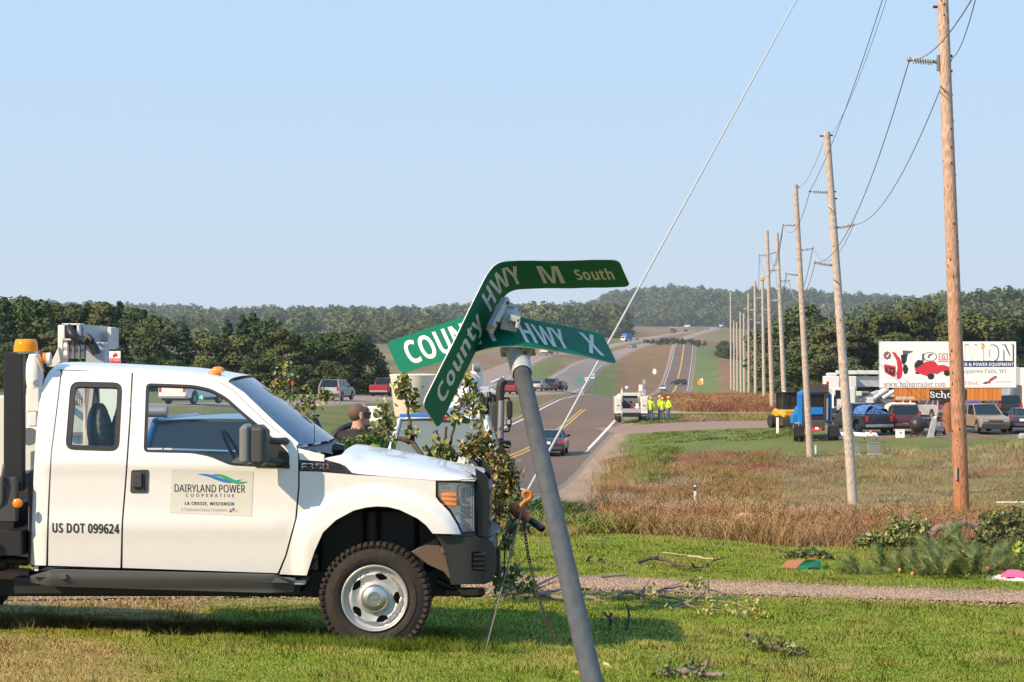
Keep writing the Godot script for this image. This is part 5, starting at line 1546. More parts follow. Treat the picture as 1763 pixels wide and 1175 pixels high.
# ---- guy wire, hoist and chain ------------------------------------------------------------------------
func guy() -> void:
	var a := W(836, 1112, 16.55); var z := W(1641, -492, 47.0)
	a.y = H(a.x, a.z) + 0.02
	var b := MB.new()
	var m := W(905, 851, 17.6)
	var gw := thing("guy_wire", "pale steel guy wire slanting from the ground by the bumper up over the road", "wire", a)
	b.tube([Vector3.ZERO, (m - a) * 0.5 + Vector3(0.0, -0.01, 0.0), m - a], [0.006, 0.006, 0.008], 6)
	obj("lower_cable", b, M.cabledark, gw)
	b = MB.new()
	var pts := []
	for i in 25: pts.append(m.lerp(z, i / 24.0) - a)
	b.tube(pts, [0.0098], 6)
	obj("cable", b, M.wirelight, gw)
	var h := W(898, 884, 17.55)
	var root := thing("chain_hoist", "orange and black lever hoist hanging on the guy wire beside the bumper", "hoist", h)
	b = MB.new()
	var dn := (W(941, 915, 17.3) - W(884, 872, 17.5)).normalized()
	var e := dn.cross(Vector3.BACK).normalized(); var g := e.cross(dn)
	b.x = Transform3D(Basis(e, dn, g), Vector3.ZERO)
	b.lathe([Vector2(0.0, -0.09), Vector2(0.055, -0.085), Vector2(0.062, -0.03), Vector2(0.055, 0.02), Vector2(0.034, 0.07), Vector2(0.028, 0.09)], 14)
	obj("hoist_body", b, M.rustorange, root)
	b = MB.new()
	b.x = Transform3D(Basis(e, dn, g), Vector3.ZERO)
	b.lathe([Vector2(0.036, 0.07), Vector2(0.037, 0.075), Vector2(0.03, 0.11), Vector2(0.0, 0.11)], 14)
	obj("orange_band", b, M.hook, root)
	b = MB.new()
	b.x = Transform3D(Basis(e, dn, g), Vector3.ZERO)
	b.lathe([Vector2(0.027, 0.1), Vector2(0.029, 0.13), Vector2(0.03, 0.235), Vector2(0.024, 0.245), Vector2(0.022, 0.215), Vector2(0.0, 0.215)], 14)
	obj("handle_grip", b, M.black, root)
	b = MB.new()
	var hk := []
	for q in [[893, 882], [898, 870], [905, 863], [913, 858], [914, 850], [907, 846], [901, 850], [902, 856]]: hk.append(W(q[0], q[1], 17.5) - h)
	b.tube(smooth_path(hk, 4), [0.02, 0.018], 8)
	obj("hook", b, M.hook, root)
	b = MB.new()
	b.tube([W(928, 857, 17.7) - h, W(910, 864, 17.6) - h], [0.012], 6)
	obj("shackle_pin", b, M.steel, root)
	# upper chain from hoist to the tow bracket, lower chain to the lawn
	for q in [["hoist_chain", [[890, 890, 17.5], [875, 912, 17.3], [862, 938, 17.2], [856, 950, 17.1]], "short dark chain running from the hoist down to the pickup bumper"], ["hanging_chain", [[902, 898, 17.4], [904, 920, 17.35], [911, 965, 17.2], [922, 1010, 17.0], [936, 1056, 16.8], [950, 1092, 16.6], [962, 1108, 16.5]], "rusty chain hanging from the hoist down to the shaded lawn"]]:
		var path := []
		for w in q[1]: path.append(W(w[0], w[1], w[2]))
		path = smooth_path(path, 40)
		var cv := Curve3D.new()
		for w in path: cv.add_point(w)
		b = MB.new()
		var n := int(cv.get_baked_length() / 0.03)
		for i in n:
			var p := cv.sample_baked(i * 0.03); var t := (cv.sample_baked(i * 0.03 + 0.02) - cv.sample_baked(maxf(i * 0.03 - 0.02, 0))).normalized()
			var s := t.cross(Vector3.BACK.rotated(t, PI / 4 + PI / 2 * (i % 2))).normalized()
			var lk := []
			for k in 11: lk.append(p + t * 0.021 * cos(TAU * k / 10.0) + s * 0.012 * sin(TAU * k / 10.0))
			b.tube(lk, [0.0042], 5, false)
		tag(obj(q[0], b, M.chain), q[2], "chain")

# ---- leafy boughs ----------------------------------------------------------------------------------------
func leaf_cloud(spots_: Array, count: int, size: float, tints: Array, sd: int, hang := 0.3) -> MB:   # spots_: [centre, radius]
	var r := RandomNumberGenerator.new()
	r.seed = sd
	var b := MB.new()
	for i in count:
		var q = spots_[r.randi() % spots_.size()]
		var p: Vector3 = q[0] + Vector3(r.randfn(), r.randfn(), r.randfn()) * q[1] * 0.5
		var e := Vector3(r.randfn(), r.randfn() - hang, r.randfn()).normalized()
		var g := e.cross(Vector3(r.randfn(), r.randfn(), r.randfn())).normalized()
		var m := e.cross(g).normalized()
		if m.z < 0: m = -m
		var s := size * r.randf_range(0.6, 1.25)
		var c: Color = mixc(tints[0], tints[1], r.randf())
		if r.randf() < 0.18: c = tints[2]
		b.col = c * r.randf_range(0.75, 1.2)
		var fold := m * s * 0.12
		var a := p - e * s * 0.5; var z := p + e * s * 0.55
		var l1 := p - g * s * 0.3 + fold - e * s * 0.1; var l2 := p - g * s * 0.24 + fold + e * s * 0.25
		var r1 := p + g * s * 0.3 + fold - e * s * 0.1; var r2 := p + g * s * 0.24 + fold + e * s * 0.25
		b.tri(a, l1, p, m); b.tri(l1, l2, p, m); b.tri(l2, z, p, m)
		b.tri(a, r1, p, m); b.tri(r1, r2, p, m); b.tri(r2, z, p, m)
	return b

# limbs: [[points as px, py, distance ...], thick end, thin end]; tufts: [px, py, distance, radius in metres]
func bough(called: String, label: String, cat: String, limbs: Array, tufts: Array, count: int, size: float, tints: Array, sd: int, group := "", bark: Material = null) -> Node3D:
	if called != "leafy_bough":   # litter rests on the lawn: its lowest point touches the land
		var lowest := [0.0, 0.0, 0.0]
		for l in limbs:
			for i in range(0, l[0].size(), 3):
				if l[0][i + 1] > lowest[1]: lowest = l[0].slice(i, i + 3)
		var by: float = DG(lowest[0], lowest[1]) - lowest[2] - 0.05
		for l in limbs:
			for i in range(2, l[0].size(), 3): l[0][i] += by
		for t in tufts: t[2] += by
	var stout := 1.4 if called == "fallen_branch" and bark != M.splinter and bark != M.splinterpale else 1.0
	var o := W(limbs[0][0][0], limbs[0][0][1], limbs[0][0][2])
	var root := thing(called, label, cat, o + Vector3(0, 0.035 if stout > 1.0 else 0.0, 0), 0.0, group)
	var wood := []
	for l in limbs:
		var pts := []
		for i in range(0, l[0].size(), 3): pts.append(W(l[0][i], l[0][i + 1], l[0][i + 2]) - o)
		var sm := smooth_path(pts, 5)
		var rad := []
		var r := RandomNumberGenerator.new()
		r.seed = sd + pts.size()
		for i in sm.size():
			rad.append(lerpf(l[1], l[2], float(i) / (sm.size() - 1)) * stout * r.randf_range(0.85, 1.15))
			if i > 0 and i < sm.size() - 1: sm[i] += Vector3(r.randfn(), r.randfn(), r.randfn()) * l[1] * 0.35
		wood.append_array(sm)
		var b := MB.new()
		b.tube(sm, rad, 7)
		obj("branch", b, bark if bark else M.bark, root)
	if count > 0:
		var sp := []
		for t in tufts: sp.append([W(t[0], t[1], t[2]) - o, t[3]])
		var tw := MB.new()
		var rt := RandomNumberGenerator.new()
		rt.seed = sd + 500
		for t in sp:
			var near: Vector3 = t[0]; var best := 1e9
			for p in wood:
				var dd: float = (p - t[0]).length()
				if dd < best and dd > 0.01: best = dd; near = p
			if best < 0.6: tw.tube([near, near.lerp(t[0], 0.55) + Vector3(0, -0.01, 0.005), t[0]], [0.0045, 0.0035, 0.0025], 5)
			for k in 5:
				var e: Vector3 = t[0] + Vector3(rt.randfn(), rt.randfn(), rt.randfn()) * t[1] * 0.6
				tw.tube([t[0], t[0].lerp(e, 0.5) + Vector3(0, 0.008, 0), e], [0.0028, 0.0022, 0.0012], 4)
		obj("twigs", tw, bark if bark else M.bark, root).set_meta("kind", "stuff")
		var lo := obj("leaves", leaf_cloud(sp, count, size, tints, sd), M.leaf, root)
		lo.set_meta("kind", "stuff")
	return root

# ---- people --------------------------------------------------------------------------------------------------
# bones: [from, to, radius at from, radius at to, colour]; one skin over all of them by surface nets
func body(bones: Array, cell: float, blend := 0.03) -> MB:
	var lo := Vector3(1e9, 1e9, 1e9); var hi := -lo
	for q in bones:
		for k in 2:
			lo = lo.min(q[k] - Vector3.ONE * (q[2 + k] + cell * 2)); hi = hi.max(q[k] + Vector3.ONE * (q[2 + k] + cell * 2))
	var n := Vector3i(((hi - lo) / cell).ceil()) + Vector3i.ONE * 2
	var val := PackedFloat32Array()
	val.resize(n.x * n.y * n.z); val.fill(1.0)
	for q in bones:
		var a: Vector3 = q[0]; var b: Vector3 = q[1]
		var mx := maxf(q[2], q[3]) + cell * 3 + blend
		var i0 := Vector3i(((a.min(b) - Vector3.ONE * mx - lo) / cell).floor()).max(Vector3i.ZERO); var i1 := Vector3i(((a.max(b) + Vector3.ONE * mx - lo) / cell).ceil()).min(n - Vector3i.ONE)
		var ab := b - a
		var l2 := maxf(ab.length_squared(), 1e-8)
		for z in range(i0.z, i1.z + 1):
			for y in range(i0.y, i1.y + 1):
				for x in range(i0.x, i1.x + 1):
					var p := lo + Vector3(x, y, z) * cell
					var t := clampf((p - a).dot(ab) / l2, 0, 1)
					var d := (p - a - ab * t).length() - lerpf(q[2], q[3], t)
					var k := (z * n.y + y) * n.x + x
					var h := maxf(blend - absf(val[k] - d), 0.0) / blend
					val[k] = minf(val[k], d) - h * h * blend * 0.25
	var at := {}
	var mb := MB.new()
	var vs := []; var ns := []; var cs := []
	for z in n.z - 1:
		for y in n.y - 1:
			for x in n.x - 1:
				var k := (z * n.y + y) * n.x + x
				var c := [val[k], val[k + 1], val[k + n.x], val[k + n.x + 1], val[k + n.x * n.y], val[k + n.x * n.y + 1], val[k + n.x * n.y + n.x], val[k + n.x * n.y + n.x + 1]]
				var neg := 0
				for w in c: neg += 1 if w < 0.0 else 0
				if neg == 0 or neg == 8: continue
				var sum := Vector3.ZERO; var cnt := 0
				for e in [[0, 1], [2, 3], [4, 5], [6, 7], [0, 2], [1, 3], [4, 6], [5, 7], [0, 4], [1, 5], [2, 6], [3, 7]]:
					var u: float = c[e[0]]; var v: float = c[e[1]]
					if (u < 0.0) != (v < 0.0):
						var p0 := Vector3(e[0] & 1, (e[0] >> 1) & 1, e[0] >> 2); var p1 := Vector3(e[1] & 1, (e[1] >> 1) & 1, e[1] >> 2)
						sum += p0.lerp(p1, u / (u - v)); cnt += 1
				var pos := lo + (Vector3(x, y, z) + sum / cnt) * cell
				at[k] = vs.size(); vs.append(pos)
				ns.append(Vector3(c[1] - c[0] + c[3] - c[2] + c[5] - c[4] + c[7] - c[6], c[2] - c[0] + c[3] - c[1] + c[6] - c[4] + c[7] - c[5], c[4] - c[0] + c[5] - c[1] + c[6] - c[2] + c[7] - c[3]).normalized())
				var best := 1e9; var bc := Color.WHITE
				for q in bones:
					var ab: Vector3 = q[1] - q[0]
					var t := clampf((pos - q[0]).dot(ab) / maxf(ab.length_squared(), 1e-8), 0, 1)
					var d: float = (pos - q[0] - ab * t).length() - lerpf(q[2], q[3], t)
					if d < best: best = d; bc = q[4]
				cs.append(bc)
	var sy := n.x; var sz := n.x * n.y
	for z in range(1, n.z - 1):
		for y in range(1, n.y - 1):
			for x in range(1, n.x - 1):
				var k := (z * n.y + y) * n.x + x
				for e in [[1, sy, sz], [sy, 1, sz], [sz, 1, sy]]:
					if (val[k] < 0.0) != (val[k + e[0]] < 0.0):
						var q := [at.get(k), at.get(k - e[1]), at.get(k - e[1] - e[2]), at.get(k - e[2])]
						if q.has(null): continue
						for tr in [[0, 1, 2], [0, 2, 3]]:
							var A: int = q[tr[0]]; var B: int = q[tr[1]]; var C: int = q[tr[2]]
							var st := mb.v.size()
							mb.p3(vs[A], vs[B], vs[C], ns[A], ns[B], ns[C])
							for w in 3:   # give each corner its own colour
								for o in [A, B, C]:
									if mb.v[st + w] == vs[o]: mb.k[st + w] = cs[o]
	return mb

func worker_body(pose: int) -> MB:
	var vest := Color(0.52, 0.72, 0.012); var jean := Color(0.06, 0.09, 0.17); var skin := Color(0.45, 0.26, 0.18); var boot := Color(0.05, 0.035, 0.025); var tape := Color(0.6, 0.6, 0.55)
	var bones := []
	for s in [-1, 1]:
		var k: float = s
		var fx: float = k * (0.10 if pose != 1 else 0.14)
		bones.append([Vector3(k * 0.09, 0.92, 0), Vector3(fx, 0.5, 0.02), 0.095, 0.07, jean])
		bones.append([Vector3(fx, 0.5, 0.02), Vector3(fx * 1.1, 0.1, -0.02), 0.07, 0.055, jean])
		bones.append([Vector3(fx * 1.1, 0.06, -0.03), Vector3(fx * 1.25, 0.045, 0.12), 0.055, 0.045, boot])
		var el := Vector3(k * 0.27, 1.12, -0.03); var hd := Vector3(k * 0.25, 0.88, 0.07)
		if pose == 1: hd = Vector3(k * 0.12, 0.98, 0.1); el = Vector3(k * 0.33, 1.1, -0.06)
		if pose == 2: el = Vector3(k * 0.26, 1.13, 0.04); hd = Vector3(k * -0.02, 1.13, 0.2)
		bones.append([Vector3(k * 0.18, 1.41, 0), el, 0.065, 0.052, vest])
		bones.append([el, el.lerp(hd, 0.8), 0.05, 0.04, vest if pose != 0 else skin])
		bones.append([el.lerp(hd, 0.85), hd + (hd - el).normalized() * 0.08, 0.038, 0.035, skin])
	bones.append([Vector3(0, 0.95, 0), Vector3(0, 1.1, 0), 0.145, 0.14, vest])
	bones.append([Vector3(0, 1.1, 0), Vector3(0, 1.36, 0), 0.15, 0.155, vest])
	bones.append([Vector3(-0.1, 1.38, 0), Vector3(0.1, 1.38, 0), 0.1, 0.1, vest])
	bones.append([Vector3(0, 1.44, 0), Vector3(0, 1.56, 0.01), 0.06, 0.055, skin])
	bones.append([Vector3(0, 1.64, 0.015), Vector3(0, 1.7, 0.0), 0.088, 0.1, skin])
	bones.append([Vector3(0, 1.63, 0.1), Vector3(0, 1.62, 0.105), 0.02, 0.018, skin])
	return body(bones, 0.028)

var WK := {}
func worker(pose: int, px: float, d: float, turn: float, size: float, label: String) -> void:
	if not WK.has(pose): WK[pose] = worker_body(pose).mesh()
	var t := thing("person", label, "person", G(px, d), turn, "utility workers beside the service truck")
	t.scale = Vector3.ONE * size
	objm("body", WK[pose], M.person, t)
	if not WK.has("hat"):
		var b := MB.new()
		b.x = Transform3D(Basis.IDENTITY, Vector3(0, 1.7, 0.0))
		b.lathe([Vector2(0.115, 0.0), Vector2(0.13, 0.002), Vector2(0.122, 0.03), Vector2(0.105, 0.08), Vector2(0.06, 0.118), Vector2(0.0, 0.126)], 18)
		b.box(Vector3(0, 0.012, 0.135), Vector3(0.17, 0.012, 0.07), 0.005)
		b.box(Vector3(0, 0.11, 0), Vector3(0.03, 0.03, 0.16), 0.012)
		WK.hat = b.mesh()
		b = MB.new()
		for y in [1.05, 1.25]:
			var ring := []
			for i in 17: ring.append(Vector3(0.166 * cos(TAU * i / 16), y, 0.166 * sin(TAU * i / 16)))
			b.tube(ring, [0.012], 5, false)
		WK.tape = b.mesh()
	objm("hard_hat", WK.hat, M.hat, t)
	objm("reflective_band", WK.tape, M.letter, t)

func man() -> void:
	var at := G(617, 24.0)
	var top := W(617, 695, 24.0).y
	var s := (top - at.y) / 1.79
	var shirt := Color(0.012, 0.011, 0.011); var skin := Color(0.50, 0.27, 0.19); var hair := Color(0.12, 0.075, 0.055); var jean := Color(0.04, 0.055, 0.09); var boot := Color(0.03, 0.025, 0.02)
	var bones := []
	for k in [-1.0, 1.0]:
		bones.append([Vector3(k * 0.1, 0.93, 0), Vector3(k * 0.11, 0.5, 0.02), 0.1, 0.072, jean])
		bones.append([Vector3(k * 0.11, 0.5, 0.02), Vector3(k * 0.12, 0.1, -0.02), 0.072, 0.05, jean])
		bones.append([Vector3(k * 0.12, 0.05, -0.03), Vector3(k * 0.13, 0.045, 0.14), 0.05, 0.042, boot])
		var el := Vector3(k * 0.3, 1.15, 0.05); var hd := Vector3(k * 0.22, 1.12, 0.3)
		bones.append([Vector3(k * 0.2, 1.43, -0.01), el, 0.07, 0.055, shirt])
		bones.append([el, hd, 0.046, 0.03, skin])
		bones.append([hd, hd + Vector3(-0.02 * k, 0.0, 0.08), 0.034, 0.036, skin])
		for i in 4: bones.append([hd + Vector3(k * (0.03 - 0.02 * i), 0.0, 0.08), hd + Vector3(k * (0.025 - 0.018 * i), -0.03, 0.145 + 0.008 * (1 - absf(i - 1.5))), 0.011, 0.009, skin])
		bones.append([hd + Vector3(-0.03 * k, 0.01, 0.02), hd + Vector3(-0.055 * k, 0.02, 0.08), 0.012, 0.01, skin])
	bones.append([Vector3(0, 0.97, 0), Vector3(0, 1.15, 0), 0.15, 0.155, shirt])
	bones.append([Vector3(0, 1.15, 0), Vector3(0, 1.34, 0), 0.16, 0.165, shirt])
	bones.append([Vector3(-0.14, 1.42, -0.01), Vector3(0.14, 1.42, -0.01), 0.085, 0.085, shirt])
	bones.append([Vector3(0, 1.47, -0.02), Vector3(0, 1.485, -0.015), 0.082, 0.07, shirt])
	bones.append([Vector3(0, 1.48, -0.015), Vector3(0, 1.6, 0.0), 0.062, 0.062, skin])
	var root := thing("person", "person with cropped hair in a black T-shirt standing behind the open black framed car door", "person", at, 2.55)
	root.scale = Vector3.ONE * s
	obj("body", body(bones, 0.02, 0.04), M.person, root)
	bones = []
	bones.append([Vector3(0, 1.56, 0.0), Vector3(0, 1.6, 0.01), 0.06, 0.066, skin])
	bones.append([Vector3(0, 1.695, -0.02), Vector3(0, 1.685, 0.03), 0.095, 0.088, hair])
	bones.append([Vector3(0, 1.64, 0.03), Vector3(0, 1.6, 0.06), 0.078, 0.05, skin])
	bones.append([Vector3(0, 1.71, 0.06), Vector3(0, 1.72, 0.05), 0.058, 0.06, skin])
	bones.append([Vector3(0, 1.675, 0.105), Vector3(0, 1.645, 0.122), 0.012, 0.018, skin])
	bones.append([Vector3(-0.03, 1.612, 0.098), Vector3(0.03, 1.612, 0.098), 0.012, 0.012, Color(0.4, 0.17, 0.13)])
	bones.append([Vector3(0, 1.59, 0.088), Vector3(0, 1.575, 0.085), 0.03, 0.026, skin])
	for k in [-1.0, 1.0]:
		bones.append([Vector3(k * 0.086, 1.68, 0.0), Vector3(k * 0.094, 1.635, 0.005), 0.02, 0.013, skin])
		bones.append([Vector3(k * 0.032, 1.682, 0.1), Vector3(k * 0.034, 1.682, 0.103), 0.013, 0.013, Color(0.02, 0.02, 0.02)])
		bones.append([Vector3(k * 0.035, 1.703, 0.1), Vector3(k * 0.05, 1.7, 0.092), 0.014, 0.012, skin])
	var hd := obj("head", body(bones, 0.0085, 0.018), M.person, root)
	hd.rotation.y = -0.6
	var gb := MB.new()
	for k in [-1.0, 1.0]:
		gb.box(Vector3(k * 0.034, 1.682, 0.118), Vector3(0.052, 0.036, 0.006), 0.003)
		gb.box(Vector3(k * 0.088, 1.69, 0.06), Vector3(0.005, 0.006, 0.12))
	obj("sunglasses", gb, M.black, hd)

# ---- vehicles ---------------------------------------------------------------------------------------------
const SIDE := Basis(Vector3(0, 0, -1), Vector3(0, 1, 0), Vector3(1, 0, 0))   # builds in (forward, up, across)

func wheel_parts(root: Node3D, s: float, w: float, r: float, wide := 0.22) -> void:
	var key := "wheel%d" % int(r * 100)
	if not WK.has(key):
		var b := MB.new()
		b.x = Transform3D(Basis(Vector3.BACK, -PI / 2), Vector3.ZERO)
		b.lathe([Vector2(r * 0.6, -wide / 2), Vector2(r * 0.94, -wide / 2), Vector2(r, -wide * 0.36), Vector2(r, wide * 0.36), Vector2(r * 0.94, wide / 2), Vector2(r * 0.62, wide / 2), Vector2(r * 0.6, wide * 0.4)], 20)
		b.lathe([Vector2(r * 0.6, -wide * 0.3), Vector2(0.01, -wide * 0.3)].map(func(q): return Vector2(q.x, q.y)), 12)
		var c := MB.new()
		c.x = b.x
		for e in [-1.0, 1.0]:
			c.lathe([Vector2(r * 0.61, wide * 0.46 * e), Vector2(r * 0.56, wide * 0.4 * e), Vector2(r * 0.3, wide * 0.34 * e), Vector2(r * 0.22, wide * 0.42 * e), Vector2(0.0, wide * 0.42 * e)] if e > 0 else [Vector2(0.0, wide * 0.42 * e), Vector2(r * 0.22, wide * 0.42 * e), Vector2(r * 0.3, wide * 0.34 * e), Vector2(r * 0.56, wide * 0.4 * e), Vector2(r * 0.61, wide * 0.46 * e)], 16)
			for k in 5: c.box(Vector3(cos(TAU * k / 5) * r * 0.42, wide * 0.38 * e, sin(TAU * k / 5) * r * 0.42), Vector3(r * 0.14, 0.02, r * 0.14), 0.005)
		WK[key] = [b.mesh(), c.mesh()]
	var n := Node3D.new()
	n.name = "wheel"
	n.position = Vector3(w, r, -s)
	root.add_child(n, true)
	objm("tyre", WK[key][0], M.rubber, n)
	objm("rim", WK[key][1], M.rimgrey, n)

func arches(pts: Array, axles: Array, r: float, y: float) -> Array:   # the lower edge from back to front, with round openings
	var out := pts.duplicate()
	for i in range(axles.size() - 1, -1, -1):
		for k in 9:
			var a := PI * k / 8.0
			out.append(Vector2(axles[i] + cos(a) * r, y + sin(a) * r * 1.02))
	return out

func cabin(gb: MB, pb: MB, s0: float, s1: float, t0: float, t1: float, y0: float, y1: float, wb: float, wt: float, posts: Array) -> void:
	var P := func(s: float, y: float, w: float) -> Vector3: return Vector3(s, y, w)
	for e in [-1.0, 1.0]:
		gb.quad(P.call(s0, y0, wb * e), P.call(s1, y0, wb * e), P.call(t1, y1, wt * e), P.call(t0, y1, wt * e), Vector3(0, 0.2, e))
	gb.quad(P.call(s0, y0, -wb), P.call(s0, y0, wb), P.call(t0, y1, wt), P.call(t0, y1, -wt), Vector3(-1, 0.3, 0))
	gb.quad(P.call(s1, y0, -wb), P.call(s1, y0, wb), P.call(t1, y1, wt), P.call(t1, y1, -wt), Vector3(1, 0.3, 0))
	gb.quad(P.call(t0, y1, -wt), P.call(t0, y1, wt), P.call(t1, y1, wt), P.call(t1, y1, -wt), Vector3.UP)
	var rows := []
	for i in 7:
		var u := i / 6.0
		var row := []
		for j in 9:
			var v := j / 8.0 * 2.0 - 1.0
			row.append(Vector3(lerpf(t0 - 0.03, t1 + 0.03, u), y1 + 0.012 + 0.05 * (1.0 - v * v) * (0.4 + 0.6 * sin(PI * u)), v * (wt + 0.025)))
		rows.append(row)
	pb.grid(rows, Vector3.UP)
	for e in [-1.0, 1.0]:
		pb.tube([P.call(s1 + 0.02, y0 - 0.02, wb * e), P.call(t1, y1 + 0.005, wt * e), P.call(t0, y1 + 0.005, wt * e), P.call(s0 - 0.02, y0 - 0.02, wb * e)], [0.045, 0.04, 0.04, 0.055], 6)
		for q in posts: pb.tube([P.call(q, y0, wb * e), P.call(lerpf(t0, t1, clampf((q - s0) / (s1 - s0), 0.08, 0.92)), y1, wt * e)], [0.04, 0.035], 6)

func car(kind: String, m: Material, px: float, d: float, turn: float, label: String, cat: String, group := "", at = null) -> Node3D:
	var K = {
		"sedan": [4.7, 1.82, 0.33, [-1.4, 1.42], [-2.34, 0.42, -2.36, 0.72, -2.28, 0.95, -2.1, 1.0, -1.4, 1.03, 0.95, 1.0, 1.6, 0.93, 2.15, 0.8, 2.33, 0.66, 2.36, 0.4, 2.2, 0.24], [-1.75, 1.0, -1.05, 0.2, 0.99, 1.4], [-0.35]],
		"suv": [4.75, 1.88, 0.36, [-1.4, 1.42], [-2.3, 0.46, -2.34, 0.8, -2.3, 1.1, -1.8, 1.14, 0.95, 1.1, 1.75, 1.03, 2.2, 0.9, 2.32, 0.7, 2.34, 0.45, 2.2, 0.28], [-2.27, 1.05, -1.98, 0.25, 1.1, 1.68], [-0.4, -1.45]],
		"pickup": [5.7, 1.98, 0.39, [-1.65, 1.85], [-2.82, 0.55, -2.86, 0.7, -2.84, 1.16, -0.8, 1.18, 1.2, 1.18, 2.1, 1.12, 2.7, 0.98, 2.84, 0.8, 2.86, 0.5, 2.7, 0.36], [-0.8, 1.3, -0.68, 0.6, 1.16, 1.8], [0.25]],
		"van": [5.4, 1.95, 0.36, [-1.6, 1.7], [-2.66, 0.45, -2.7, 0.8, -2.68, 1.25, -1.8, 1.28, 1.4, 1.2, 2.2, 1.05, 2.62, 0.85, 2.68, 0.45, 2.5, 0.3], [-2.65, 1.5, -2.55, 0.7, 1.22, 1.95], [-0.9, 0.35]],
	}[kind]
	var called: String = {"sedan": "car", "suv": "sport_utility_car", "pickup": "pickup_truck", "van": "van"}[kind]
	var pos: Vector3 = at if at != null else G(px, d, 0.03 + d * 0.0004)
	var root := thing(called, label, cat, pos, turn, group)
	var hw: float = K[1] / 2.0
	var b := MB.new()
	b.x = Transform3D(SIDE, Vector3.ZERO)
	var base: Array = []
	for i in range(0, K[4].size(), 2): base.append(Vector2(K[4][i], K[4][i + 1]))
	base = arches(base, K[3], K[2] + 0.07, K[2] - 0.02)
	var lift := 0.26 if kind != "pickup" else 0.38
	base.append(Vector2(K[4][0] + 0.12, lift))
	b.prism(base, -hw, hw, 0.09)
	var g := MB.new()
	g.x = b.x
	var c = K[5]
	cabin(g, b, c[0], c[1], c[2], c[3], c[4], c[5], hw - 0.07, hw - 0.24, K[6])
	obj("body", b, m, root)
	obj("windows", g, M.darkglass, root)
	var u := MB.new()
	u.x = b.x
	u.box(Vector3(0, 0.36, 0), Vector3(K[0] - 0.5, 0.22, K[1] - 0.25))
	obj("underbody", u, M.black, root)
	for s in K[3]:
		for w in [-1.0, 1.0]: wheel_parts(root, s, w * (hw - 0.12), K[2])
	var rear: float = -K[0] / 2.0; var high := 0.78 if kind == "sedan" else (0.92 if kind == "pickup" else 1.0)
	for w in [-1.0, 1.0]:
		u = MB.new()
		u.x = b.x
		u.box(Vector3(rear + 0.02, high, w * (hw - 0.17)), Vector3(0.09, 0.16 if kind == "sedan" else 0.32, 0.32 if kind == "sedan" else 0.17), 0.02)
		obj("tail_light", u, M.red, root)
		u = MB.new()
		u.x = b.x
		u.box(Vector3(-rear - 0.08, 0.72 if kind != "pickup" else 0.88, w * (hw - 0.3)), Vector3(0.16, 0.14, 0.36), 0.03)
		obj("headlight", u, M.chromedull, root)
		u = MB.new()
		u.x = b.x
		u.box(Vector3(c[1] - 0.28, c[4] + 0.08, w * (hw + 0.08)), Vector3(0.1, 0.14, 0.2), 0.03)
		obj("side_mirror", u, M.black, root)
	u = MB.new()
	u.x = b.x
	u.box(Vector3(rear - 0.005, 0.52 if kind != "sedan" else 0.74, 0), Vector3(0.03, 0.15, 0.31), 0.004)
	obj("number_plate", u, M.paper, root)
	u = MB.new()
	u.x = b.x
	u.box(Vector3(rear - 0.02, 0.5 if kind != "sedan" else 0.45, 0), Vector3(0.1, 0.18, K[1] - 0.12), 0.03)
	obj("rear_bumper", u, M.steel if kind == "pickup" else M.plastic, root)
	u = MB.new()
	u.x = b.x
	u.box(Vector3(-rear - 0.01, 0.5, 0), Vector3(0.1, 0.2, K[1] - 0.14), 0.03)
	u.box(Vector3(-rear - 0.03, 0.73 if kind != "pickup" else 0.86, 0), Vector3(0.06, 0.12, K[1] - 1.0), 0.01)
	obj("grille", u, M.plastic, root)
	if kind == "pickup":
		u = MB.new()
		u.x = b.x
		u.box(Vector3(-1.8, 1.172, 0), Vector3(1.9, 0.03, K[1] - 0.24))
		obj("bed", u, M.black, root)
	return root

func plate_sign(called: String, label: String, px: float, d: float, y0: float, y1: float, wpx: float, m: Material, sides: int, text := "", tm: Material = null, turn := 0.0) -> void:
	var p := G(px, d)
	var a := W(px, y0, d).y - p.y; var z := W(px, y1, d).y - p.y
	var root := thing(called, label, "road sign", p, turn)
	var b := MB.new()
	b.box(Vector3(0, z * 0.5, -0.03), Vector3(0.07, z, 0.05), 0.01)
	obj("post", b, M.galv, root)
	b = MB.new()
	var hw := wpx * d / F / 2.0
	var poly := []
	if sides == 4: poly = [Vector2(-hw, a), Vector2(hw, a), Vector2(hw, z), Vector2(-hw, z)]
	elif sides == -1:
		var h := z - a
		for q in [[-1, 0.5], [-0.3, 1.0], [-0.3, 0.72], [1, 0.72], [1, 0.28], [-0.3, 0.28], [-0.3, 0.0]]: poly.append(Vector2(hw * q[0], a + h * q[1]))
	else:
		for i in sides: poly.append(Vector2(cos(TAU * (i + 0.5) / sides) * hw, (a + z) / 2 + sin(TAU * (i + 0.5) / sides) * (z - a) / 2))
	b.prism(poly, 0.0, 0.02)
	var pl := obj("plate", b, m, root)
	if text:
		b = MB.new()
		letters(b, text, "Droid Sans Bold", flat(Vector3(-hw * 0.72, lerpf(a, z, 0.22), 0.024), Vector3(hw * 1.44, 0, 0), Vector3(0, (z - a) * 0.56, 0)), Vector3.BACK)
		obj("lettering", b, tm, pl)

func part_box(called: String, root: Node, m: Material, c: Vector3, s: Vector3, bev := 0.02, turn := Vector3.ZERO) -> MeshInstance3D:
	var b := MB.new()
	b.x = Transform3D(Basis.from_euler(turn), c)
	b.box(Vector3.ZERO, s, bev)
	return obj(called, b, m, root)

func part_tube(called: String, root: Node, m: Material, pts: Array, r: Array, sides := 10) -> MeshInstance3D:
	var b := MB.new()
	b.tube(pts, r, sides)
	return obj(called, b, m, root)

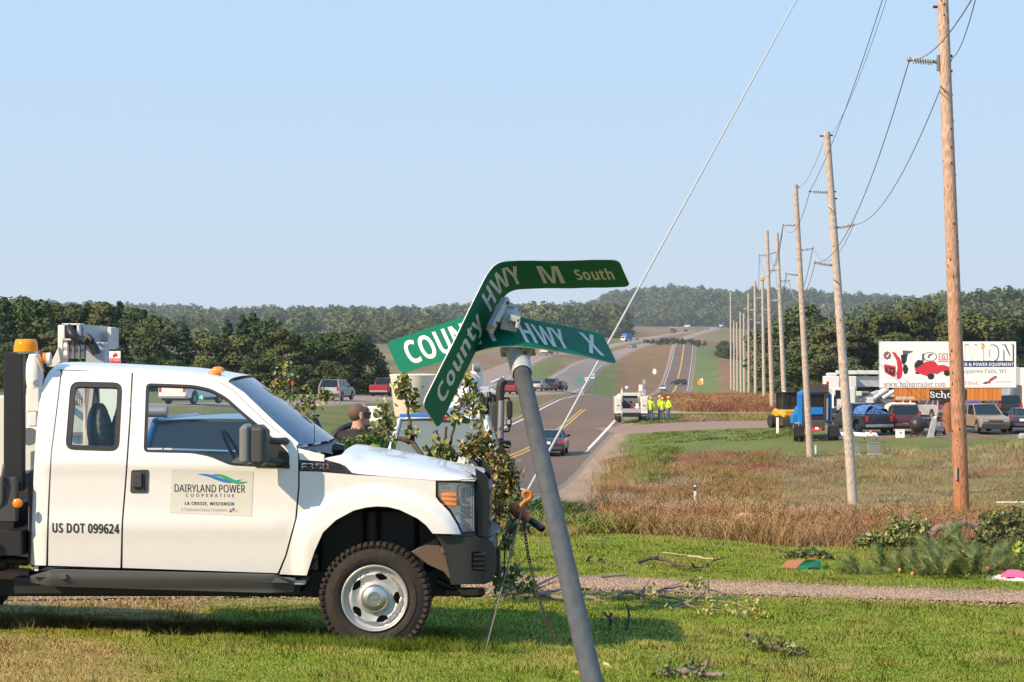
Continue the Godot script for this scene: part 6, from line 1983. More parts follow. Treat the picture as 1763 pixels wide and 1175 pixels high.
func left_scene() -> void:
	# crane truck parked behind the pickup: seen over the roof and through the rear windows
	var d := 25.0
	var o := G(120, d)
	var root := thing("crane_truck", "white utility crane truck parked behind the pickup, folded boom above the cab roof", "crane truck", o)
	var L := func(px: float, py: float, dd := 25.0) -> Vector3: return W(px, py, dd) - o
	part_box("tool_body", root, M.offwhite, L.call(97, 806), Vector3(1.34, 1.65, 0.6), 0.03)
	var cb := part_box("tool_cabinet", root, M.palebody, L.call(143, 790, 24.62), Vector3(0.95, 1.6, 0.12), 0.02)
	var b := MB.new()
	letters(b, "MATERIAL FT", "Droid Sans Bold", flat(L.call(84, 697, 24.54), Vector3(0.43, -0.006, 0), Vector3(0, 0.082, 0)), Vector3.BACK)
	obj("lettering", b, M.ink, cb)
	part_box("cabinet_rail", root, M.galv, L.call(140, 748, 24.5), Vector3(0.4, 0.05, 0.05), 0.01)
	part_box("boom_plate", root, M.white, L.call(108, 595), Vector3(0.06, 0.46, 0.3), 0.01)
	# square boom end, hollow
	b = MB.new()
	for q in [[126, 559, 0.2, 0.02], [126, 585, 0.2, 0.02]]: b.box(L.call(q[0], q[1], 24.7), Vector3(q[2], q[3], 0.3), 0.004)
	for q in [[113.5, 572], [138, 572]]: b.box(L.call(q[0], q[1], 24.7), Vector3(0.025, 0.18, 0.3), 0.004)
	obj("boom_tip", b, M.white, root)
	part_box("boom_lining", root, M.maroon, L.call(126, 572, 24.9), Vector3(0.15, 0.16, 0.1), 0.005)
	b = MB.new()
	var ob := [L.call(143, 559, 24.7), L.call(195, 564, 26.0), L.call(195, 599, 26.0), L.call(143, 598, 24.7)]
	b.quad(ob[0], ob[1], ob[2], ob[3], Vector3.BACK)
	for k in 4: b.quad(ob[k], ob[(k + 1) % 4], ob[(k + 1) % 4] + Vector3(0, 0, -0.35), ob[k] + Vector3(0, 0, -0.35), [Vector3.UP, Vector3.RIGHT, Vector3.DOWN, Vector3.LEFT][k])
	obj("boom_section", b, M.boomgrey, root)
	part_box("boom_end_plate", root, M.offwhite, L.call(192, 583, 25.6), Vector3(0.05, 0.26, 0.3), 0.01)
	for y in [597.0, 610.0]: part_tube("cylinder", root, M.white, [L.call(110, y, 24.7), L.call(146, y + 1, 24.7)], [0.045], 12)
	for x in [118.0, 127.0, 137.0]: part_box("cylinder_clamp", root, M.galv, L.call(x, 603, 24.66), Vector3(0.02, 0.2, 0.1), 0.004)
	part_tube("hose", root, M.black, smooth_path([L.call(119, 562, 24.6), L.call(123, 575, 24.5), L.call(135, 585, 24.5), L.call(150, 588, 24.5), L.call(160, 596, 24.5), L.call(166, 610, 24.5)], 4), [0.05], 10)
	part_tube("hose", root, M.black, [L.call(146, 590, 24.48), L.call(153, 580, 24.46), L.call(158, 588, 24.46)], [0.04], 8)
	part_box("column", root, M.boomgrey, L.call(167, 640, 24.8), Vector3(0.22, 0.66, 0.3), 0.02)
	b = MB.new()
	b.prism([Vector2(L.call(90, 632).x, L.call(0, 632).y), Vector2(L.call(106, 598).x, L.call(0, 598).y), Vector2(L.call(112, 632).x, L.call(0, 632).y)], 0.0, 0.2, 0.01)
	obj("gusset", b, M.offwhite, root)
	for q in [[103, 627], [148, 575]]: part_tube("bolt", root, M.grey, [L.call(q[0], q[1], 24.5), L.call(q[0], q[1], 24.56)], [0.02], 8)
	# winch head on the left
	b = MB.new()
	b.x = Transform3D(Basis.IDENTITY, L.call(59, 640, 24.4))
	b.lathe([Vector2(0, -0.22), Vector2(0.08, -0.21), Vector2(0.1, -0.05), Vector2(0.09, 0.1), Vector2(0.06, 0.19), Vector2(0, 0.2)], 16)
	obj("winch_head", b, M.white, root)
	part_tube("sheave", root, M.amber, [L.call(74, 617, 24.4), L.call(81, 617, 24.4)], [0.06], 14)
	part_tube("sheave_cover", root, M.white, [L.call(81, 619, 24.4), L.call(87, 619, 24.4)], [0.075], 14)
	part_tube("hose", root, M.tan, smooth_path([L.call(60, 614, 24.35), L.call(67, 625, 24.3), L.call(74, 640, 24.3)], 4), [0.02], 8)
	part_tube("swivel", root, M.steel, [L.call(62, 660, 24.3), L.call(62, 660, 24.22)], [0.035], 12)
	for q in [[59, 688, 0.16, 0.3], [58, 722, 0.12, 0.18], [57, 746, 0.15, 0.16]]: part_box("mast", root, M.white, L.call(q[0], q[1], 24.4), Vector3(q[2], q[3], 0.16), 0.03)
	part_tube("drum", root, M.grey, [L.call(50, 752, 24.3), L.call(50, 752, 24.6)], [0.1], 14)
	part_box("deck_plate", root, M.offwhite, L.call(46, 800, 24.5), Vector3(0.16, 0.3, 0.3), 0.01)
	part_tube("strobe", root, M.galv, [L.call(250, 709, 24.0), L.call(284, 709, 24.0)], [0.062], 12)
	part_tube("strobe_cap", root, M.grey, [L.call(284, 709, 24.0), L.call(288, 709, 24.0)], [0.068], 12)
	part_box("tread_plate", root, M.boomgrey, L.call(265, 732, 24.6), Vector3(0.22, 0.16, 0.3), 0.01)
	for x in [-60.0, 60.0, 190.0]: part_tube("wheel", root, M.rubber, [G(x, 24.9, 0.45) - o + Vector3(0, 0, 0.3), G(x, 24.9, 0.45) - o], [0.48], 22)
	# blue car and the man by the pickup's far door
	car("suv", M.blue, 0, 0, -0.06, "dark blue hatchback seen through the pickup's front window", "car", "", G(433, 26.0))
	var dr := thing("open_car", "black framed open door of the car behind the pickup's hood", "car", G(556, 25.0), 0.35)
	var dy := W(0, 735, 25.0).y - dr.position.y
	part_tube("door_frame", dr, M.black, smooth_path([Vector3(-0.04, dy - 0.42, 0), Vector3(0.06, dy - 0.2, 0), Vector3(0.2, dy - 0.04, 0), Vector3(0.36, dy + 0.02, 0), Vector3(0.5, dy + 0.02, 0), Vector3(0.56, dy - 0.1, 0), Vector3(0.58, dy - 0.42, 0)], 5), [0.035], 8)
	part_box("door_panel", dr, M.black, Vector3(0.28, (dy - 0.2) / 2, 0), Vector3(0.66, dy - 0.6, 0.12), 0.04)
	part_box("door_window", dr, M.glass, Vector3(0.32, dy - 0.22, 0), Vector3(0.44, 0.42, 0.008), 0.0)
	man()
	# small roadside board behind the boom
	var sp := G(196, 70)
	var sg := thing("shop_sign", "small red and white roadside board beside the crane boom", "sign", sp)
	var ya := W(0, 629, 70).y - sp.y; var yb := W(0, 605, 70).y - sp.y
	part_box("board", sg, M.paper, Vector3(0, (ya + yb) / 2, 0), Vector3(0.42, yb - ya, 0.06), 0.01)
	part_box("post", sg, M.bark, Vector3(0, ya / 2, -0.06), Vector3(0.12, ya, 0.1), 0.01)
	part_box("red_panel", sg, M.printred, Vector3(0, lerpf(ya, yb, 0.25), 0.03), Vector3(0.4, (yb - ya) * 0.48, 0.02), 0.0)
	b = MB.new()
	shape_on(b, [0.45, 0.5, 0.6, 0.6, 0.8, 0.62, 0.75, 0.8, 0.6, 0.9, 0.5, 0.8, 0.4, 0.7], flat(Vector3(-0.21, ya, 0.034), Vector3(0.42, 0, 0), Vector3(0, yb - ya, 0)), Vector3.BACK)
	obj("emblem", b, M.printred, sg)
	b = MB.new()
	letters(b, "ry Dah", "Droid Serif", flat(Vector3(-0.19, lerpf(ya, yb, 0.22), 0.045), Vector3(0.38, 0, 0), Vector3(0, (yb - ya) * 0.26, 0)), Vector3.BACK)
	obj("lettering", b, M.paper, sg)
	# traffic on the divided highway, near part
	car("pickup", M.white, 332, 139, -0.32, "white pickup on the highway seen through the pickup's front window", "pickup truck", "vehicles on the divided highway")
	car("suv", M.silver, 580, 185, -0.22, "silver sport utility car beyond the windshield, near the wood's edge", "car", "vehicles on the divided highway")
	car("pickup", M.carred, 664, 222, -0.2, "red pickup on the highway behind the leafy bough and white bucket", "pickup truck", "vehicles on the divided highway")
	car("sedan", M.silver, 441, 252, 2.6, "small pale car by the trees just above the windshield top", "car", "vehicles on the divided highway")
	car("suv", M.carred, 884, 268, -0.25, "dark red sport utility car left of the leaning sign post", "car", "vehicles on the divided highway")
	car("sedan", M.silver, 927, 300, -0.25, "pale car half hidden by the right edge of the leaning sign post", "car", "vehicles on the divided highway")
	car("suv", M.carblack, 951.5, 313, -0.2, "left one of two dark cars side by side right of the sign post", "car", "vehicles on the divided highway")
	car("sedan", M.carblack, 962.5, 316, -0.2, "right one of two dark cars side by side right of the sign post", "car", "vehicles on the divided highway")
	plate_sign("mile_marker", "small green marker sign in the grass seen through the front window", 346, 118, 690, 678, 9, M.teal, 4, "4", M.paper)
	plate_sign("arrow_sign", "orange arrow sign below the dark conifers", 473, 205, 664, 655, 13, M.orangesign, -1)
	plate_sign("stop_sign", "little red stop sign right of the orange arrow sign", 503, 202, 663, 656.5, 6.5, M.printred, 8)
	var rp := G(585, 150)
	tag(part_box("marker_post", self, M.galv, rp + Vector3(0, 0.75, 0), Vector3(0.07, 1.5, 0.05), 0.01), "thin grey marker post in front of the silver sport utility car", "marker post")

func right_of_hood() -> void:
	# white wagon behind the hood
	var wg := car("suv", M.white, 0, 0, 0.0, "white wagon behind the hood, half hidden by leafy boughs", "car", "", G(768, 38.0))
	(wg.get_node("windows") as MeshInstance3D).set_surface_override_material(0, M.paleglass)
	part_box("light_bar", wg, M.printblue, Vector3(-0.45, 1.76, 2.0), Vector3(0.5, 0.05, 0.1), 0.01)
	part_box("brake_light", wg, M.red, Vector3(0, 1.73, 2.03), Vector3(0.42, 0.05, 0.06), 0.01)
	# bucket truck
	var d := 44.0
	var o := G(800, d)
	var root := thing("bucket_truck", "white bucket truck behind the bent sign with dark exhaust stack and long mirrors", "bucket truck", o, 0.0)
	var L := func(px: float, py: float, dd := 44.0) -> Vector3: return W(px, py, dd) - o
	part_box("truck_body", root, M.offwhite, L.call(772, 830), Vector3(2.2, 1.6, 1.6), 0.05)
	part_box("cab", root, M.white, L.call(806, 745, 48.0), Vector3(1.3, 1.9, 1.8), 0.12)
	var b := MB.new()
	b.x = Transform3D(Basis.IDENTITY, L.call(712, 682, 42.5))
	b.lathe([Vector2(0, -0.42), Vector2(0.33, -0.42), Vector2(0.37, -0.38), Vector2(0.45, 0.36), Vector2(0.47, 0.4), Vector2(0.44, 0.42), Vector2(0.40, 0.3), Vector2(0.0, 0.3)], 22)
	obj("bucket", b, M.cream, root)
	part_box("bucket_bracket", root, M.galv, L.call(735, 726, 42.6), Vector3(1.2, 0.12, 0.3), 0.02)
	for x in [706.0, 714.0, 722.0, 745.0]: part_box("bracket_pin", root, M.grey, L.call(x, 716, 42.3), Vector3(0.07, 0.3, 0.07), 0.01)
	part_tube("lower_boom", root, M.white, [L.call(745, 750, 43.0), L.call(800, 690, 44.0), L.call(812, 650, 45.0)], [0.17, 0.16, 0.14], 12)
	part_tube("upper_boom", root, M.white, [L.call(822, 627, 45.0), L.call(822, 690, 45.0), L.call(818, 745, 45.0)], [0.1, 0.14, 0.16], 12)
	part_tube("boom_pin", root, M.grey, [L.call(815, 632, 44.8), L.call(827, 632, 44.8)], [0.1], 10)
	part_box("turret", root, M.offwhite, L.call(785, 742, 43.0), Vector3(0.9, 0.5, 0.7), 0.08)
	for q in [[795, 745, 0.2, 0.34, "grey"], [812, 738, 0.16, 0.24, "plastic"], [774, 735, 0.2, 0.26, "grey"], [806, 732, 0.26, 0.14, "galv"], [836, 720, 0.3, 0.5, "white"], [841, 690, 0.34, 0.4, "boomgrey"], [846, 745, 0.24, 0.5, "boomgrey"]]: part_box("boom_gear", root, M[q[4]], L.call(q[0], q[1], 42.6), Vector3(q[2], q[3], 0.3), 0.04)
	part_box("gear_lamp", root, M.amber, L.call(807, 733, 42.4), Vector3(0.14, 0.14, 0.1), 0.03)
	part_tube("strut", root, M.white, [L.call(775, 728, 42.4), L.call(785, 752, 42.4)], [0.07], 10)
	part_box("cone_stack", root, M.boomgrey, L.call(835, 705, 43.5), Vector3(0.2, 0.9, 0.3), 0.03)
	for q in [[830, 680], [842, 676], [836, 700]]: part_tube("hose", root, M.black, smooth_path([L.call(q[0], q[1], 42.4), L.call(q[0] + 2, q[1] + 22, 42.3), L.call(q[0] + 6, q[1] + 30, 42.3), L.call(q[0] + 9, q[1] + 4, 42.3)], 5), [0.045], 8)
	part_box("cab_side", root, M.white, L.call(843, 735, 43.0), Vector3(0.34, 1.4, 0.9), 0.05)
	part_tube("exhaust_stack", root, M.darkmetal, smooth_path([L.call(856, 860, 42.0), L.call(860, 760, 42.0), L.call(861, 680, 42.0), L.call(863, 662, 42.0), L.call(869, 654, 42.0)], 4), [0.095, 0.095, 0.095, 0.08], 12)
	part_tube("exhaust_shield", root, M.galv, [L.call(861, 755, 41.95), L.call(863, 690, 41.95)], [0.06], 10)
	part_box("exhaust_guard", root, M.plastic, L.call(852, 742, 42.2), Vector3(0.2, 1.1, 0.2), 0.05)
	part_box("side_mirror", root, M.black, L.call(877.5, 705, 42.0), Vector3(0.11, 0.34, 0.12), 0.03)
	part_box("side_mirror", root, M.black, L.call(876.5, 728, 42.0), Vector3(0.105, 0.17, 0.12), 0.03)
	part_box("mirror_glass", root, M.boomgrey, L.call(876, 727, 41.85), Vector3(0.06, 0.08, 0.02), 0.005)
	part_tube("mirror_bracket", root, M.black, smooth_path([L.call(862, 687, 42.0), L.call(872, 686, 42.0), L.call(877, 690, 42.0), L.call(877, 738, 42.0), L.call(872, 743, 42.0), L.call(858, 743, 42.0)], 4), [0.02], 6)
	part_tube("mirror_brace", root, M.black, [L.call(845, 680, 42.0), L.call(858, 684, 42.0)], [0.03], 6)
	part_tube("pole_saw", root, M.boomgrey, [L.call(845, 660, 43.0), L.call(868, 650, 43.0)], [0.03], 6)
	part_box("perforated_plate", root, M.paper, L.call(645, 713, 43.0), Vector3(0.3, 0.3, 0.05), 0.01)
	part_box("tool_rail", root, M.galv, L.call(710, 713, 43.2), Vector3(0.9, 0.14, 0.2), 0.02)
	for s in [700.0, 880.0]:
		for dd in [43.5, 47.5]: part_tube("wheel", root, M.rubber, [G(s - 20, dd, 0.5) - o, G(s, dd, 0.5) - o], [0.5], 20)
	# broken leafy boughs between the pickup and the trucks
	var g1 := [Color(0.10, 0.13, 0.025), Color(0.26, 0.26, 0.07), Color(0.50, 0.45, 0.24)]
	var g2 := [Color(0.07, 0.09, 0.02), Color(0.24, 0.17, 0.04), Color(0.36, 0.26, 0.09)]
	bough("leafy_bough", "upright green leafy sprig standing behind the windshield base", "branch", [[[525, 800, 19.6, 500, 740, 19.6, 488, 690, 19.7, 491, 625, 19.7], 0.016, 0.005], [[500, 740, 19.6, 530, 700, 19.6, 560, 678, 19.6], 0.01, 0.004], [[498, 735, 19.6, 468, 700, 19.7, 455, 675, 19.7], 0.01, 0.004]], [[491, 632, 19.7, 0.06], [490, 652, 19.7, 0.09], [488, 676, 19.7, 0.13], [486, 700, 19.7, 0.17], [496, 722, 19.6, 0.2], [520, 712, 19.6, 0.16], [510, 738, 19.6, 0.2], [534, 690, 19.6, 0.13], [462, 684, 19.7, 0.09], [560, 680, 19.6, 0.06], [470, 705, 19.7, 0.12]], 620, 0.05, g1, 51)
	bough("leafy_bough", "grey broken bough with pale leaves before the white wagon", "branch", [[[620, 738, 20.4, 655, 752, 20.4, 690, 756, 20.4, 712, 765, 20.4, 728, 790, 20.3], 0.02, 0.026], [[712, 765, 20.4, 706, 730, 20.5, 700, 690, 20.5, 697, 660, 20.5], 0.018, 0.007], [[680, 755, 20.4, 668, 740, 20.4, 662, 710, 20.4], 0.01, 0.004], [[730, 795, 20.3, 764, 765, 20.3, 768, 735, 20.3], 0.018, 0.012]], [[660, 705, 20.4, 0.09], [664, 722, 20.4, 0.12], [662, 740, 20.4, 0.13], [650, 750, 20.4, 0.1], [697, 655, 20.5, 0.06], [699, 668, 20.5, 0.09], [704, 685, 20.5, 0.08], [688, 672, 20.5, 0.07], [708, 745, 20.4, 0.06], [714, 700, 20.5, 0.06]], 330, 0.07, g1, 52)
	bough("leafy_bough", "green leafy bough low behind the middle of the hood", "branch", [[[610, 800, 20.0, 630, 778, 20.0, 660, 770, 20.0], 0.012, 0.006]], [[615, 768, 20.0, 0.1], [635, 766, 20.0, 0.1], [655, 768, 20.0, 0.08], [600, 770, 20.0, 0.06]], 120, 0.08, [Color(0.09, 0.16, 0.02), Color(0.22, 0.28, 0.04), Color(0.3, 0.34, 0.1)], 53)
	bough("leafy_bough", "tangled bough with pale leaves under the bent sign", "branch", [[[790, 830, 20.2, 772, 790, 20.2, 780, 740, 20.2, 792, 700, 20.2, 805, 660, 20.2], 0.02, 0.008]], [[806, 655, 20.2, 0.07], [810, 680, 20.2, 0.1], [800, 700, 20.2, 0.14], [820, 710, 20.2, 0.11], [785, 720, 20.2, 0.09], [757, 770, 20.2, 0.11], [765, 785, 20.2, 0.12], [745, 780, 20.2, 0.08], [780, 785, 20.2, 0.08]], 330, 0.075, g1, 54)
	bough("leafy_bough", "brown and green leafy bough rising behind the black grille", "branch", [[[850, 930, 19.8, 848, 850, 19.9, 842, 790, 20.0, 832, 750, 20.0], 0.022, 0.008], [[848, 850, 19.9, 868, 830, 19.9, 890, 822, 19.9], 0.012, 0.005], [[846, 820, 20.0, 812, 790, 20.0, 806, 770, 20.0], 0.012, 0.005]], [[832, 752, 20.0, 0.1], [826, 768, 20.0, 0.14], [845, 775, 20.0, 0.14], [838, 795, 20.0, 0.16], [860, 790, 20.0, 0.1], [862, 815, 19.9, 0.15], [850, 830, 19.9, 0.15], [875, 822, 19.9, 0.1], [812, 785, 20.0, 0.11], [805, 775, 20.0, 0.08], [862, 850, 19.9, 0.14], [875, 870, 19.9, 0.12], [858, 885, 19.9, 0.14], [872, 835, 19.9, 0.12], [845, 870, 19.9, 0.12], [884, 835, 19.9, 0.05]], 1250, 0.055, g2, 55)
	bough("leafy_bough", "drooping pale leaves hanging beside the hoist and bumper", "branch", [[[860, 870, 18.4, 884, 900, 18.3, 872, 940, 18.3, 868, 990, 18.3], 0.012, 0.005]], [[886, 905, 18.3, 0.07], [876, 925, 18.3, 0.07], [872, 940, 18.3, 0.06], [866, 985, 18.4, 0.09], [880, 1000, 18.4, 0.1], [862, 1005, 18.4, 0.1], [893, 985, 18.4, 0.06], [905, 900, 18.2, 0.05]], 150, 0.075, [Color(0.1, 0.16, 0.03), Color(0.4, 0.38, 0.2), Color(0.5, 0.46, 0.28)], 56)

# ---- along the county road --------------------------------------------------------------------------------
func road_scene() -> void:
	car("sedan", M.carnavy, 948, 127, -0.09, "dark sedan driving away on the county road behind the leaning sign post", "car")
	car("sedan", M.white, 1141, 590, -0.05, "small white car far down the county road left of the black one", "car", "far vehicles on the county road")
	car("suv", M.carblack, 1169, 655, 0.9, "black vehicle turning across the county road before its last climb", "car", "far vehicles on the county road")
	# service truck with open tool bins
	var o := G(1087, 160, 0.05)
	var root := thing("service_truck", "white utility service truck parked on the shoulder beside the workers", "service truck", o)
	var w := 2.3
	part_box("cab", root, M.white, Vector3(0.05, 1.35, -4.0), Vector3(1.9, 1.3, 1.6), 0.15)
	part_box("rear_window", root, M.darkglass, Vector3(0.0, 1.68, -3.17), Vector3(1.25, 0.42, 0.04), 0.01)
	part_box("rear_rack", root, M.offwhite, Vector3(0, 2.06, -0.7), Vector3(1.5, 0.14, 1.6), 0.03)
	for s in [-1.0, 1.0]:
		part_box("tool_bin", root, M.white, Vector3(s * 0.94, 1.25, -1.1), Vector3(0.5, 1.25, 2.4), 0.03)
		part_box("tail_light", root, M.red, Vector3(s * 0.94, 1.2, 0.12), Vector3(0.2, 0.09, 0.03), 0.005)
		part_box("bin_door", root, M.offwhite, Vector3(s * 0.94, 1.3, 0.115), Vector3(0.36, 0.8, 0.02), 0.005)
		part_box("rack_post", root, M.offwhite, Vector3(s * 0.68, 1.75, 0.0), Vector3(0.09, 0.55, 0.09), 0.01)
		for z in [-0.2, -3.7]: wheel_parts(root, -z, s * 0.88, 0.4, 0.28)
	part_box("bed_floor", root, M.black, Vector3(0, 0.95, -1.1), Vector3(1.4, 0.1, 2.3), 0.01)
	part_box("bed_front", root, M.grey, Vector3(0, 1.4, -2.3), Vector3(1.4, 0.6, 0.06), 0.01)
	part_box("tailgate", root, M.boomgrey, Vector3(0, 0.82, 0.06), Vector3(1.4, 0.34, 0.08), 0.02)
	part_box("bumper", root, M.black, Vector3(0, 0.55, 0.2), Vector3(1.3, 0.3, 0.3), 0.05)
	part_box("step", root, M.grey, Vector3(0, 0.48, 0.1), Vector3(2.2, 0.1, 0.3), 0.02)
	for q in [[-0.4, 1.15, -0.8, 0.4, 0.4, "plastic"], [0.1, 1.1, -0.6, 0.3, 0.3, "red"], [0.45, 1.15, -0.3, 0.22, 0.4, "paper"], [-0.1, 1.25, -1.5, 0.5, 0.5, "grey"]]: part_box("gear", root, M[q[5]], Vector3(q[0], q[1], q[2]), Vector3(q[3], q[4], 0.3), 0.04)
	part_tube("beacon_mast", root, M.white, [Vector3(-0.62, 2.1, -1.2), Vector3(-0.62, 2.35, -1.2)], [0.07], 8)
	part_box("beacon", root, M.amber, Vector3(-0.62, 2.43, -1.2), Vector3(0.14, 0.14, 0.14), 0.04)
	part_tube("floodlight", root, M.paper, [Vector3(-0.22, 2.42, -2.0), Vector3(-0.22, 2.6, -2.0)], [0.1], 10)
	part_tube("floodlight_arm", root, M.galv, [Vector3(-0.22, 2.1, -2.0), Vector3(-0.22, 2.45, -2.0)], [0.02], 6)
	var b := MB.new()
	b.x = Transform3D(Basis(Vector3.RIGHT, 0.0), Vector3(0.85, 2.3, -2.0))
	b.lathe([Vector2(0, -0.4), Vector2(0.2, -0.4), Vector2(0.2, 0.4), Vector2(0, 0.4)], 14)
	obj("tank", b, M.white, root)
	part_box("crane_arm", root, M.boomgrey, Vector3(1.1, 2.1, -3.2), Vector3(0.3, 0.5, 0.5), 0.03)
	part_box("hose_reel", root, M.amber, Vector3(0.68, 2.15, -1.0), Vector3(0.3, 0.25, 0.3), 0.06)
	part_box("reel_cap", root, M.paper, Vector3(0.85, 1.95, -1.0), Vector3(0.3, 0.25, 0.3), 0.08)
	worker(0, 1115, 163, 2.6, 1.0, "worker in yellow shirt and hard hat half behind the service truck")
	worker(2, 1120.5, 160, 2.9, 1.0, "worker in yellow shirt nearest the service truck's right side")
	worker(2, 1136, 162, 0.9, 1.0, "worker with folded arms at the left of the far pair")
	worker(0, 1140.5, 160, 3.0, 0.95, "shorter worker standing with back turned in front of the folded armed one")
	worker(1, 1151, 159, -1.2, 1.0, "rightmost worker in yellow shirt standing alone on the verge")
	# marker and signs
	var p := G(1197, 80)
	var mk := thing("delineator_post", "white roadside marker post with black top in the tall grass", "marker post", p)
	var y1 := W(0, 836, 80).y - p.y
	part_tube("shaft", mk, M.paper, [Vector3(0, -0.1, 0), Vector3(0, y1 - 0.2, 0)], [0.05], 12)
	part_tube("black_band", mk, M.black, [Vector3(0, y1 - 0.2, 0), Vector3(0, y1 - 0.05, 0)], [0.051], 12)
	part_tube("cap", mk, M.paper, [Vector3(0, y1 - 0.05, 0), Vector3(0, y1, 0)], [0.05, 0.035], 12)
	plate_sign("direction_sign", "small green direction sign between highway and county road", 999, 270, 658, 652, 12, M.teal, 4)
	plate_sign("route_sign", "white route sign right of the small green direction sign", 1011, 268, 656, 650, 8, M.paper, 4, "53", M.ink)
	plate_sign("route_sign", "higher white route sign beside the guy wire", 1020, 266, 652, 644, 7, M.paper, 4, "M", M.ink)
	plate_sign("round_sign", "pale round sign back on the slope left of the far road", 1127, 480, 645, 635, 7, M.paper, 12)
	plate_sign("round_sign", "grey sign back above the service truck's tank", 1109, 255, 663, 653, 6, M.boomgrey, 6)
	plate_sign("warning_sign", "yellow diamond warning sign right of the far road", 1205, 300, 664, 654.5, 9, M.orangesign, 8, "", null, 0.0)
	plate_sign("white_sign", "white sign plate behind the yellow warning sign", 1208, 330, 662, 652, 5, M.paper, 4)
	plate_sign("brown_sign", "small brown sign on a post on the grass crest above the road's end", 1001, 236, 681, 674, 7, M.boomgrey, 4)
	# far traffic on the highway
	var far := [["van", "white", 936, 700, 0.0, "white truck far off under the leaning sign's right half"], ["van", "carred", 945, 720, 0.0, "red and white truck far off under the leaning sign's right half"], ["van", "white", 955, 740, 0.0, "white lorry far off under the lower blade, right of the red one"], ["sedan", "white", 1047, 790, 2.6, "white car just right of the lower blade's tip, far off"], ["sedan", "silver", 1089, 905, 2.6, "pale car on the far highway left of the dark one"], ["suv", "carblack", 1114, 985, -0.5, "dark car on the far highway below the blue lorry"], ["sedan", "carred", 1138, 1070, -0.6, "left one of two reddish cars on the far highway bend"], ["sedan", "carred", 1146, 1105, -0.6, "right one of two reddish cars on the far highway bend"], ["sedan", "silver", 1095, 1230, 2.7, "pale speck of a car right of the blue lorry"], ["van", "carred", 1160, 1560, -0.4, "red vehicle with white front on the far crest"], ["suv", "carblack", 1181, 1610, -0.4, "dark vehicle on the far crest right of the red one"], ["sedan", "blue", 1159, 1180, -0.5, "blue speck of a car on the far highway bend"], ["sedan", "silver", 1218, 1700, 2.7, "pale car on the highest stretch of the far highway"], ["van", "white", 1243, 1890, -0.4, "white lorry on the highest stretch of the far highway"], ["van", "white", 1183, 2280, 1.3, "white truck by the hill foot at the highway's end"]]
	for e in far:
		var t := car(e[0], M[e[1]], e[2], e[3], e[4], e[5], "truck" if e[0] == "van" else "car", "far traffic on the highway")
		if e[0] == "van": t.scale = Vector3(1.3, 1.6, 1.3)
	var lo := G(1080, 1150, 0.6)
	var lt := thing("lorry", "blue lorry far off just right of the lower blade's tip", "truck", lo, 2.6, "far traffic on the highway")
	part_box("box_body", lt, M.bluetruck, Vector3(0, 2.6, 0), Vector3(2.6, 3.0, 6.0), 0.05)
	part_box("cab", lt, M.white, Vector3(0, 1.6, -4.0), Vector3(2.4, 2.2, 1.8), 0.1)
	part_box("windscreen", lt, M.darkglass, Vector3(0, 2.1, -4.91), Vector3(2.0, 0.8, 0.04), 0.01)
	for z in [-3.8, 1.8]:
		for s in [-1.0, 1.0]: part_tube("wheel", lt, M.rubber, [Vector3(s * 1.1 - 0.15, 0.5, z), Vector3(s * 1.1 + 0.15, 0.5, z)], [0.5], 14)

# ---- the power line ------------------------------------------------------------------------------------------
func insulator(root: Node3D, a: Vector3, b: Vector3, sheds: int, thick := 1.0) -> void:
	var n := Node3D.new()
	n.name = "insulator"
	root.add_child(n, true)
	var m := MB.new()
	m.tube([a, a.lerp(b, 0.16)], [0.045 * thick, 0.035 * thick], 8)
	m.ball(b, Vector3.ONE * 0.055 * thick, 6)
	obj("fitting", m, M.galv, n)
	m = MB.new()
	var y := (b - a).normalized(); var x := y.cross(Vector3.BACK).normalized()
	var pr := []
	for i in sheds:
		var s := (b - a).length() * lerpf(0.16, 0.9, float(i) / sheds)
		var st := (b - a).length() * 0.74 / sheds
		pr.append_array([Vector2(0.035 * thick, s), Vector2(0.085 * thick, s + st * 0.3), Vector2(0.085 * thick, s + st * 0.45), Vector2(0.035 * thick, s + st * 0.7)])
	pr.append(Vector2(0.03 * thick, (b - a).length()))
	m.x = Transform3D(Basis(x, y, x.cross(y)), a)
	m.lathe(pr, 12)
	obj("sheds", m, M.porcelain, n)

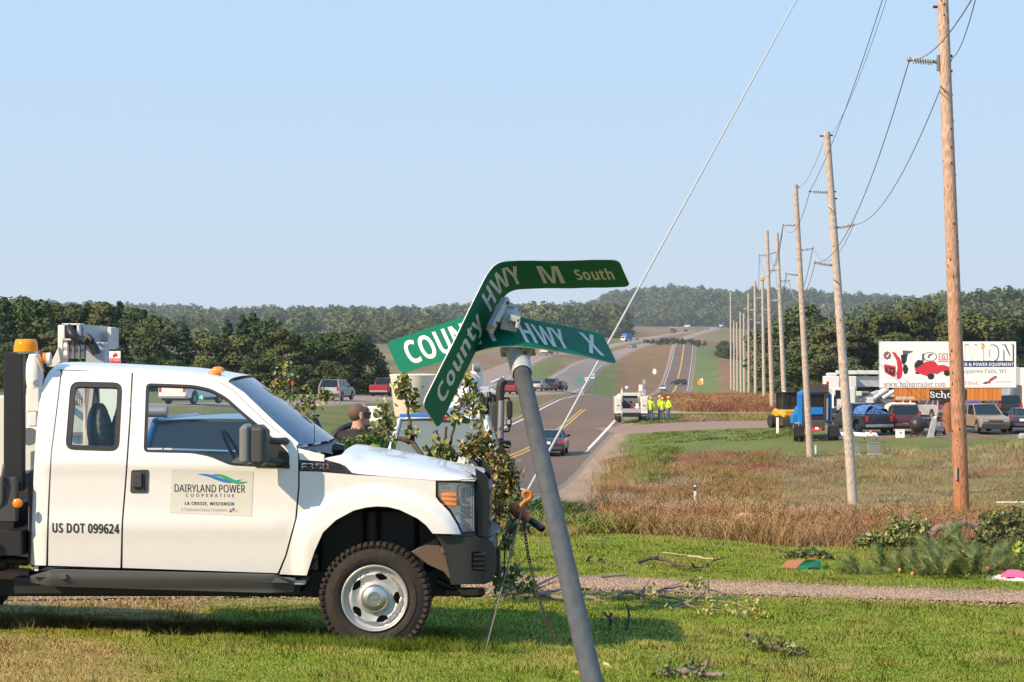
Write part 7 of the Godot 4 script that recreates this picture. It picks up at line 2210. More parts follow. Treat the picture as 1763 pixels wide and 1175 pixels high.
func power_line() -> void:
	# [column at the base, distance, column and row of the top, shade]
	var P := [[1657, 47.0, 1607, -490, 0], [1469, 83.0, 1424, 227, 1], [1395, 116.0, 1370, 318, 2], [1352, 165.0, 1338, 401, 1], [1330, 178.0, 1321, 397, 2], [1316, 236.0, 1313, 478, 1], [1301, 262.0, 1300, 484, 1], [1290, 292.0, 1289, 505, 2], [1282, 332.0, 1281, 540, 1], [1276, 352.0, 1275, 537, 1], [1270, 385.0, 1269, 555, 2], [1264.5, 410.0, 1264, 553, 1], [1259, 460.0, 1258, 503, 1]]
	var how := ["thick brown wooden power pole nearest the camera, running out of the picture", "pale grey wooden power pole right of the blue tractor, second nearest", "pinkish wooden power pole in front of the blue tractor, third nearest", "fourth power pole of the row, its foot left of the blue tractor", "fifth power pole of the row, tall, beside the fourth", "sixth power pole of the row, with a yellow cap on top", "seventh power pole of the row, left of the yellow capped one", "eighth power pole of the receding row", "ninth power pole of the receding row", "tenth power pole of the receding row", "eleventh power pole of the receding row", "twelfth power pole of the receding row", "farthest power pole, tall and thin at the left end of the row"]
	var tints := [Color(0.40, 0.21, 0.115), Color(0.62, 0.545, 0.475), Color(0.62, 0.5, 0.43)]
	var roots := []
	for i in P.size():
		var q = P[i]
		var base := G(q[0], q[1])
		var top := W(q[2], q[3], q[1])
		var t := thing("power_pole", how[i], "power pole", base, 0.0, "wooden power poles of the line along the road")
		var b := MB.new()
		var r0: float = [0.165, 0.19, 0.18, 0.19, 0.19, 0.2, 0.2, 0.2, 0.2, 0.2, 0.2, 0.2, 0.22][i]; var r1: float = r0 * (0.55 if i == 0 else 0.68)
		var n := 14
		var pts := []; var rr := []
		for k in n + 1:
			pts.append((top - base) * (k / float(n)) - Vector3(0, 0.2 if k == 0 else 0.0, 0)); rr.append(lerpf(r0, r1, k / float(n)))
		b.tube(pts, rr, 18 if i < 3 else 10)
		var c: Color = tints[q[4]]
		for k in b.v.size():   # weathering: redder towards the foot of the first pole
			var w: float = clampf(b.v[k].y / 9.0, 0, 1) if i == 0 else 1.0
			b.k[k] = mixc(Color(0.50, 0.21, 0.09), c if i > 0 else Color(0.68, 0.49, 0.38), w)
		obj("shaft", b, M.wood, t)
		roots.append(t)
		if i < 3:
			var kb := MB.new()   # knots and bolt holes
			var rg := RandomNumberGenerator.new()
			rg.seed = 60 + i
			for k in [60, 12, 10][i]:
				var f := rg.randf_range(0.02, 0.75 if i == 0 else 1.0); var an := rg.randf_range(-0.6, PI + 0.2)
				kb.ball((top - base) * f + Vector3(cos(an), 0, sin(an)) * (lerpf(r0, r1, f) - 0.006), Vector3(0.017, 0.026, 0.017) * rg.randf_range(0.6, 1.4), 5)
			obj("knots", kb, M.knot, t).set_meta("kind", "stuff")
	var at := func(i: int, px: float, py: float, dd := 0.0) -> Vector3: return W(px, py, P[i][1] + dd)
	var loc := func(i: int, px: float, py: float) -> Vector3: return W(px, py, P[i][1]) - roots[i].position
	var ends := {}
	for e in [[0, 1614, 106, 1567, 102, 8, "a"], [1, 1430, 331, 1395, 329, 7, "c"], [1, 1442, 392, 1470, 387, 6, "d"], [1, 1434, 457, 1404, 452, 7, "e"], [2, 1370, 388, 1349, 387, 5, "f"], [2, 1381, 431, 1400, 427, 5, "g"], [2, 1374, 474, 1354, 471, 5, "h"], [3, 1340, 432, 1327, 437, 4, "i"], [3, 1344, 484, 1359, 483, 4, "j"], [4, 1322, 440, 1308, 439, 4, "k"], [4, 1326, 466, 1336, 465, 4, "l"]]:
		insulator(roots[e[0]], loc.call(e[0], e[1], e[2]), loc.call(e[0], e[3], e[4]), e[5], 1.0 if e[0] < 3 else 1.3)
		ends[e[6]] = at.call(e[0], e[3], e[4])
	ends.b = at.call(0, 1641, 99)
	for e in [[5, 1313, 513, 1302, 514], [5, 1314, 534, 1326, 533], [6, 1300, 535, 1290, 534], [6, 1300, 557, 1310, 556], [7, 1289, 532, 1281, 532], [7, 1289, 551, 1296, 550], [3, 1346, 518, 1330, 518]]:
		insulator(roots[e[0]], loc.call(e[0], e[1], e[2]), loc.call(e[0], e[3], e[4]), 4, 1.5)
	part_box("pole_cap", roots[5], M.yellow, loc.call(5, 1313, 480), Vector3(0.46, 0.5, 0.46), 0.1)
	for e in [[0, 1612, 11, 0], [0, 1638, 96, 1], [0, 1638, 122, 1], [1, 1432, 233, 1], [1, 1416, 234, 0], [1, 1437, 330, 1], [1, 1439, 342, 1], [2, 1374, 322, 1]]: part_tube("bolt", roots[e[0]], M.rust, [loc.call(e[0], e[1] - 4, e[2]), loc.call(e[0], e[1] + 3, e[2])], [0.03], 6)
	part_box("insulator_plate", roots[0], M.galv, loc.call(0, 1616.5, 108), Vector3(0.05, 0.34, 0.12), 0.01)
	part_box("pole_tag", roots[0], M.alu, loc.call(0, 1644, 815) + Vector3(0, 0, 0.15), Vector3(0.03, 0.28, 0.08), 0.005)
	# conductors: [from, to, sag, radius]
	var off := func(px: float, py: float, dd: float) -> Vector3: return W(px, py, dd)
	var wires := [[ends.c, off.call(1560, -130, 47), 0.5, 0.011, "wire from the second pole's upper left arm rising out of the picture"], [ends.e, ends.a, 1.15, 0.0115, "wire sagging between the nearest pole's left insulator and the second pole"], [ends.d, ends.b, 0.9, 0.0115, "wire sagging from the nearest pole's right side to the second pole"], [ends.a, off.call(1678, -8, 30), 0.25, 0.0095, "wire from the nearest pole's left insulator passing before it to the top edge"], [ends.b, off.call(1684, -14, 36), 0.2, 0.0095, "wire from the nearest pole's right side up to the top edge"],
		[at.call(1, 1430, 234), off.call(1540, -40, 47), 0.4, 0.007, "thin wire from the second pole's top rising to the top edge"], [at.call(2, 1374, 325), at.call(1, 1418, 246), 0.35, 0.009, "thin wire between the tops of the third and second poles"], [ends.f, ends.c, 0.9, 0.012, "wire between the upper left arms of the third and second poles"], [ends.g, ends.d, 1.0, 0.012, "wire between the right arms of the third and second poles"], [ends.h, ends.e, 1.4, 0.012, "wire between the lower left arms of the third and second poles"],
		[ends.i, ends.f, 1.5, 0.018, "wire between the upper left arms of the fourth and third poles"], [ends.j, ends.g, 1.8, 0.018, "wire between the right arms of the fourth and third poles"], [ends.k, ends.f, 2.2, 0.018, "wire from the fifth pole to the third pole's upper left arm"], [ends.l, ends.h, 2.2, 0.018, "wire from the fifth pole to the third pole's lower left arm"], [at.call(5, 1302, 514), ends.k, 2.5, 0.02, "wire between the sixth and fifth poles"], [at.call(7, 1281, 532), at.call(6, 1290, 534), 1.2, 0.02, "wire between the eighth and seventh poles"]]
	for q in wires:
		var pts := []
		for k in 25:
			var w := k / 24.0
			pts.append(q[0].lerp(q[1], w) - Vector3(0, q[2] * 4.0 * w * (1.0 - w), 0))
		var b := MB.new()
		b.tube(pts, [q[3]], 5)
		tag(obj("power_wire", b, M.wiredark), q[4], "wire", "wires of the power line")
	# loops of slack wire round the first poles
	for e in [[0, [1617, 149, 1636, 166, 1618, 151], "wire band"], [1, [1426, 357, 1438, 368], ""], [1, [1434, 482, 1447, 490], ""]]:
		var pts := []
		for k in range(0, e[1].size(), 2): pts.append(loc.call(e[0], e[1][k], e[1][k + 1]) + Vector3(0, 0, 0.17))
		part_tube("guy_band", roots[e[0]], M.wiredark, pts, [0.018], 5)

# ---- the lot with the billboard --------------------------------------------------------------------------------
func lot() -> void:
	billboard()
	# blue road tractor seen from behind
	var o := G(1405, 131)
	var root := thing("road_tractor", "bright blue truck tractor without trailer, seen from behind between two poles", "truck", o, -0.1)
	part_tube("fuel_tank", root, M.alu, [Vector3(-1.0, 0.75, -2.6), Vector3(-1.0, 0.75, -1.4)], [0.3], 14)
	for s in [-1.05, 1.05]: part_box("mud_flap", root, M.black, Vector3(s, 0.6, 0.62), Vector3(0.6, 0.6, 0.03), 0.005)
	part_box("cab_gap", root, M.black, Vector3(0.1, 1.95, -2.86), Vector3(1.5, 1.6, 0.06), 0.02)
	part_box("door_seam", root, M.black, Vector3(-1.005, 1.9, -3.4), Vector3(0.02, 1.5, 0.03), 0.0)
	part_box("side_window", root, M.darkglass, Vector3(-1.0, 2.35, -3.8), Vector3(0.03, 0.55, 0.6), 0.01)
	part_box("frame", root, M.rustdark, Vector3(0, 0.85, -1.4), Vector3(0.95, 0.4, 4.4), 0.03)
	part_box("cross_member", root, M.rustdark, Vector3(0, 0.95, 0.75), Vector3(1.0, 0.5, 0.2), 0.03)
	part_box("fifth_wheel", root, M.rustdark, Vector3(0, 1.15, -0.8), Vector3(0.9, 0.12, 1.0), 0.03)
	part_box("tail_panel", root, M.printred, Vector3(0.02, 0.72, 0.88), Vector3(0.6, 0.18, 0.04), 0.01)
	part_box("plate", root, M.paper, Vector3(0.02, 0.78, 0.91), Vector3(0.2, 0.14, 0.02), 0.005)
	part_box("cab", root, M.bluetruck, Vector3(0, 1.95, -3.6), Vector3(2.0, 1.9, 1.5), 0.12)
	part_box("cab_roof", root, M.bluetruck, Vector3(0, 2.86, -3.6), Vector3(1.7, 0.26, 1.4), 0.12)
	part_box("sleeper_side", root, M.bluetruck, Vector3(-0.86, 1.8, -2.7), Vector3(0.35, 2.0, 0.5), 0.06)
	part_box("sleeper_side", root, M.bluetruck, Vector3(0.98, 1.9, -2.8), Vector3(0.16, 1.7, 0.4), 0.04)
	part_box("rear_window", root, M.darkglass, Vector3(0.15, 2.3, -2.83), Vector3(0.95, 0.6, 0.04), 0.02)
	part_box("back_panel", root, M.bluetruck, Vector3(0.12, 1.72, -2.78), Vector3(0.85, 0.45, 0.08), 0.03)
	part_box("hood", root, M.bluetruck, Vector3(-0.2, 1.5, -5.2), Vector3(1.9, 1.0, 1.8), 0.2)
	part_box("fender", root, M.bluetruck, Vector3(-1.15, 1.2, -4.6), Vector3(0.5, 0.8, 1.0), 0.18)
	part_tube("exhaust", root, M.darkmetal, [Vector3(0.62, 1.2, -2.6), Vector3(0.7, 2.9, -2.6)], [0.1], 10)
	part_tube("exhaust", root, M.galv, [Vector3(0.78, 1.2, -2.5), Vector3(0.8, 2.5, -2.5)], [0.08], 10)
	part_box("head_rack", root, M.rustdark, Vector3(0.1, 3.1, -2.5), Vector3(1.5, 0.5, 0.08), 0.02)
	for s in [-1.0, 1.0]:
		part_box("rack_lamp", root, M.red, Vector3(0.1 + s * 0.7, 3.42, -2.5), Vector3(0.14, 0.2, 0.12), 0.03)
		part_tube("rack_post", root, M.rustdark, [Vector3(0.1 + s * 0.72, 0.9, -2.5), Vector3(0.1 + s * 0.72, 3.3, -2.5)], [0.05], 6)
		for k in 2: part_tube("wheel", root, M.rubber, [Vector3(s * (0.72 + 0.32 * k), 0.52, 0), Vector3(s * (0.99 + 0.32 * k), 0.52, 0)], [0.52], 22)
		part_tube("front_wheel", root, M.rubber, [Vector3(s * 0.9, 0.5, -4.6), Vector3(s * 1.15, 0.5, -4.6)], [0.5], 18)
		part_tube("wheel_hub", root, M.orange, [Vector3(s * 1.28, 0.52, 0), Vector3(s * 1.32, 0.52, 0)], [0.26], 14)
	part_tube("mirror", root, M.black, [Vector3(1.3, 2.0, -3.9), Vector3(1.3, 2.6, -3.9)], [0.08], 6)
	# yellow skid loader
	o = G(1355, 147)
	root = thing("skid_loader", "small yellow loader with black cab, left of the blue tractor", "loader", o, 0.3)
	part_box("chassis", root, M.yellowpaint, Vector3(0.1, 0.95, 0), Vector3(1.5, 0.55, 2.0), 0.12)
	part_box("lift_arm", root, M.yellowpaint, Vector3(-0.62, 0.98, 0.35), Vector3(0.3, 0.28, 1.7), 0.08, Vector3(0.22, 0, 0))
	part_box("lift_arm", root, M.yellowpaint, Vector3(0.78, 0.98, 0.35), Vector3(0.3, 0.28, 1.7), 0.08, Vector3(0.22, 0, 0))
	part_box("cab", root, M.tint, Vector3(0.05, 1.75, -0.1), Vector3(0.95, 1.1, 1.1), 0.05)
	for e in [[-0.45, 0.45], [0.5, 0.45], [-0.45, -0.65], [0.5, -0.65]]: part_box("cab_post", root, M.black, Vector3(e[0] + 0.02, 1.75, e[1]), Vector3(0.1, 1.2, 0.1), 0.02)
	part_box("cab_roof", root, M.black, Vector3(0.05, 2.35, -0.1), Vector3(1.2, 0.1, 1.3), 0.03)
	part_box("work_lamp", root, M.paper, Vector3(-0.4, 2.42, 0.5), Vector3(0.16, 0.1, 0.1), 0.02)
	for s in [-0.8, 0.9]:
		for z in [-0.65, 0.65]: part_tube("wheel", root, M.rubber, [Vector3(s - 0.16, 0.42, z), Vector3(s + 0.16, 0.42, z)], [0.42], 16)
	part_box("bucket", root, M.rustdark, Vector3(-0.2, 0.4, 1.4), Vector3(1.7, 0.5, 0.5), 0.05)
	o = G(1339, 140)
	tag(part_box("stake", self, M.paper, o + Vector3(0, 0.5, 0), Vector3(0.16, 1.1, 0.1), 0.02), "white stake with reddish top beside the yellow loader", "stake")
	# the crane trucks behind
	o = G(1500, 165)
	root = thing("crane_truck", "white crane truck with folded boom and bucket behind the billboard's left part", "crane truck", o)
	var L := func(px: float, py: float, dd := 165.0) -> Vector3: return W(px, py, dd) - o
	part_box("bucket", root, M.white, L.call(1431, 660, 163), Vector3(1.15, 1.05, 0.9), 0.06)
	part_box("bucket_top", root, M.offwhite, L.call(1432, 645, 163), Vector3(0.8, 0.25, 0.5), 0.08)
	var b := MB.new()
	for q in [[1440, 642, 1580, 641, 4.0, 163.5], [1455, 655, 1560, 652, 6.0, 164.0]]:
		b.x = Transform3D(Basis.IDENTITY, L.call((q[0] + q[2]) / 2.0, (q[1] + q[3]) / 2.0, q[5]))
		b.box(Vector3.ZERO, Vector3((q[2] - q[0]) * 0.0434, q[4] * 0.075, 0.5), 0.04)
	obj("upper_boom", b, M.offwhite, root)
	part_box("lower_boom", root, M.boomgrey, L.call(1510, 661, 163.8), Vector3(5.0, 0.5, 0.5), 0.05)
	part_box("boom_knuckle", root, M.offwhite, L.call(1468, 662, 163), Vector3(0.5, 1.2, 0.8), 0.06)
	part_tube("lift_cylinder", root, M.white, [L.call(1496, 692, 163), L.call(1528, 668, 163)], [0.22], 10)
	part_tube("lift_cylinder", root, M.boomgrey, [L.call(1480, 688, 163), L.call(1512, 676, 163)], [0.2], 10)
	part_tube("outrigger", root, M.white, [L.call(1520, 686, 162.6), L.call(1545, 670, 162.6)], [0.14], 8)
	part_box("turret", root, M.offwhite, L.call(1482, 690), Vector3(1.0, 0.8, 1.0), 0.08)
	part_box("engine_box", root, M.grey, L.call(1524, 687), Vector3(1.4, 0.8, 1.2), 0.05)
	part_box("deck", root, M.boomgrey, L.call(1510, 699), Vector3(3.2, 0.24, 2.2), 0.03)
	part_box("deck_frame", root, M.black, L.call(1510, 705), Vector3(3.0, 0.3, 1.8), 0.03)
	part_box("cab", root, M.white, L.call(1566, 690), Vector3(2.0, 2.2, 2.1), 0.15)
	part_box("cab_window", root, M.darkglass, L.call(1566, 681, 163.9), Vector3(1.2, 0.6, 0.06), 0.02)
	for x in [1504.0, 1529.0]:
		part_tube("wheel", root, M.rubber, [L.call(x, 713, 164.0), L.call(x, 713, 163.3)], [0.5], 20)
		part_tube("wheel_rim", root, M.paper, [L.call(x, 713, 163.4), L.call(x, 713, 163.27)], [0.3], 16)
	part_box("step_frame", root, M.white, L.call(1432, 694, 163), Vector3(0.5, 0.1, 0.3), 0.02)
	for x in [1429.0, 1438.0]: part_box("step_rail", root, M.white, L.call(x, 684, 163), Vector3(0.08, 1.0, 0.08), 0.02)
	for q in [[1465, 670, 0.7, 0.3, "boomgrey"], [1478, 678, 0.5, 0.35, "offwhite"], [1490, 676, 0.6, 0.2, "galv"], [1498, 690, 0.5, 0.5, "offwhite"], [1538, 678, 0.6, 0.5, "white"], [1545, 692, 0.5, 0.6, "boomgrey"]]: part_box("boom_gear", root, M[q[4]], L.call(q[0], q[1], 162.8), Vector3(q[2], q[3], 0.5), 0.05)
	o = G(1448, 158)
	root = thing("flatbed_truck", "white cabbed truck partly hidden behind the blue tractor and second pole", "truck", o)
	part_box("cab", root, M.offwhite, Vector3(0.1, 1.5, 0), Vector3(1.7, 1.7, 2.0), 0.14)
	part_box("windscreen", root, M.darkglass, Vector3(-0.05, 1.85, 1.02), Vector3(1.0, 0.6, 0.05), 0.02)
	part_box("bonnet", root, M.boomgrey, Vector3(0.25, 0.95, 1.5), Vector3(1.2, 0.5, 1.0), 0.1)
	part_box("bumper", root, M.rustlight, Vector3(0.7, 0.6, 1.9), Vector3(1.4, 0.5, 0.4), 0.06)
	part_box("side_post", root, M.paper, Vector3(-0.75, 1.3, 1.1), Vector3(0.2, 1.2, 0.2), 0.03)
	for s in [-0.7, 0.9]: part_tube("wheel", root, M.rubber, [Vector3(s - 0.15, 0.45, 1.2), Vector3(s + 0.15, 0.45, 1.2)], [0.45], 16)
	# parked cars
	var pk := "vehicles parked on the lot"
	var tk := car("pickup", M.carblack, 1480, 137, 0.28, "black pickup with a blue and white tarpaulin on its back", "pickup truck", pk)
	b = MB.new()
	var rows := []
	for i in 7:
		var row := []
		for j in 9:
			var s := j / 8.0 * 2 - 1
			row.append(Vector3(s * 0.86, 1.2 + 0.6 * (1.0 - pow(absf(s), 3.0)) * (0.75 + 0.25 * sin(i * 1.3 + j)), 2.5 - i * 0.35))
		rows.append(row)
	b.grid(rows, Vector3.UP)
	b.quad(rows[0][0], rows[0][3], rows[0][5], rows[0][8], Vector3.BACK)
	obj("tarpaulin", b, M.tarp, tk)
	car("suv", M.carmaroon, 1556, 137, -0.12, "dark maroon sport utility car seen from behind under the billboard", "car", pk)
	car("pickup", M.white, 1577, 158, 0.35, "white pickup behind the maroon car", "pickup truck", pk)
	car("suv", M.silver, 1610, 155, 0.25, "silver sport utility car just left of the billboard's brown post", "car", pk)
	car("suv", M.cartan, 1693, 136, PI + 0.12, "tan sport utility car facing the camera right of the nearest pole", "car", pk)
	car("sedan", M.carnavy, 1762, 137, -0.25, "dark purplish sedan cut by the right picture edge", "car", pk)
	car("suv", M.carblack, 1722, 158, 0.1, "black car in front of the red trailer", "car", pk)
	# canopy
	o = G(1676, 165)
	root = thing("canopy_tent", "blue canopy tent behind the tan car", "canopy", o)
	b = MB.new()
	var yt := W(0, 688, 165).y - o.y; var ye := W(0, 704, 165).y - o.y
	for k in 4:
		var c0 := Vector3([-1, 1, 1, -1][k] * 1.25, ye, [1, 1, -1, -1][k] * 1.3); var c1 := Vector3([1, 1, -1, -1][k] * 1.25, ye, [1, -1, -1, 1][k] * 1.3)
		b.tri(c0, c1, Vector3(0, yt, 0), Vector3.UP)
		b.quad(c0, c1, c1 - Vector3(0, 0.3, 0), c0 - Vector3(0, 0.3, 0), (c0 + c1) * Vector3(1, 0, 1))
	obj("canopy", b, M.tentblue, root)
	for k in 4: part_tube("leg", root, M.galv, [Vector3([-1, 1, 1, -1][k] * 1.2, 0, [1, 1, -1, -1][k] * 1.25), Vector3([-1, 1, 1, -1][k] * 1.2, ye, [1, 1, -1, -1][k] * 1.25)], [0.03], 6)
	part_box("back_wall", root, M.grey, Vector3(0, ye - 0.7, -1.2), Vector3(2.4, 1.2, 0.03), 0.0)
	# trailers and the motor home at the right edge
	o = G(1722, 172)
	root = thing("red_trailer", "dark red box trailer behind the right end of the orange board", "trailer", o)
	part_box("box_body", root, M.trailred, Vector3(0.1, 1.6, 0), Vector3(1.5, 2.4, 4.0), 0.05)
	part_box("rear_frame", root, M.black, Vector3(-0.6, 1.5, 2.05), Vector3(0.5, 1.8, 0.1), 0.02)
	for s in [-0.6, 0.8]: part_tube("wheel", root, M.rubber, [Vector3(s - 0.12, 0.4, 1.0), Vector3(s + 0.12, 0.4, 1.0)], [0.4], 16)
	o = G(1756, 168)
	root = thing("motor_home", "white motor home with grey covered front at the right picture edge", "motor home", o)
	part_box("body", root, M.white, Vector3(0.8, 2.15, 0), Vector3(2.3, 3.1, 5.0), 0.12)
	part_box("upper_panel", root, M.boomgrey, Vector3(-0.75, 2.6, -0.4), Vector3(0.9, 2.3, 4.0), 0.1)
	b = MB.new()
	b.x = Transform3D(Basis.IDENTITY, Vector3(-0.75, 0, 2.0))
	b.prism([Vector2(-0.42, 0.7), Vector2(-0.42, 1.6), Vector2(-0.3, 2.1), Vector2(0.0, 2.4), Vector2(0.32, 2.4), Vector2(0.4, 1.9), Vector2(0.4, 0.7)], -0.3, 0.3, 0.08)
	obj("front_cover", b, M.slate, root)
	part_box("lower_frame", root, M.black, Vector3(0.0, 0.75, 1.6), Vector3(1.5, 0.9, 0.6), 0.05)
	part_box("window", root, M.paper, Vector3(0.0, 1.9, 2.56), Vector3(0.3, 0.5, 0.05), 0.01)
	part_tube("wheel", root, M.rubber, [Vector3(-0.3, 0.45, 1.9), Vector3(0.0, 0.45, 1.9)], [0.45], 16)
	# smaller things on the grass
	o = G(1488, 127)
	root = thing("white_tables", "low white folding tables standing behind the second pole", "table", o)
	for e in [[-0.95, -0.3], [-0.25, 0.0], [0.42, 0.05]]: part_box("table_top", root, M.paper, Vector3(e[0], 0.5 + e[1] * 0.05, e[1]), Vector3(0.66, 0.05, 0.7), 0.01, Vector3(0.25, 0, -0.08))
	for x in [-1.2, -0.6, 0.0, 0.7]: part_tube("leg", root, M.galv, [Vector3(x, 0, 0.1), Vector3(x, 0.48, 0.1)], [0.025], 6)
	tag(part_box("tin", self, M.amber, G(1498, 126.5) + Vector3(0.05, 0.66, 0), Vector3(0.16, 0.2, 0.16), 0.03), "small orange tin standing on the white table", "tin")
	for e in [[1474, 13.0], [1505, 22.0]]:
		o = G(e[0], 117)
		root = thing("utility_cabinet", "narrow grey green utility cabinet right of the second pole" if e[1] < 15 else "wide grey green utility cabinet in front of the white tables", "utility cabinet", o, 0.0, "grey green utility cabinets")
		part_box("housing", root, M.cabinet, Vector3(0, 0.28, 0), Vector3(e[1] * 0.031, 0.6, 0.5), 0.03)
		part_box("lid", root, M.cabinet, Vector3(0, 0.6, 0.0), Vector3(e[1] * 0.032, 0.06, 0.54), 0.02)
		part_box("base", root, M.boomgrey, Vector3(0, 0.02, 0), Vector3(e[1] * 0.033, 0.08, 0.56), 0.01)
	o = G(1405, 118)
	root = thing("cable_marker", "short pale green cable marker post before the blue tractor", "marker post", o)
	part_tube("shaft", root, M.palegreen, [Vector3(0, -0.1, 0), Vector3(0, 0.42, 0)], [0.06, 0.075], 10)
	part_tube("cap", root, M.palegreen, [Vector3(0, 0.42, 0), Vector3(0, 0.5, 0)], [0.085, 0.06], 10)
	o = G(1550, 131.5)
	root = thing("cooler_box", "white cooler box on the grass before the maroon car", "box", o)
	part_box("box", root, M.paper, Vector3(0, 0.2, 0), Vector3(0.5, 0.42, 0.4), 0.03)
	part_box("lid", root, M.paper, Vector3(0, 0.45, 0), Vector3(0.53, 0.07, 0.43), 0.02)
	part_box("latch", root, M.black, Vector3(0, 0.3, 0.21), Vector3(0.12, 0.07, 0.02), 0.005)
	o = G(1580, 133)
	root = thing("smoker_barrel", "round dark barrel cooker between the white cooler and leaning slab", "cooker", o)
	b = MB.new()
	b.ball(Vector3(0, 0.72, 0), Vector3(0.5, 0.5, 0.5), 12)
	obj("barrel", b, M.barrel, root)
	for e in [[-0.35, 0.25], [0.35, 0.25], [0, -0.3]]: part_tube("leg", root, M.black, [Vector3(e[0] * 1.2, 0, e[1]), Vector3(e[0] * 0.7, 0.45, e[1] * 0.7)], [0.04], 6)
	part_box("fire_box", root, M.rustdark, Vector3(0.55, 0.7, -0.1), Vector3(0.4, 0.4, 0.4), 0.05)
	part_tube("drawbar", root, M.rust, [Vector3(-0.1, 0.25, 0.2), Vector3(-0.75, 0.12, 0.5)], [0.04], 6)
	part_box("red_rail", root, M.printred, Vector3(0.85, 0.5, 0.1), Vector3(0.5, 0.05, 0.05), 0.01)
	o = G(1603, 131)
	root = thing("leaning_slab", "pale grey slab standing on end, leaning right, by the brown post", "slab", o)
	b = MB.new()
	b.prism([Vector2(-0.24, 0), Vector2(0.16, 0), Vector2(0.34, 1.05), Vector2(0.3, 1.25), Vector2(0.12, 1.28), Vector2(0.06, 1.1)], -0.12, 0.12, 0.03)
	obj("slab", b, M.boomgrey, root)
	part_box("cap", root, M.paper, Vector3(0.26, 1.22, 0.1), Vector3(0.14, 0.16, 0.1), 0.03)
	tag(part_box("grey_stone", self, M.boomgrey, G(1763, 128) + Vector3(0, 0.15, 0), Vector3(0.6, 0.4, 0.5), 0.12), "grey block on the grass at the right picture edge", "block")
	o = G(1618, 134)
	root = thing("hand_cart", "small dark hand cart beside the billboard's brown post", "cart", o)
	part_box("tray", root, M.slate, Vector3(0, 0.4, 0), Vector3(0.5, 0.35, 0.6), 0.05)
	part_tube("handle", root, M.black, [Vector3(-0.2, 0.5, -0.3), Vector3(-0.3, 1.0, -0.6), Vector3(0.2, 1.0, -0.6), Vector3(0.2, 0.5, -0.3)], [0.03], 6)
	for s in [-0.28, 0.28]: part_tube("wheel", root, M.rubber, [Vector3(s - 0.05, 0.2, 0), Vector3(s + 0.05, 0.2, 0)], [0.2], 12)

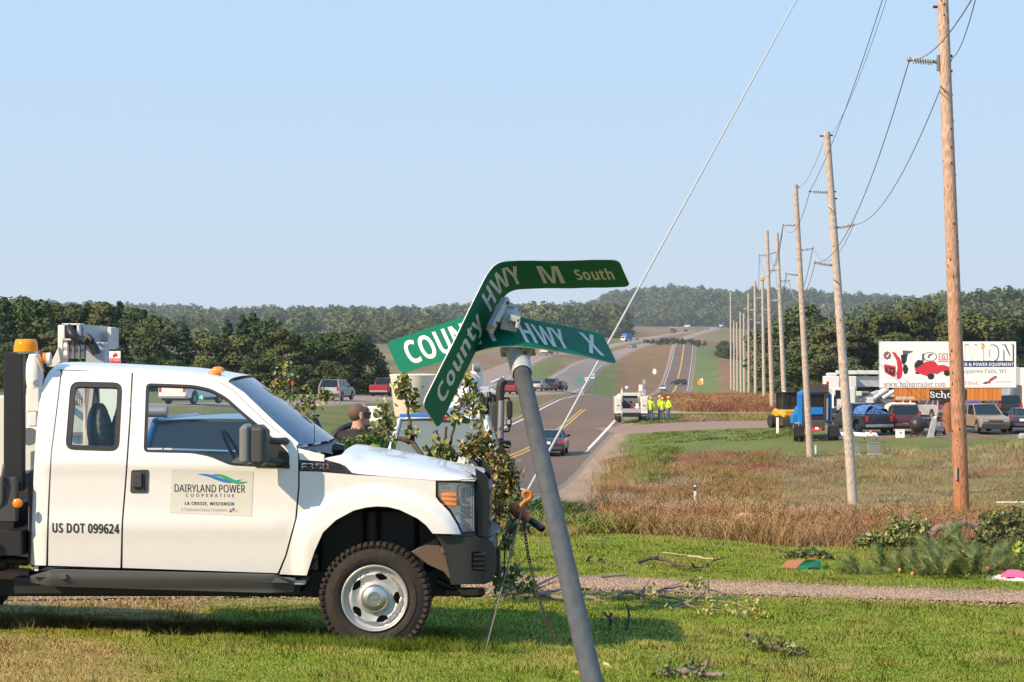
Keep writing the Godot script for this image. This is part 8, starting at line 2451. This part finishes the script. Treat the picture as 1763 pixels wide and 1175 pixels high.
func billboard() -> void:
	var d := 138.0
	var o := G(1632, d)
	var root := thing("billboard", "white billboard for power equipment above an orange board on a brown post", "billboard", o, 0.03)
	var L := func(px: float, py: float) -> Vector3: return Vector3((px - 1632) * d / F, EYE - (py - HY) * d / F - o.y, 0)
	part_tube("post", root, M.postbrown, [Vector3(0, -0.2, 0), L.call(1632, 668)], [0.32], 20)
	var c: Vector3 = (L.call(1513, 590) + L.call(1748, 667)) * 0.5
	var sz: Vector3 = L.call(1748, 588) - L.call(1513, 667)
	var face := part_box("board", root, M.paper, c + Vector3(0, 0, 0.34), Vector3(sz.x, sz.y, 0.2), 0.02)
	part_box("board_frame", root, M.boomgrey, c + Vector3(0, 0, 0.18), Vector3(sz.x + 0.08, sz.y + 0.06, 0.1), 0.02)
	# print, in the crop's own units: 160..1665 along, 105..625 down
	var on := func(z: float) -> Callable: return func(q: Vector2) -> Vector3: return c + Vector3(-sz.x / 2, sz.y / 2, 0.44 + z) + Vector3((q.x - 160.0) / 1505.0 * sz.x, -(q.y - 110.0) / 510.0 * sz.y, 0)
	var f0: Callable = on.call(0.004); var f1: Callable = on.call(0.009); var f2: Callable = on.call(0.014)
	var add := func(called: String, m: Material, shapes: Array, f: Callable) -> void:
		var b := MB.new()
		for s in shapes: shape_on(b, s, f, Vector3.BACK)
		obj(called, b, m, face)
	var word := func(t: String, font: String, x0: float, y0: float, x1: float, y1: float, m: Material, f: Callable, sp := 0.0) -> void:
		var b := MB.new()
		letters(b, t, font, func(q: Vector2) -> Vector3: return f.call(Vector2(lerpf(x0, x1, q.x), lerpf(y1, y0, q.y))), Vector3.BACK, 1.0, sp)
		obj("lettering", b, m, face)
	add.call("print_shadow", M.navy, [[960, 250, 1640, 320, 1640, 130, 1600, 135, 1560, 260, 1500, 130, 1440, 320, 1370, 140, 1330, 320, 1270, 200, 1180, 320, 1100, 150, 1050, 320, 960, 140], [930, 320, 1640, 320, 1640, 390, 930, 390]], f0)
	word.call("UNiON", "Droid Sans Bold", 940, 128, 1640, 330, M.navy, f0)
	word.call("UNiON", "Droid Sans Bold", 948, 138, 1624, 322, M.paper, f1)
	add.call("print_dot", M.yellow, [[1278, 145, 1312, 140, 1316, 170, 1282, 178]], f2)
	word.call("TRAILER & POWER EQUIPMENT", "Droid Sans Bold", 940, 342, 1632, 386, M.paper, f1)
	word.call("Chippewa Falls, WI", "Droid Serif", 1030, 412, 1550, 468, M.greytext, f1, 2)
	word.call("STIHL", "Droid Sans Italic", 1040, 545, 1255, 592, M.printorange, f1)
	word.call("www.uniontrailer.com", "Droid Serif", 195, 548, 880, 608, M.greytext, f1, 2)
	# badge, snow thrower, mower, saw
	var gear := []
	for i in 32: gear.append_array([237 + cos(TAU * i / 32) * (46 if i % 4 < 2 else 38), 262 + sin(TAU * i / 32) * (48 if i % 4 < 2 else 40)])
	var disc := []
	for i in 20: disc.append_array([237 + cos(TAU * i / 20) * 27, 262 + sin(TAU * i / 20) * 29])
	add.call("print_badge", M.slate, [gear], f0)
	add.call("print_badge", M.printred, [disc], f1)
	add.call("print_badge", M.paper, [[222, 262, 230, 256, 237, 268, 252, 240, 259, 245, 238, 284]], f2)
	add.call("print_snow_thrower", M.printred, [[285, 218, 325, 228, 375, 290, 400, 350, 408, 420, 400, 480, 380, 525, 345, 520, 335, 470, 350, 400, 340, 320, 310, 260], [198, 358, 330, 380, 330, 490, 300, 500, 210, 450]], f0)
	add.call("print_snow_thrower", M.ink, [[220, 390, 320, 400, 318, 470, 290, 480, 222, 438], [385, 255, 460, 250, 450, 320, 420, 370, 395, 340], [415, 360, 450, 365, 470, 410, 455, 462, 425, 468, 408, 420]], f1)
	add.call("print_snow_thrower", M.slate, [[405, 205, 520, 212, 515, 225, 470, 240, 440, 300, 410, 260]], f1)
	add.call("print_snow_thrower", M.printred, [[232, 405, 262, 400, 270, 440, 245, 445], [280, 410, 305, 412, 300, 455, 282, 450]], f2)
	add.call("print_mower", M.printred, [[535, 410, 600, 370, 660, 330, 760, 325, 800, 370, 860, 365, 925, 390, 930, 430, 840, 440, 790, 470, 740, 460, 700, 500, 640, 480, 560, 450]], f0)
	add.call("print_mower", M.ink, [[540, 350, 575, 310, 620, 315, 640, 350, 610, 370, 560, 400, 535, 395], [680, 480, 720, 455, 755, 470, 755, 510, 725, 530, 690, 520], [860, 440, 895, 420, 935, 440, 930, 480, 895, 492, 865, 475], [545, 440, 590, 455, 590, 470, 550, 465]], f1)
	var seat := []
	for i in 20: seat.append_array([710 + cos(TAU * i / 20) * 78, 275 + sin(TAU * i / 20) * 52])
	var seat2 := []
	for i in 20: seat2.append_array([710 + cos(TAU * i / 20) * 68, 275 + sin(TAU * i / 20) * 44])
	add.call("print_mower", M.slate, [seat, [620, 250, 640, 230, 645, 330, 622, 330]], f0)
	add.call("print_mower", M.paper, [seat2], f1)
	add.call("print_mower", M.slate, [[680, 280, 700, 245, 740, 240, 735, 255, 710, 265, 700, 295]], f2)
	add.call("print_logo", M.printred, [[805, 240, 905, 238, 905, 315, 805, 316]], f0)
	add.call("print_logo", M.paper, [[815, 249, 895, 247, 895, 306, 815, 307]], f1)
	word.call("G", "Droid Sans Bold", 835, 256, 878, 300, M.printred, f2)
	add.call("print_logo", M.printred, [[790, 326, 918, 325, 918, 333, 790, 334]], f0)
	add.call("print_saw", M.slate, [[1290, 575, 1310, 555, 1370, 545, 1375, 560, 1330, 580], [1390, 510, 1420, 490, 1452, 488, 1445, 520, 1430, 515]], f0)
	add.call("print_saw", M.printred, [[1350, 550, 1375, 515, 1410, 500, 1425, 525, 1385, 545, 1365, 580]], f1)
	add.call("print_line", mat([0.62, 0.6, 0.64], 0.6), [[1440, 545, 1605, 543, 1605, 560, 1440, 562]], f0)
	# orange board of upright planks
	var x0 := 1537.0
	for i in 24:
		var xa := x0 + 186.0 * i / 24.0; var xb := x0 + 186.0 * (i + 1) / 24.0 - 0.5
		var a: Vector3 = L.call(xa, 690); var z: Vector3 = L.call(xb, 668)
		part_box("plank", root, M.plank if i % 3 else M.plank2, Vector3((a.x + z.x) / 2, (a.y + z.y) / 2, 0.36 + 0.006 * (i % 2)), Vector3(z.x - a.x, z.y - a.y, 0.06), 0.008)
	part_box("plank_backing", root, M.rustdark, (L.call(1630, 679)) + Vector3(0, 0, 0.27), Vector3(186.0 * d / F, 0.76, 0.06), 0.0)
	var a2: Vector3 = L.call(1598, 689); var z2: Vector3 = L.call(1662, 671)
	var np := part_box("name_panel", root, M.ink, Vector3((a2.x + z2.x) / 2, (a2.y + z2.y) / 2, 0.41), Vector3(z2.x - a2.x, z2.y - a2.y, 0.03), 0.0)
	var b := MB.new()
	letters(b, "Scho", "Droid Serif Italic", flat(L.call(1599, 686.5) + Vector3(0, 0, 0.43), L.call(1637, 686.5) - L.call(1599, 686.5), Vector3(0, 13.5 * d / F, 0)), Vector3.BACK)
	obj("lettering", b, M.paper, np)
	b = MB.new()
	letters(b, "883-983-0414", "Droid Sans Bold", flat(L.call(1540.5, 688) + Vector3(0, 0, 0.41), L.call(1571, 688) - L.call(1540.5, 688), Vector3(0, 5.0 * d / F, 0)), Vector3.BACK)
	obj("lettering", b, M.paper, root)

# ---- storm litter on the lawn -----------------------------------------------------------------------------------
func needles(root: Node3D, twigs: Array, sd: int, ln := 0.17) -> void:   # twigs: [from, to] along which long needles sprout
	var r := RandomNumberGenerator.new()
	r.seed = sd
	var b := MB.new(); var w := MB.new()
	for t in twigs:
		var a: Vector3 = t[0]; var z: Vector3 = t[1]
		w.tube([a, a.lerp(z, 0.5) + Vector3(0, -0.02, 0), z], [0.012, 0.009, 0.005], 5)
		var dirn := (z - a).normalized()
		for i in int(t[2]):
			var f := pow(r.randf(), 0.6)
			var p := a.lerp(z, f)
			var o := Vector3(r.randfn(), r.randfn(), r.randfn()).normalized()
			var e := (dirn * r.randf_range(0.35, 1.2) + o * 0.85).normalized()
			var q := p + e * ln * r.randf_range(0.6, 1.15) - Vector3(0, 0.012, 0)
			var s := e.cross(Vector3.BACK).normalized() * 0.0036
			var g := r.randf_range(0.7, 1.35)
			b.col = mixc(Color(0.07, 0.11, 0.026), Color(0.23, 0.28, 0.08), r.randf() * r.randf()) * g
			var m := (o + Vector3(0, 0.3, 0.5)).normalized()
			b.p3(p - s, p + s, q, m, m, m)
	obj("twigs", w, M.bark, root)
	obj("needles", b, M.leaf, root).set_meta("kind", "stuff")

func pine_bough(label: String, px: float, py: float, d: float, tw: Array, sd: int, cones := []) -> void:
	var by := DG(px, py) - d - 0.05
	d += by
	var o := W(px, py, d)
	o.y = H(o.x, o.z)
	var root := thing("pine_bough", label, "branch", o, 0.0, "torn off pine boughs on the lawn")
	var list := []
	for t in tw: list.append([W(t[0], t[1], t[4] + by if t.size() > 5 else d) - o, W(t[2], t[3], t[5] + by if t.size() > 5 else d) - o, 260])
	needles(root, list, sd)
	for c in cones:
		var b := MB.new()
		b.ball(W(c[0], c[1], d - 0.15) - o, Vector3(0.022, 0.03, 0.022), 6)
		obj("broken_end", b, M.splinter, root)

func debris() -> void:
	var green := [Color(0.10, 0.14, 0.035), Color(0.27, 0.29, 0.09), Color(0.4, 0.38, 0.16)]
	var dark := [Color(0.05, 0.08, 0.025), Color(0.14, 0.17, 0.05), Color(0.26, 0.27, 0.1)]
	var yel := [Color(0.3, 0.3, 0.06), Color(0.55, 0.48, 0.16), Color(0.6, 0.5, 0.22)]
	# big limbs by the tall grass
	bough("broken_limb", "leafy green broken limb lying at the tall grass edge", "branch", [[[1490, 945, 31.5, 1530, 938, 31.3, 1575, 935, 31.2, 1600, 925, 31.4], 0.03, 0.015], [[1500, 940, 31.4, 1487, 905, 31.6, 1470, 884, 31.8], 0.015, 0.004], [[1540, 938, 31.2, 1555, 905, 31.2], 0.02, 0.008]], [[1545, 905, 31.0, 0.13], [1560, 915, 31.0, 0.2], [1575, 905, 31.0, 0.18], [1548, 928, 31.0, 0.16], [1580, 925, 31.0, 0.18], [1535, 918, 31.0, 0.12], [1592, 905, 31.1, 0.1], [1500, 928, 31.2, 0.12], [1515, 930, 31.2, 0.1], [1485, 935, 31.2, 0.1]], 620, 0.085, green, 71)
	bough("broken_limb", "dark leafed broken limb at the right picture edge", "branch", [[[1700, 960, 30.0, 1720, 925, 30.0, 1745, 900, 30.0], 0.03, 0.012], [[1720, 925, 30, 1690, 905, 30], 0.014, 0.005], [[1735, 912, 30, 1770, 890, 30], 0.014, 0.005]], [[1700, 900, 30.0, 0.16], [1720, 890, 30.0, 0.16], [1740, 900, 30.0, 0.2], [1760, 890, 30.0, 0.16], [1712, 920, 30.0, 0.2], [1740, 930, 30.0, 0.22], [1765, 915, 30.0, 0.2], [1690, 930, 30.0, 0.12], [1680, 940, 30.0, 0.1], [1730, 950, 30.0, 0.14], [1785, 905, 30.0, 0.2]], 900, 0.075, dark, 72)
	bough("fallen_log", "bent bare grey limb arching over the pine boughs at right", "log", [[[1585, 938, 29.0, 1600, 920, 29.0, 1622, 910, 29.0, 1650, 904, 29.2, 1692, 908, 29.4], 0.06, 0.045], [[1604, 918, 29.0, 1598, 908, 28.9], 0.015, 0.006], [[1628, 907, 29.0, 1624, 899, 29.0], 0.012, 0.004]], [], 0, 0.1, green, 73, "", M.barkpale)
	bough("leaf_litter", "small dark leafy branch behind the green and orange panel", "branch", [[[1345, 960, 27.5, 1390, 957, 27.5, 1432, 958, 27.5], 0.012, 0.006]], [[1352, 957, 27.3, 0.06], [1366, 954, 27.3, 0.08], [1385, 955, 27.3, 0.08], [1402, 953, 27.3, 0.09], [1418, 955, 27.3, 0.07], [1430, 960, 27.3, 0.06]], 260, 0.06, dark, 74)
	# torn panel
	var pd := DG(1380, 981) - 26.25
	var o := G(1378, 26.4 + pd)
	var root := thing("torn_panel", "crumpled green ribbed panel with orange brown flap on the lawn", "panel", o, 0.1)
	var L := func(px: float, py: float, dd := 26.4) -> Vector3: return W(px, py, dd + pd) - o
	var b := MB.new()
	b.quad(L.call(1340, 978, 26.3), L.call(1372, 979, 26.2), L.call(1390, 963, 26.7), L.call(1360, 965, 26.8), Vector3(0, 1, 0.3))
	b.quad(L.call(1340, 980, 26.3), L.call(1372, 981, 26.2), L.call(1372, 979, 26.2), L.call(1340, 978, 26.3), Vector3.BACK)
	obj("orange_flap", b, M.printorangedark, root)
	b = MB.new()
	var rows := []
	for i in 5:
		var row := []
		for j in 29:
			var s := j / 28.0
			var p: Vector3 = (L.call(1366, 981, 26.15) as Vector3).lerp(L.call(1414, 982, 26.2), s)
			var q: Vector3 = (L.call(1392, 965, 26.5) as Vector3).lerp(L.call(1413, 964, 26.5), s)
			row.append(p.lerp(q, i / 4.0) + Vector3(0, 0.004, 0.012) * (1.0 if j % 2 == 0 else -1.0) + Vector3(0, 0.03 * sin(PI * i / 4.0), 0.05 * sin(PI * s)))
		rows.append(row)
	b.grid(rows, Vector3(0, 0.5, 1))
	obj("ribbed_sheet", b, M.panelgreen, root)
	part_box("dark_gap", root, M.black, L.call(1397, 979, 26.1), Vector3(0.15, 0.025, 0.06), 0.008)
	part_box("top_edge", root, M.printorangedark, L.call(1402, 963, 26.55), Vector3(0.12, 0.02, 0.05), 0.005)
	# pine boughs
	pine_bough("small dark pine tuft, leftmost of the torn pine boughs", 1470, 990, 25.4, [[1478, 990, 1462, 965], [1475, 990, 1488, 985], [1470, 988, 1455, 975]], 81)
	pine_bough("upright pine tuft second from the left of the pine boughs", 1515, 988, 25.6, [[1518, 990, 1508, 945], [1520, 985, 1514, 955], [1522, 990, 1530, 985]], 82)
	pine_bough("short pine tuft between the upright ones, reddish at its foot", 1548, 990, 25.4, [[1552, 990, 1543, 960], [1545, 985, 1530, 983], [1550, 988, 1545, 970]], 83, [[1549, 982]])
	pine_bough("dark pine tuft with an orange broken end", 1573, 992, 25.3, [[1575, 990, 1567, 952], [1575, 985, 1566, 965], [1580, 990, 1578, 970], [1590, 990, 1582, 985]], 84, [[1571, 988]])
	pine_bough("broad spreading pine bough in the middle of the pine heap", 1620, 995, 25.5, [[1630, 990, 1590, 940, 25.5, 25.9], [1640, 985, 1612, 950, 25.5, 25.8], [1630, 975, 1600, 960, 25.4, 25.3], [1620, 990, 1606, 968, 25.2, 25.2], [1600, 990, 1592, 975, 25.2, 25.1], [1640, 960, 1615, 935, 25.8, 26.2], [1625, 990, 1640, 965, 25.2, 25.1], [1610, 945, 1588, 930, 25.9, 26.0], [1625, 930, 1648, 905, 26.0, 26.3]], 85, [[1658, 950]])
	pine_bough("large pine bough with orange ends left of the white sheet", 1680, 995, 25.4, [[1670, 985, 1640, 930, 25.6, 25.9], [1672, 960, 1648, 925, 25.5, 25.7], [1675, 980, 1655, 955, 25.3, 25.1], [1690, 990, 1672, 960, 25.2, 25.0], [1700, 990, 1712, 955, 25.3, 25.5], [1690, 975, 1680, 945, 25.3, 25.4], [1700, 985, 1730, 965, 25.3, 25.2], [1660, 990, 1640, 975, 25.1, 25.0], [1672, 990, 1676, 960, 25.1, 25.0], [1710, 970, 1735, 940, 25.5, 25.7]], 86, [[1698, 983], [1668, 969], [1700, 980]])
	pine_bough("pine bough at the right picture edge behind the pink cloth", 1745, 985, 25.9, [[1740, 985, 1722, 945, 26, 26.2], [1750, 980, 1765, 955, 26, 26.2], [1735, 975, 1750, 950, 25.8, 25.9], [1720, 980, 1745, 972, 25.7, 25.6], [1760, 985, 1740, 960, 25.8, 25.9]], 87)
	bough("yellow_sprig", "yellow green leafy sprig at the right picture edge", "branch", [[[1762, 985, 25.2, 1757, 960, 25.2, 1756, 935, 25.2], 0.008, 0.004]], [[1755, 942, 25.1, 0.06], [1752, 955, 25.1, 0.06], [1757, 968, 25.1, 0.05]], 46, 0.1, [Color(0.3, 0.4, 0.05), Color(0.5, 0.5, 0.1), Color(0.35, 0.42, 0.08)], 88)
	# sheet and pink cloth
	o = G(1738, DG(1738, 1001))
	b = MB.new()
	rows = []
	for i in 7:
		var row := []
		for j in 13:
			var x := -0.27 + 0.62 * j / 12.0; var z := 0.12 - 0.4 * i / 6.0
			var e := minf(minf(j, 12 - j) / 3.0, minf(i, 6 - i) / 2.0)
			row.append(Vector3(x, H(o.x + x, o.z + z) - o.y + 0.01 + 0.06 * clampf(e, 0, 1) * (0.7 + 0.4 * sin(j * 1.7 + i)), z))
		rows.append(row)
	b.grid(rows, Vector3.UP)
	var sh := thing("white_sheet", "crumpled white sheet lying on the lawn at the right edge", "sheet", o)
	obj("cloth", b, M.sheet, sh)
	b = MB.new()
	rows = []
	for i in 6:
		var row := []
		for j in 13:
			var x := -0.12 + 0.46 * j / 12.0; var z := 0.03 - 0.24 * i / 5.0
			var e := minf(minf(j, 12 - j) / 3.0, minf(i, 5 - i) / 2.0)
			row.append(Vector3(x, H(o.x + x, o.z + z) - o.y + 0.05 + 0.085 * clampf(e, 0, 1) * (0.85 + 0.18 * sin(j * 0.9 + i * 1.3)), z))
		rows.append(row)
	b.grid(rows, Vector3.UP)
	sh = thing("pink_cloth", "bright pink cloth heaped on the white sheet", "cloth", o)
	obj("cloth", b, M.pink, sh)
	# branches on the near lawn
	var lb := func(label: String, limbs: Array, tufts: Array, n: int, size: float, tint: Array, sd: int, m: Material = null) -> void: bough("fallen_branch", label, "branch", limbs, tufts, n, size, tint, sd, "fallen branches on the lawn", m)
	lb.call("long forked grey branch lying across the gravel edge, yellow leaves at its tip", [[[1050, 1046, 21.2, 1076, 1027, 21.3, 1100, 1030, 21.3, 1130, 1030, 21.2, 1160, 1038, 21.0, 1220, 1041, 20.9, 1260, 1044, 20.6, 1290, 1055, 20.3], 0.016, 0.004], [[1088, 1048, 20.9, 1120, 1051, 20.8, 1160, 1050, 20.8, 1190, 1043, 20.8], 0.018, 0.012], [[1106, 1042, 21.1, 1107, 1022, 21.1, 1120, 1006, 21.2], 0.01, 0.004], [[1120, 1028, 21.3, 1140, 1020, 21.5], 0.008, 0.003], [[1217, 1044, 20.9, 1218, 1020, 20.9, 1220, 1006, 20.9], 0.011, 0.008], [[1190, 1040, 20.9, 1210, 1028, 21.0, 1215, 1020, 21.0], 0.007, 0.003], [[1180, 1044, 20.7, 1195, 1052, 20.5, 1215, 1050, 20.5], 0.007, 0.004], [[1225, 1056, 20.4, 1245, 1058, 20.3, 1268, 1064, 20.2], 0.006, 0.003], [[1130, 1025, 21.5, 1180, 1015, 21.9, 1240, 1026, 21.6], 0.008, 0.003]], [[1290, 1060, 20.2, 0.08], [1302, 1062, 20.1, 0.07], [1300, 1052, 20.2, 0.06], [1310, 1056, 20.1, 0.05], [1268, 1064, 20.2, 0.07], [1250, 1058, 20.3, 0.06], [1195, 1000, 21.4, 0.06], [1183, 1012, 21.4, 0.06], [1200, 1012, 21.4, 0.06], [1213, 1012, 21.2, 0.05], [1222, 1045, 20.7, 0.07], [1152, 1055, 20.6, 0.05], [1122, 1020, 21.3, 0.05], [1212, 1062, 20.2, 0.05]], 230, 0.055, yel, 91, M.barkpale)
	lb.call("thin dark branch on the lawn edge above the gravel track", [[[1098, 972, 25.0, 1130, 966, 25.1, 1160, 976, 24.9, 1190, 982, 24.6], 0.02, 0.008], [[1125, 968, 25.0, 1134, 960, 25.1], 0.012, 0.005], [[1185, 983, 24.6, 1210, 980, 24.5, 1228, 970, 24.5, 1226, 960, 24.6, 1220, 953, 24.6], 0.011, 0.004], [[1228, 970, 24.5, 1245, 966, 24.6], 0.008, 0.005]], [[1195, 980, 24.5, 0.05], [1218, 978, 24.4, 0.03]], 40, 0.04, dark, 92)
	lb.call("bright yellow splintered stick on the lawn beyond the track", [[[1140, 951, 26.4, 1170, 955, 26.3, 1185, 957, 26.3], 0.006, 0.006], [[1185, 957, 26.3, 1212, 961, 26.2, 1243, 966, 26.0], 0.016, 0.008]], [], 0, 0.1, yel, 93, M.splinterpale)
	lb.call("grey dead limb lying across the lawn behind the sign post", [[[858, 1033, 20.9, 880, 1027, 21.0, 905, 1025, 21.0, 940, 1031, 20.8, 968, 1036, 20.6, 985, 1032, 20.6], 0.02, 0.016], [[930, 1029, 20.9, 960, 1022, 21.2, 990, 1024, 21.2], 0.012, 0.006], [[1010, 1034, 20.6, 1030, 1040, 20.5, 1036, 1044, 20.5], 0.014, 0.006], [[1035, 998, 23.2, 1075, 996, 23.3], 0.012, 0.008], [[905, 1024, 21.0, 960, 996, 23.0, 985, 992, 23.4], 0.01, 0.005]], [], 0, 0.1, dark, 94, M.barkpale)
	lb.call("short dark upright twig right of the sign post", [[[1076, 1092, 18.0, 1083, 1072, 18.0, 1078, 1046, 18.0], 0.012, 0.005], [[1081, 1056, 18.0, 1092, 1056, 18.0], 0.005, 0.003]], [], 0, 0.1, dark, 95)
	lb.call("crossed broken twigs close beside the leaning sign post", [[[1040, 1062, 18.6, 1052, 1073, 18.5, 1064, 1086, 18.4], 0.009, 0.005], [[1050, 1084, 18.5, 1052, 1062, 18.5], 0.011, 0.011]], [], 0, 0.1, dark, 96)
	lb.call("small leafy branch on the lawn at lower right", [[[1284, 1098, 17.3, 1292, 1108, 17.3, 1312, 1117, 17.1, 1350, 1127, 16.8, 1378, 1133, 16.6], 0.013, 0.005], [[1328, 1118, 17.0, 1322, 1101, 17.0], 0.005, 0.003], [[1292, 1108, 17.3, 1310, 1114, 17.1], 0.016, 0.01]], [[1306, 1110, 17.1, 0.05], [1342, 1114, 17.0, 0.05], [1356, 1124, 16.8, 0.05], [1372, 1130, 16.7, 0.06], [1385, 1130, 16.6, 0.04], [1355, 1134, 16.7, 0.04]], 130, 0.042, green, 97)
	lb.call("grey forked branch at the bottom picture edge", [[[1135, 1172, 15.0, 1165, 1165, 15.1, 1195, 1166, 15.0, 1245, 1172, 14.8], 0.022, 0.012], [[1195, 1166, 15.0, 1212, 1162, 14.9, 1217, 1146, 14.9], 0.01, 0.006], [[1190, 1160, 15.0, 1215, 1152, 14.9], 0.007, 0.006], [[1218, 1146, 14.9, 1228, 1168, 14.9], 0.006, 0.004], [[1284, 1175, 14.8, 1285, 1156, 14.8], 0.004, 0.002]], [[1142, 1168, 14.9, 0.06], [1152, 1160, 14.9, 0.05], [1188, 1154, 14.9, 0.05], [1165, 1172, 14.9, 0.05], [1210, 1170, 14.8, 0.05]], 80, 0.045, dark, 98, M.barkpale)
	lb.call("pale wood splinter on the lawn right of the sign post foot", [[[1040, 1142, 15.9, 1055, 1150, 15.8, 1082, 1160, 15.6], 0.014, 0.003]], [], 0, 0.1, dark, 99, M.splinterpale)
	lb.call("orange wood splinter on the lawn left of the sign post", [[[985, 1158, 15.6, 1010, 1163, 15.5, 1020, 1165, 15.4], 0.012, 0.008]], [], 0, 0.1, dark, 100, M.splinter)
	lb.call("thin dry straw lying on the lawn below the branches", [[[1225, 1130, 16.5, 1260, 1136, 16.4, 1290, 1142, 16.2], 0.005, 0.003]], [], 0, 0.1, dark, 101, M.splinterpale)
	lb.call("little dark leafy sprigs on the lawn above the track, left part", [[[1010, 968, 25.3, 1020, 972, 25.2], 0.006, 0.004], [[1032, 970, 25.2, 1040, 974, 25.1], 0.006, 0.004]], [[1014, 967, 25.2, 0.04], [1037, 969, 25.2, 0.05]], 44, 0.05, dark, 102)
	lb.call("leafy twig litter under the front bumper", [[[835, 1108, 16.6, 860, 1030, 18.5, 900, 1000, 19.5], 0.004, 0.003]], [[870, 1010, 18.6, 0.1], [885, 1012, 18.6, 0.1], [900, 1015, 18.6, 0.08], [915, 1018, 18.6, 0.06]], 110, 0.06, green, 103)
	o = G(1282, 36.0, 0.25)
	b = MB.new()
	b.ball(Vector3.ZERO, Vector3(0.16, 0.1, 0.14), 8)
	tag(obj("straw_heap", b, M.splinterpale), "pale heap of straw in the brown grass edge", "straw").position = o
	var pl := thing("white_plank", "pale plank lying in the grass at the right edge beyond the pole", "plank", G(1745, 62, 0.4))
	part_box("board", pl, M.paper, Vector3.ZERO, Vector3(0.95, 0.03, 0.12), 0.005)
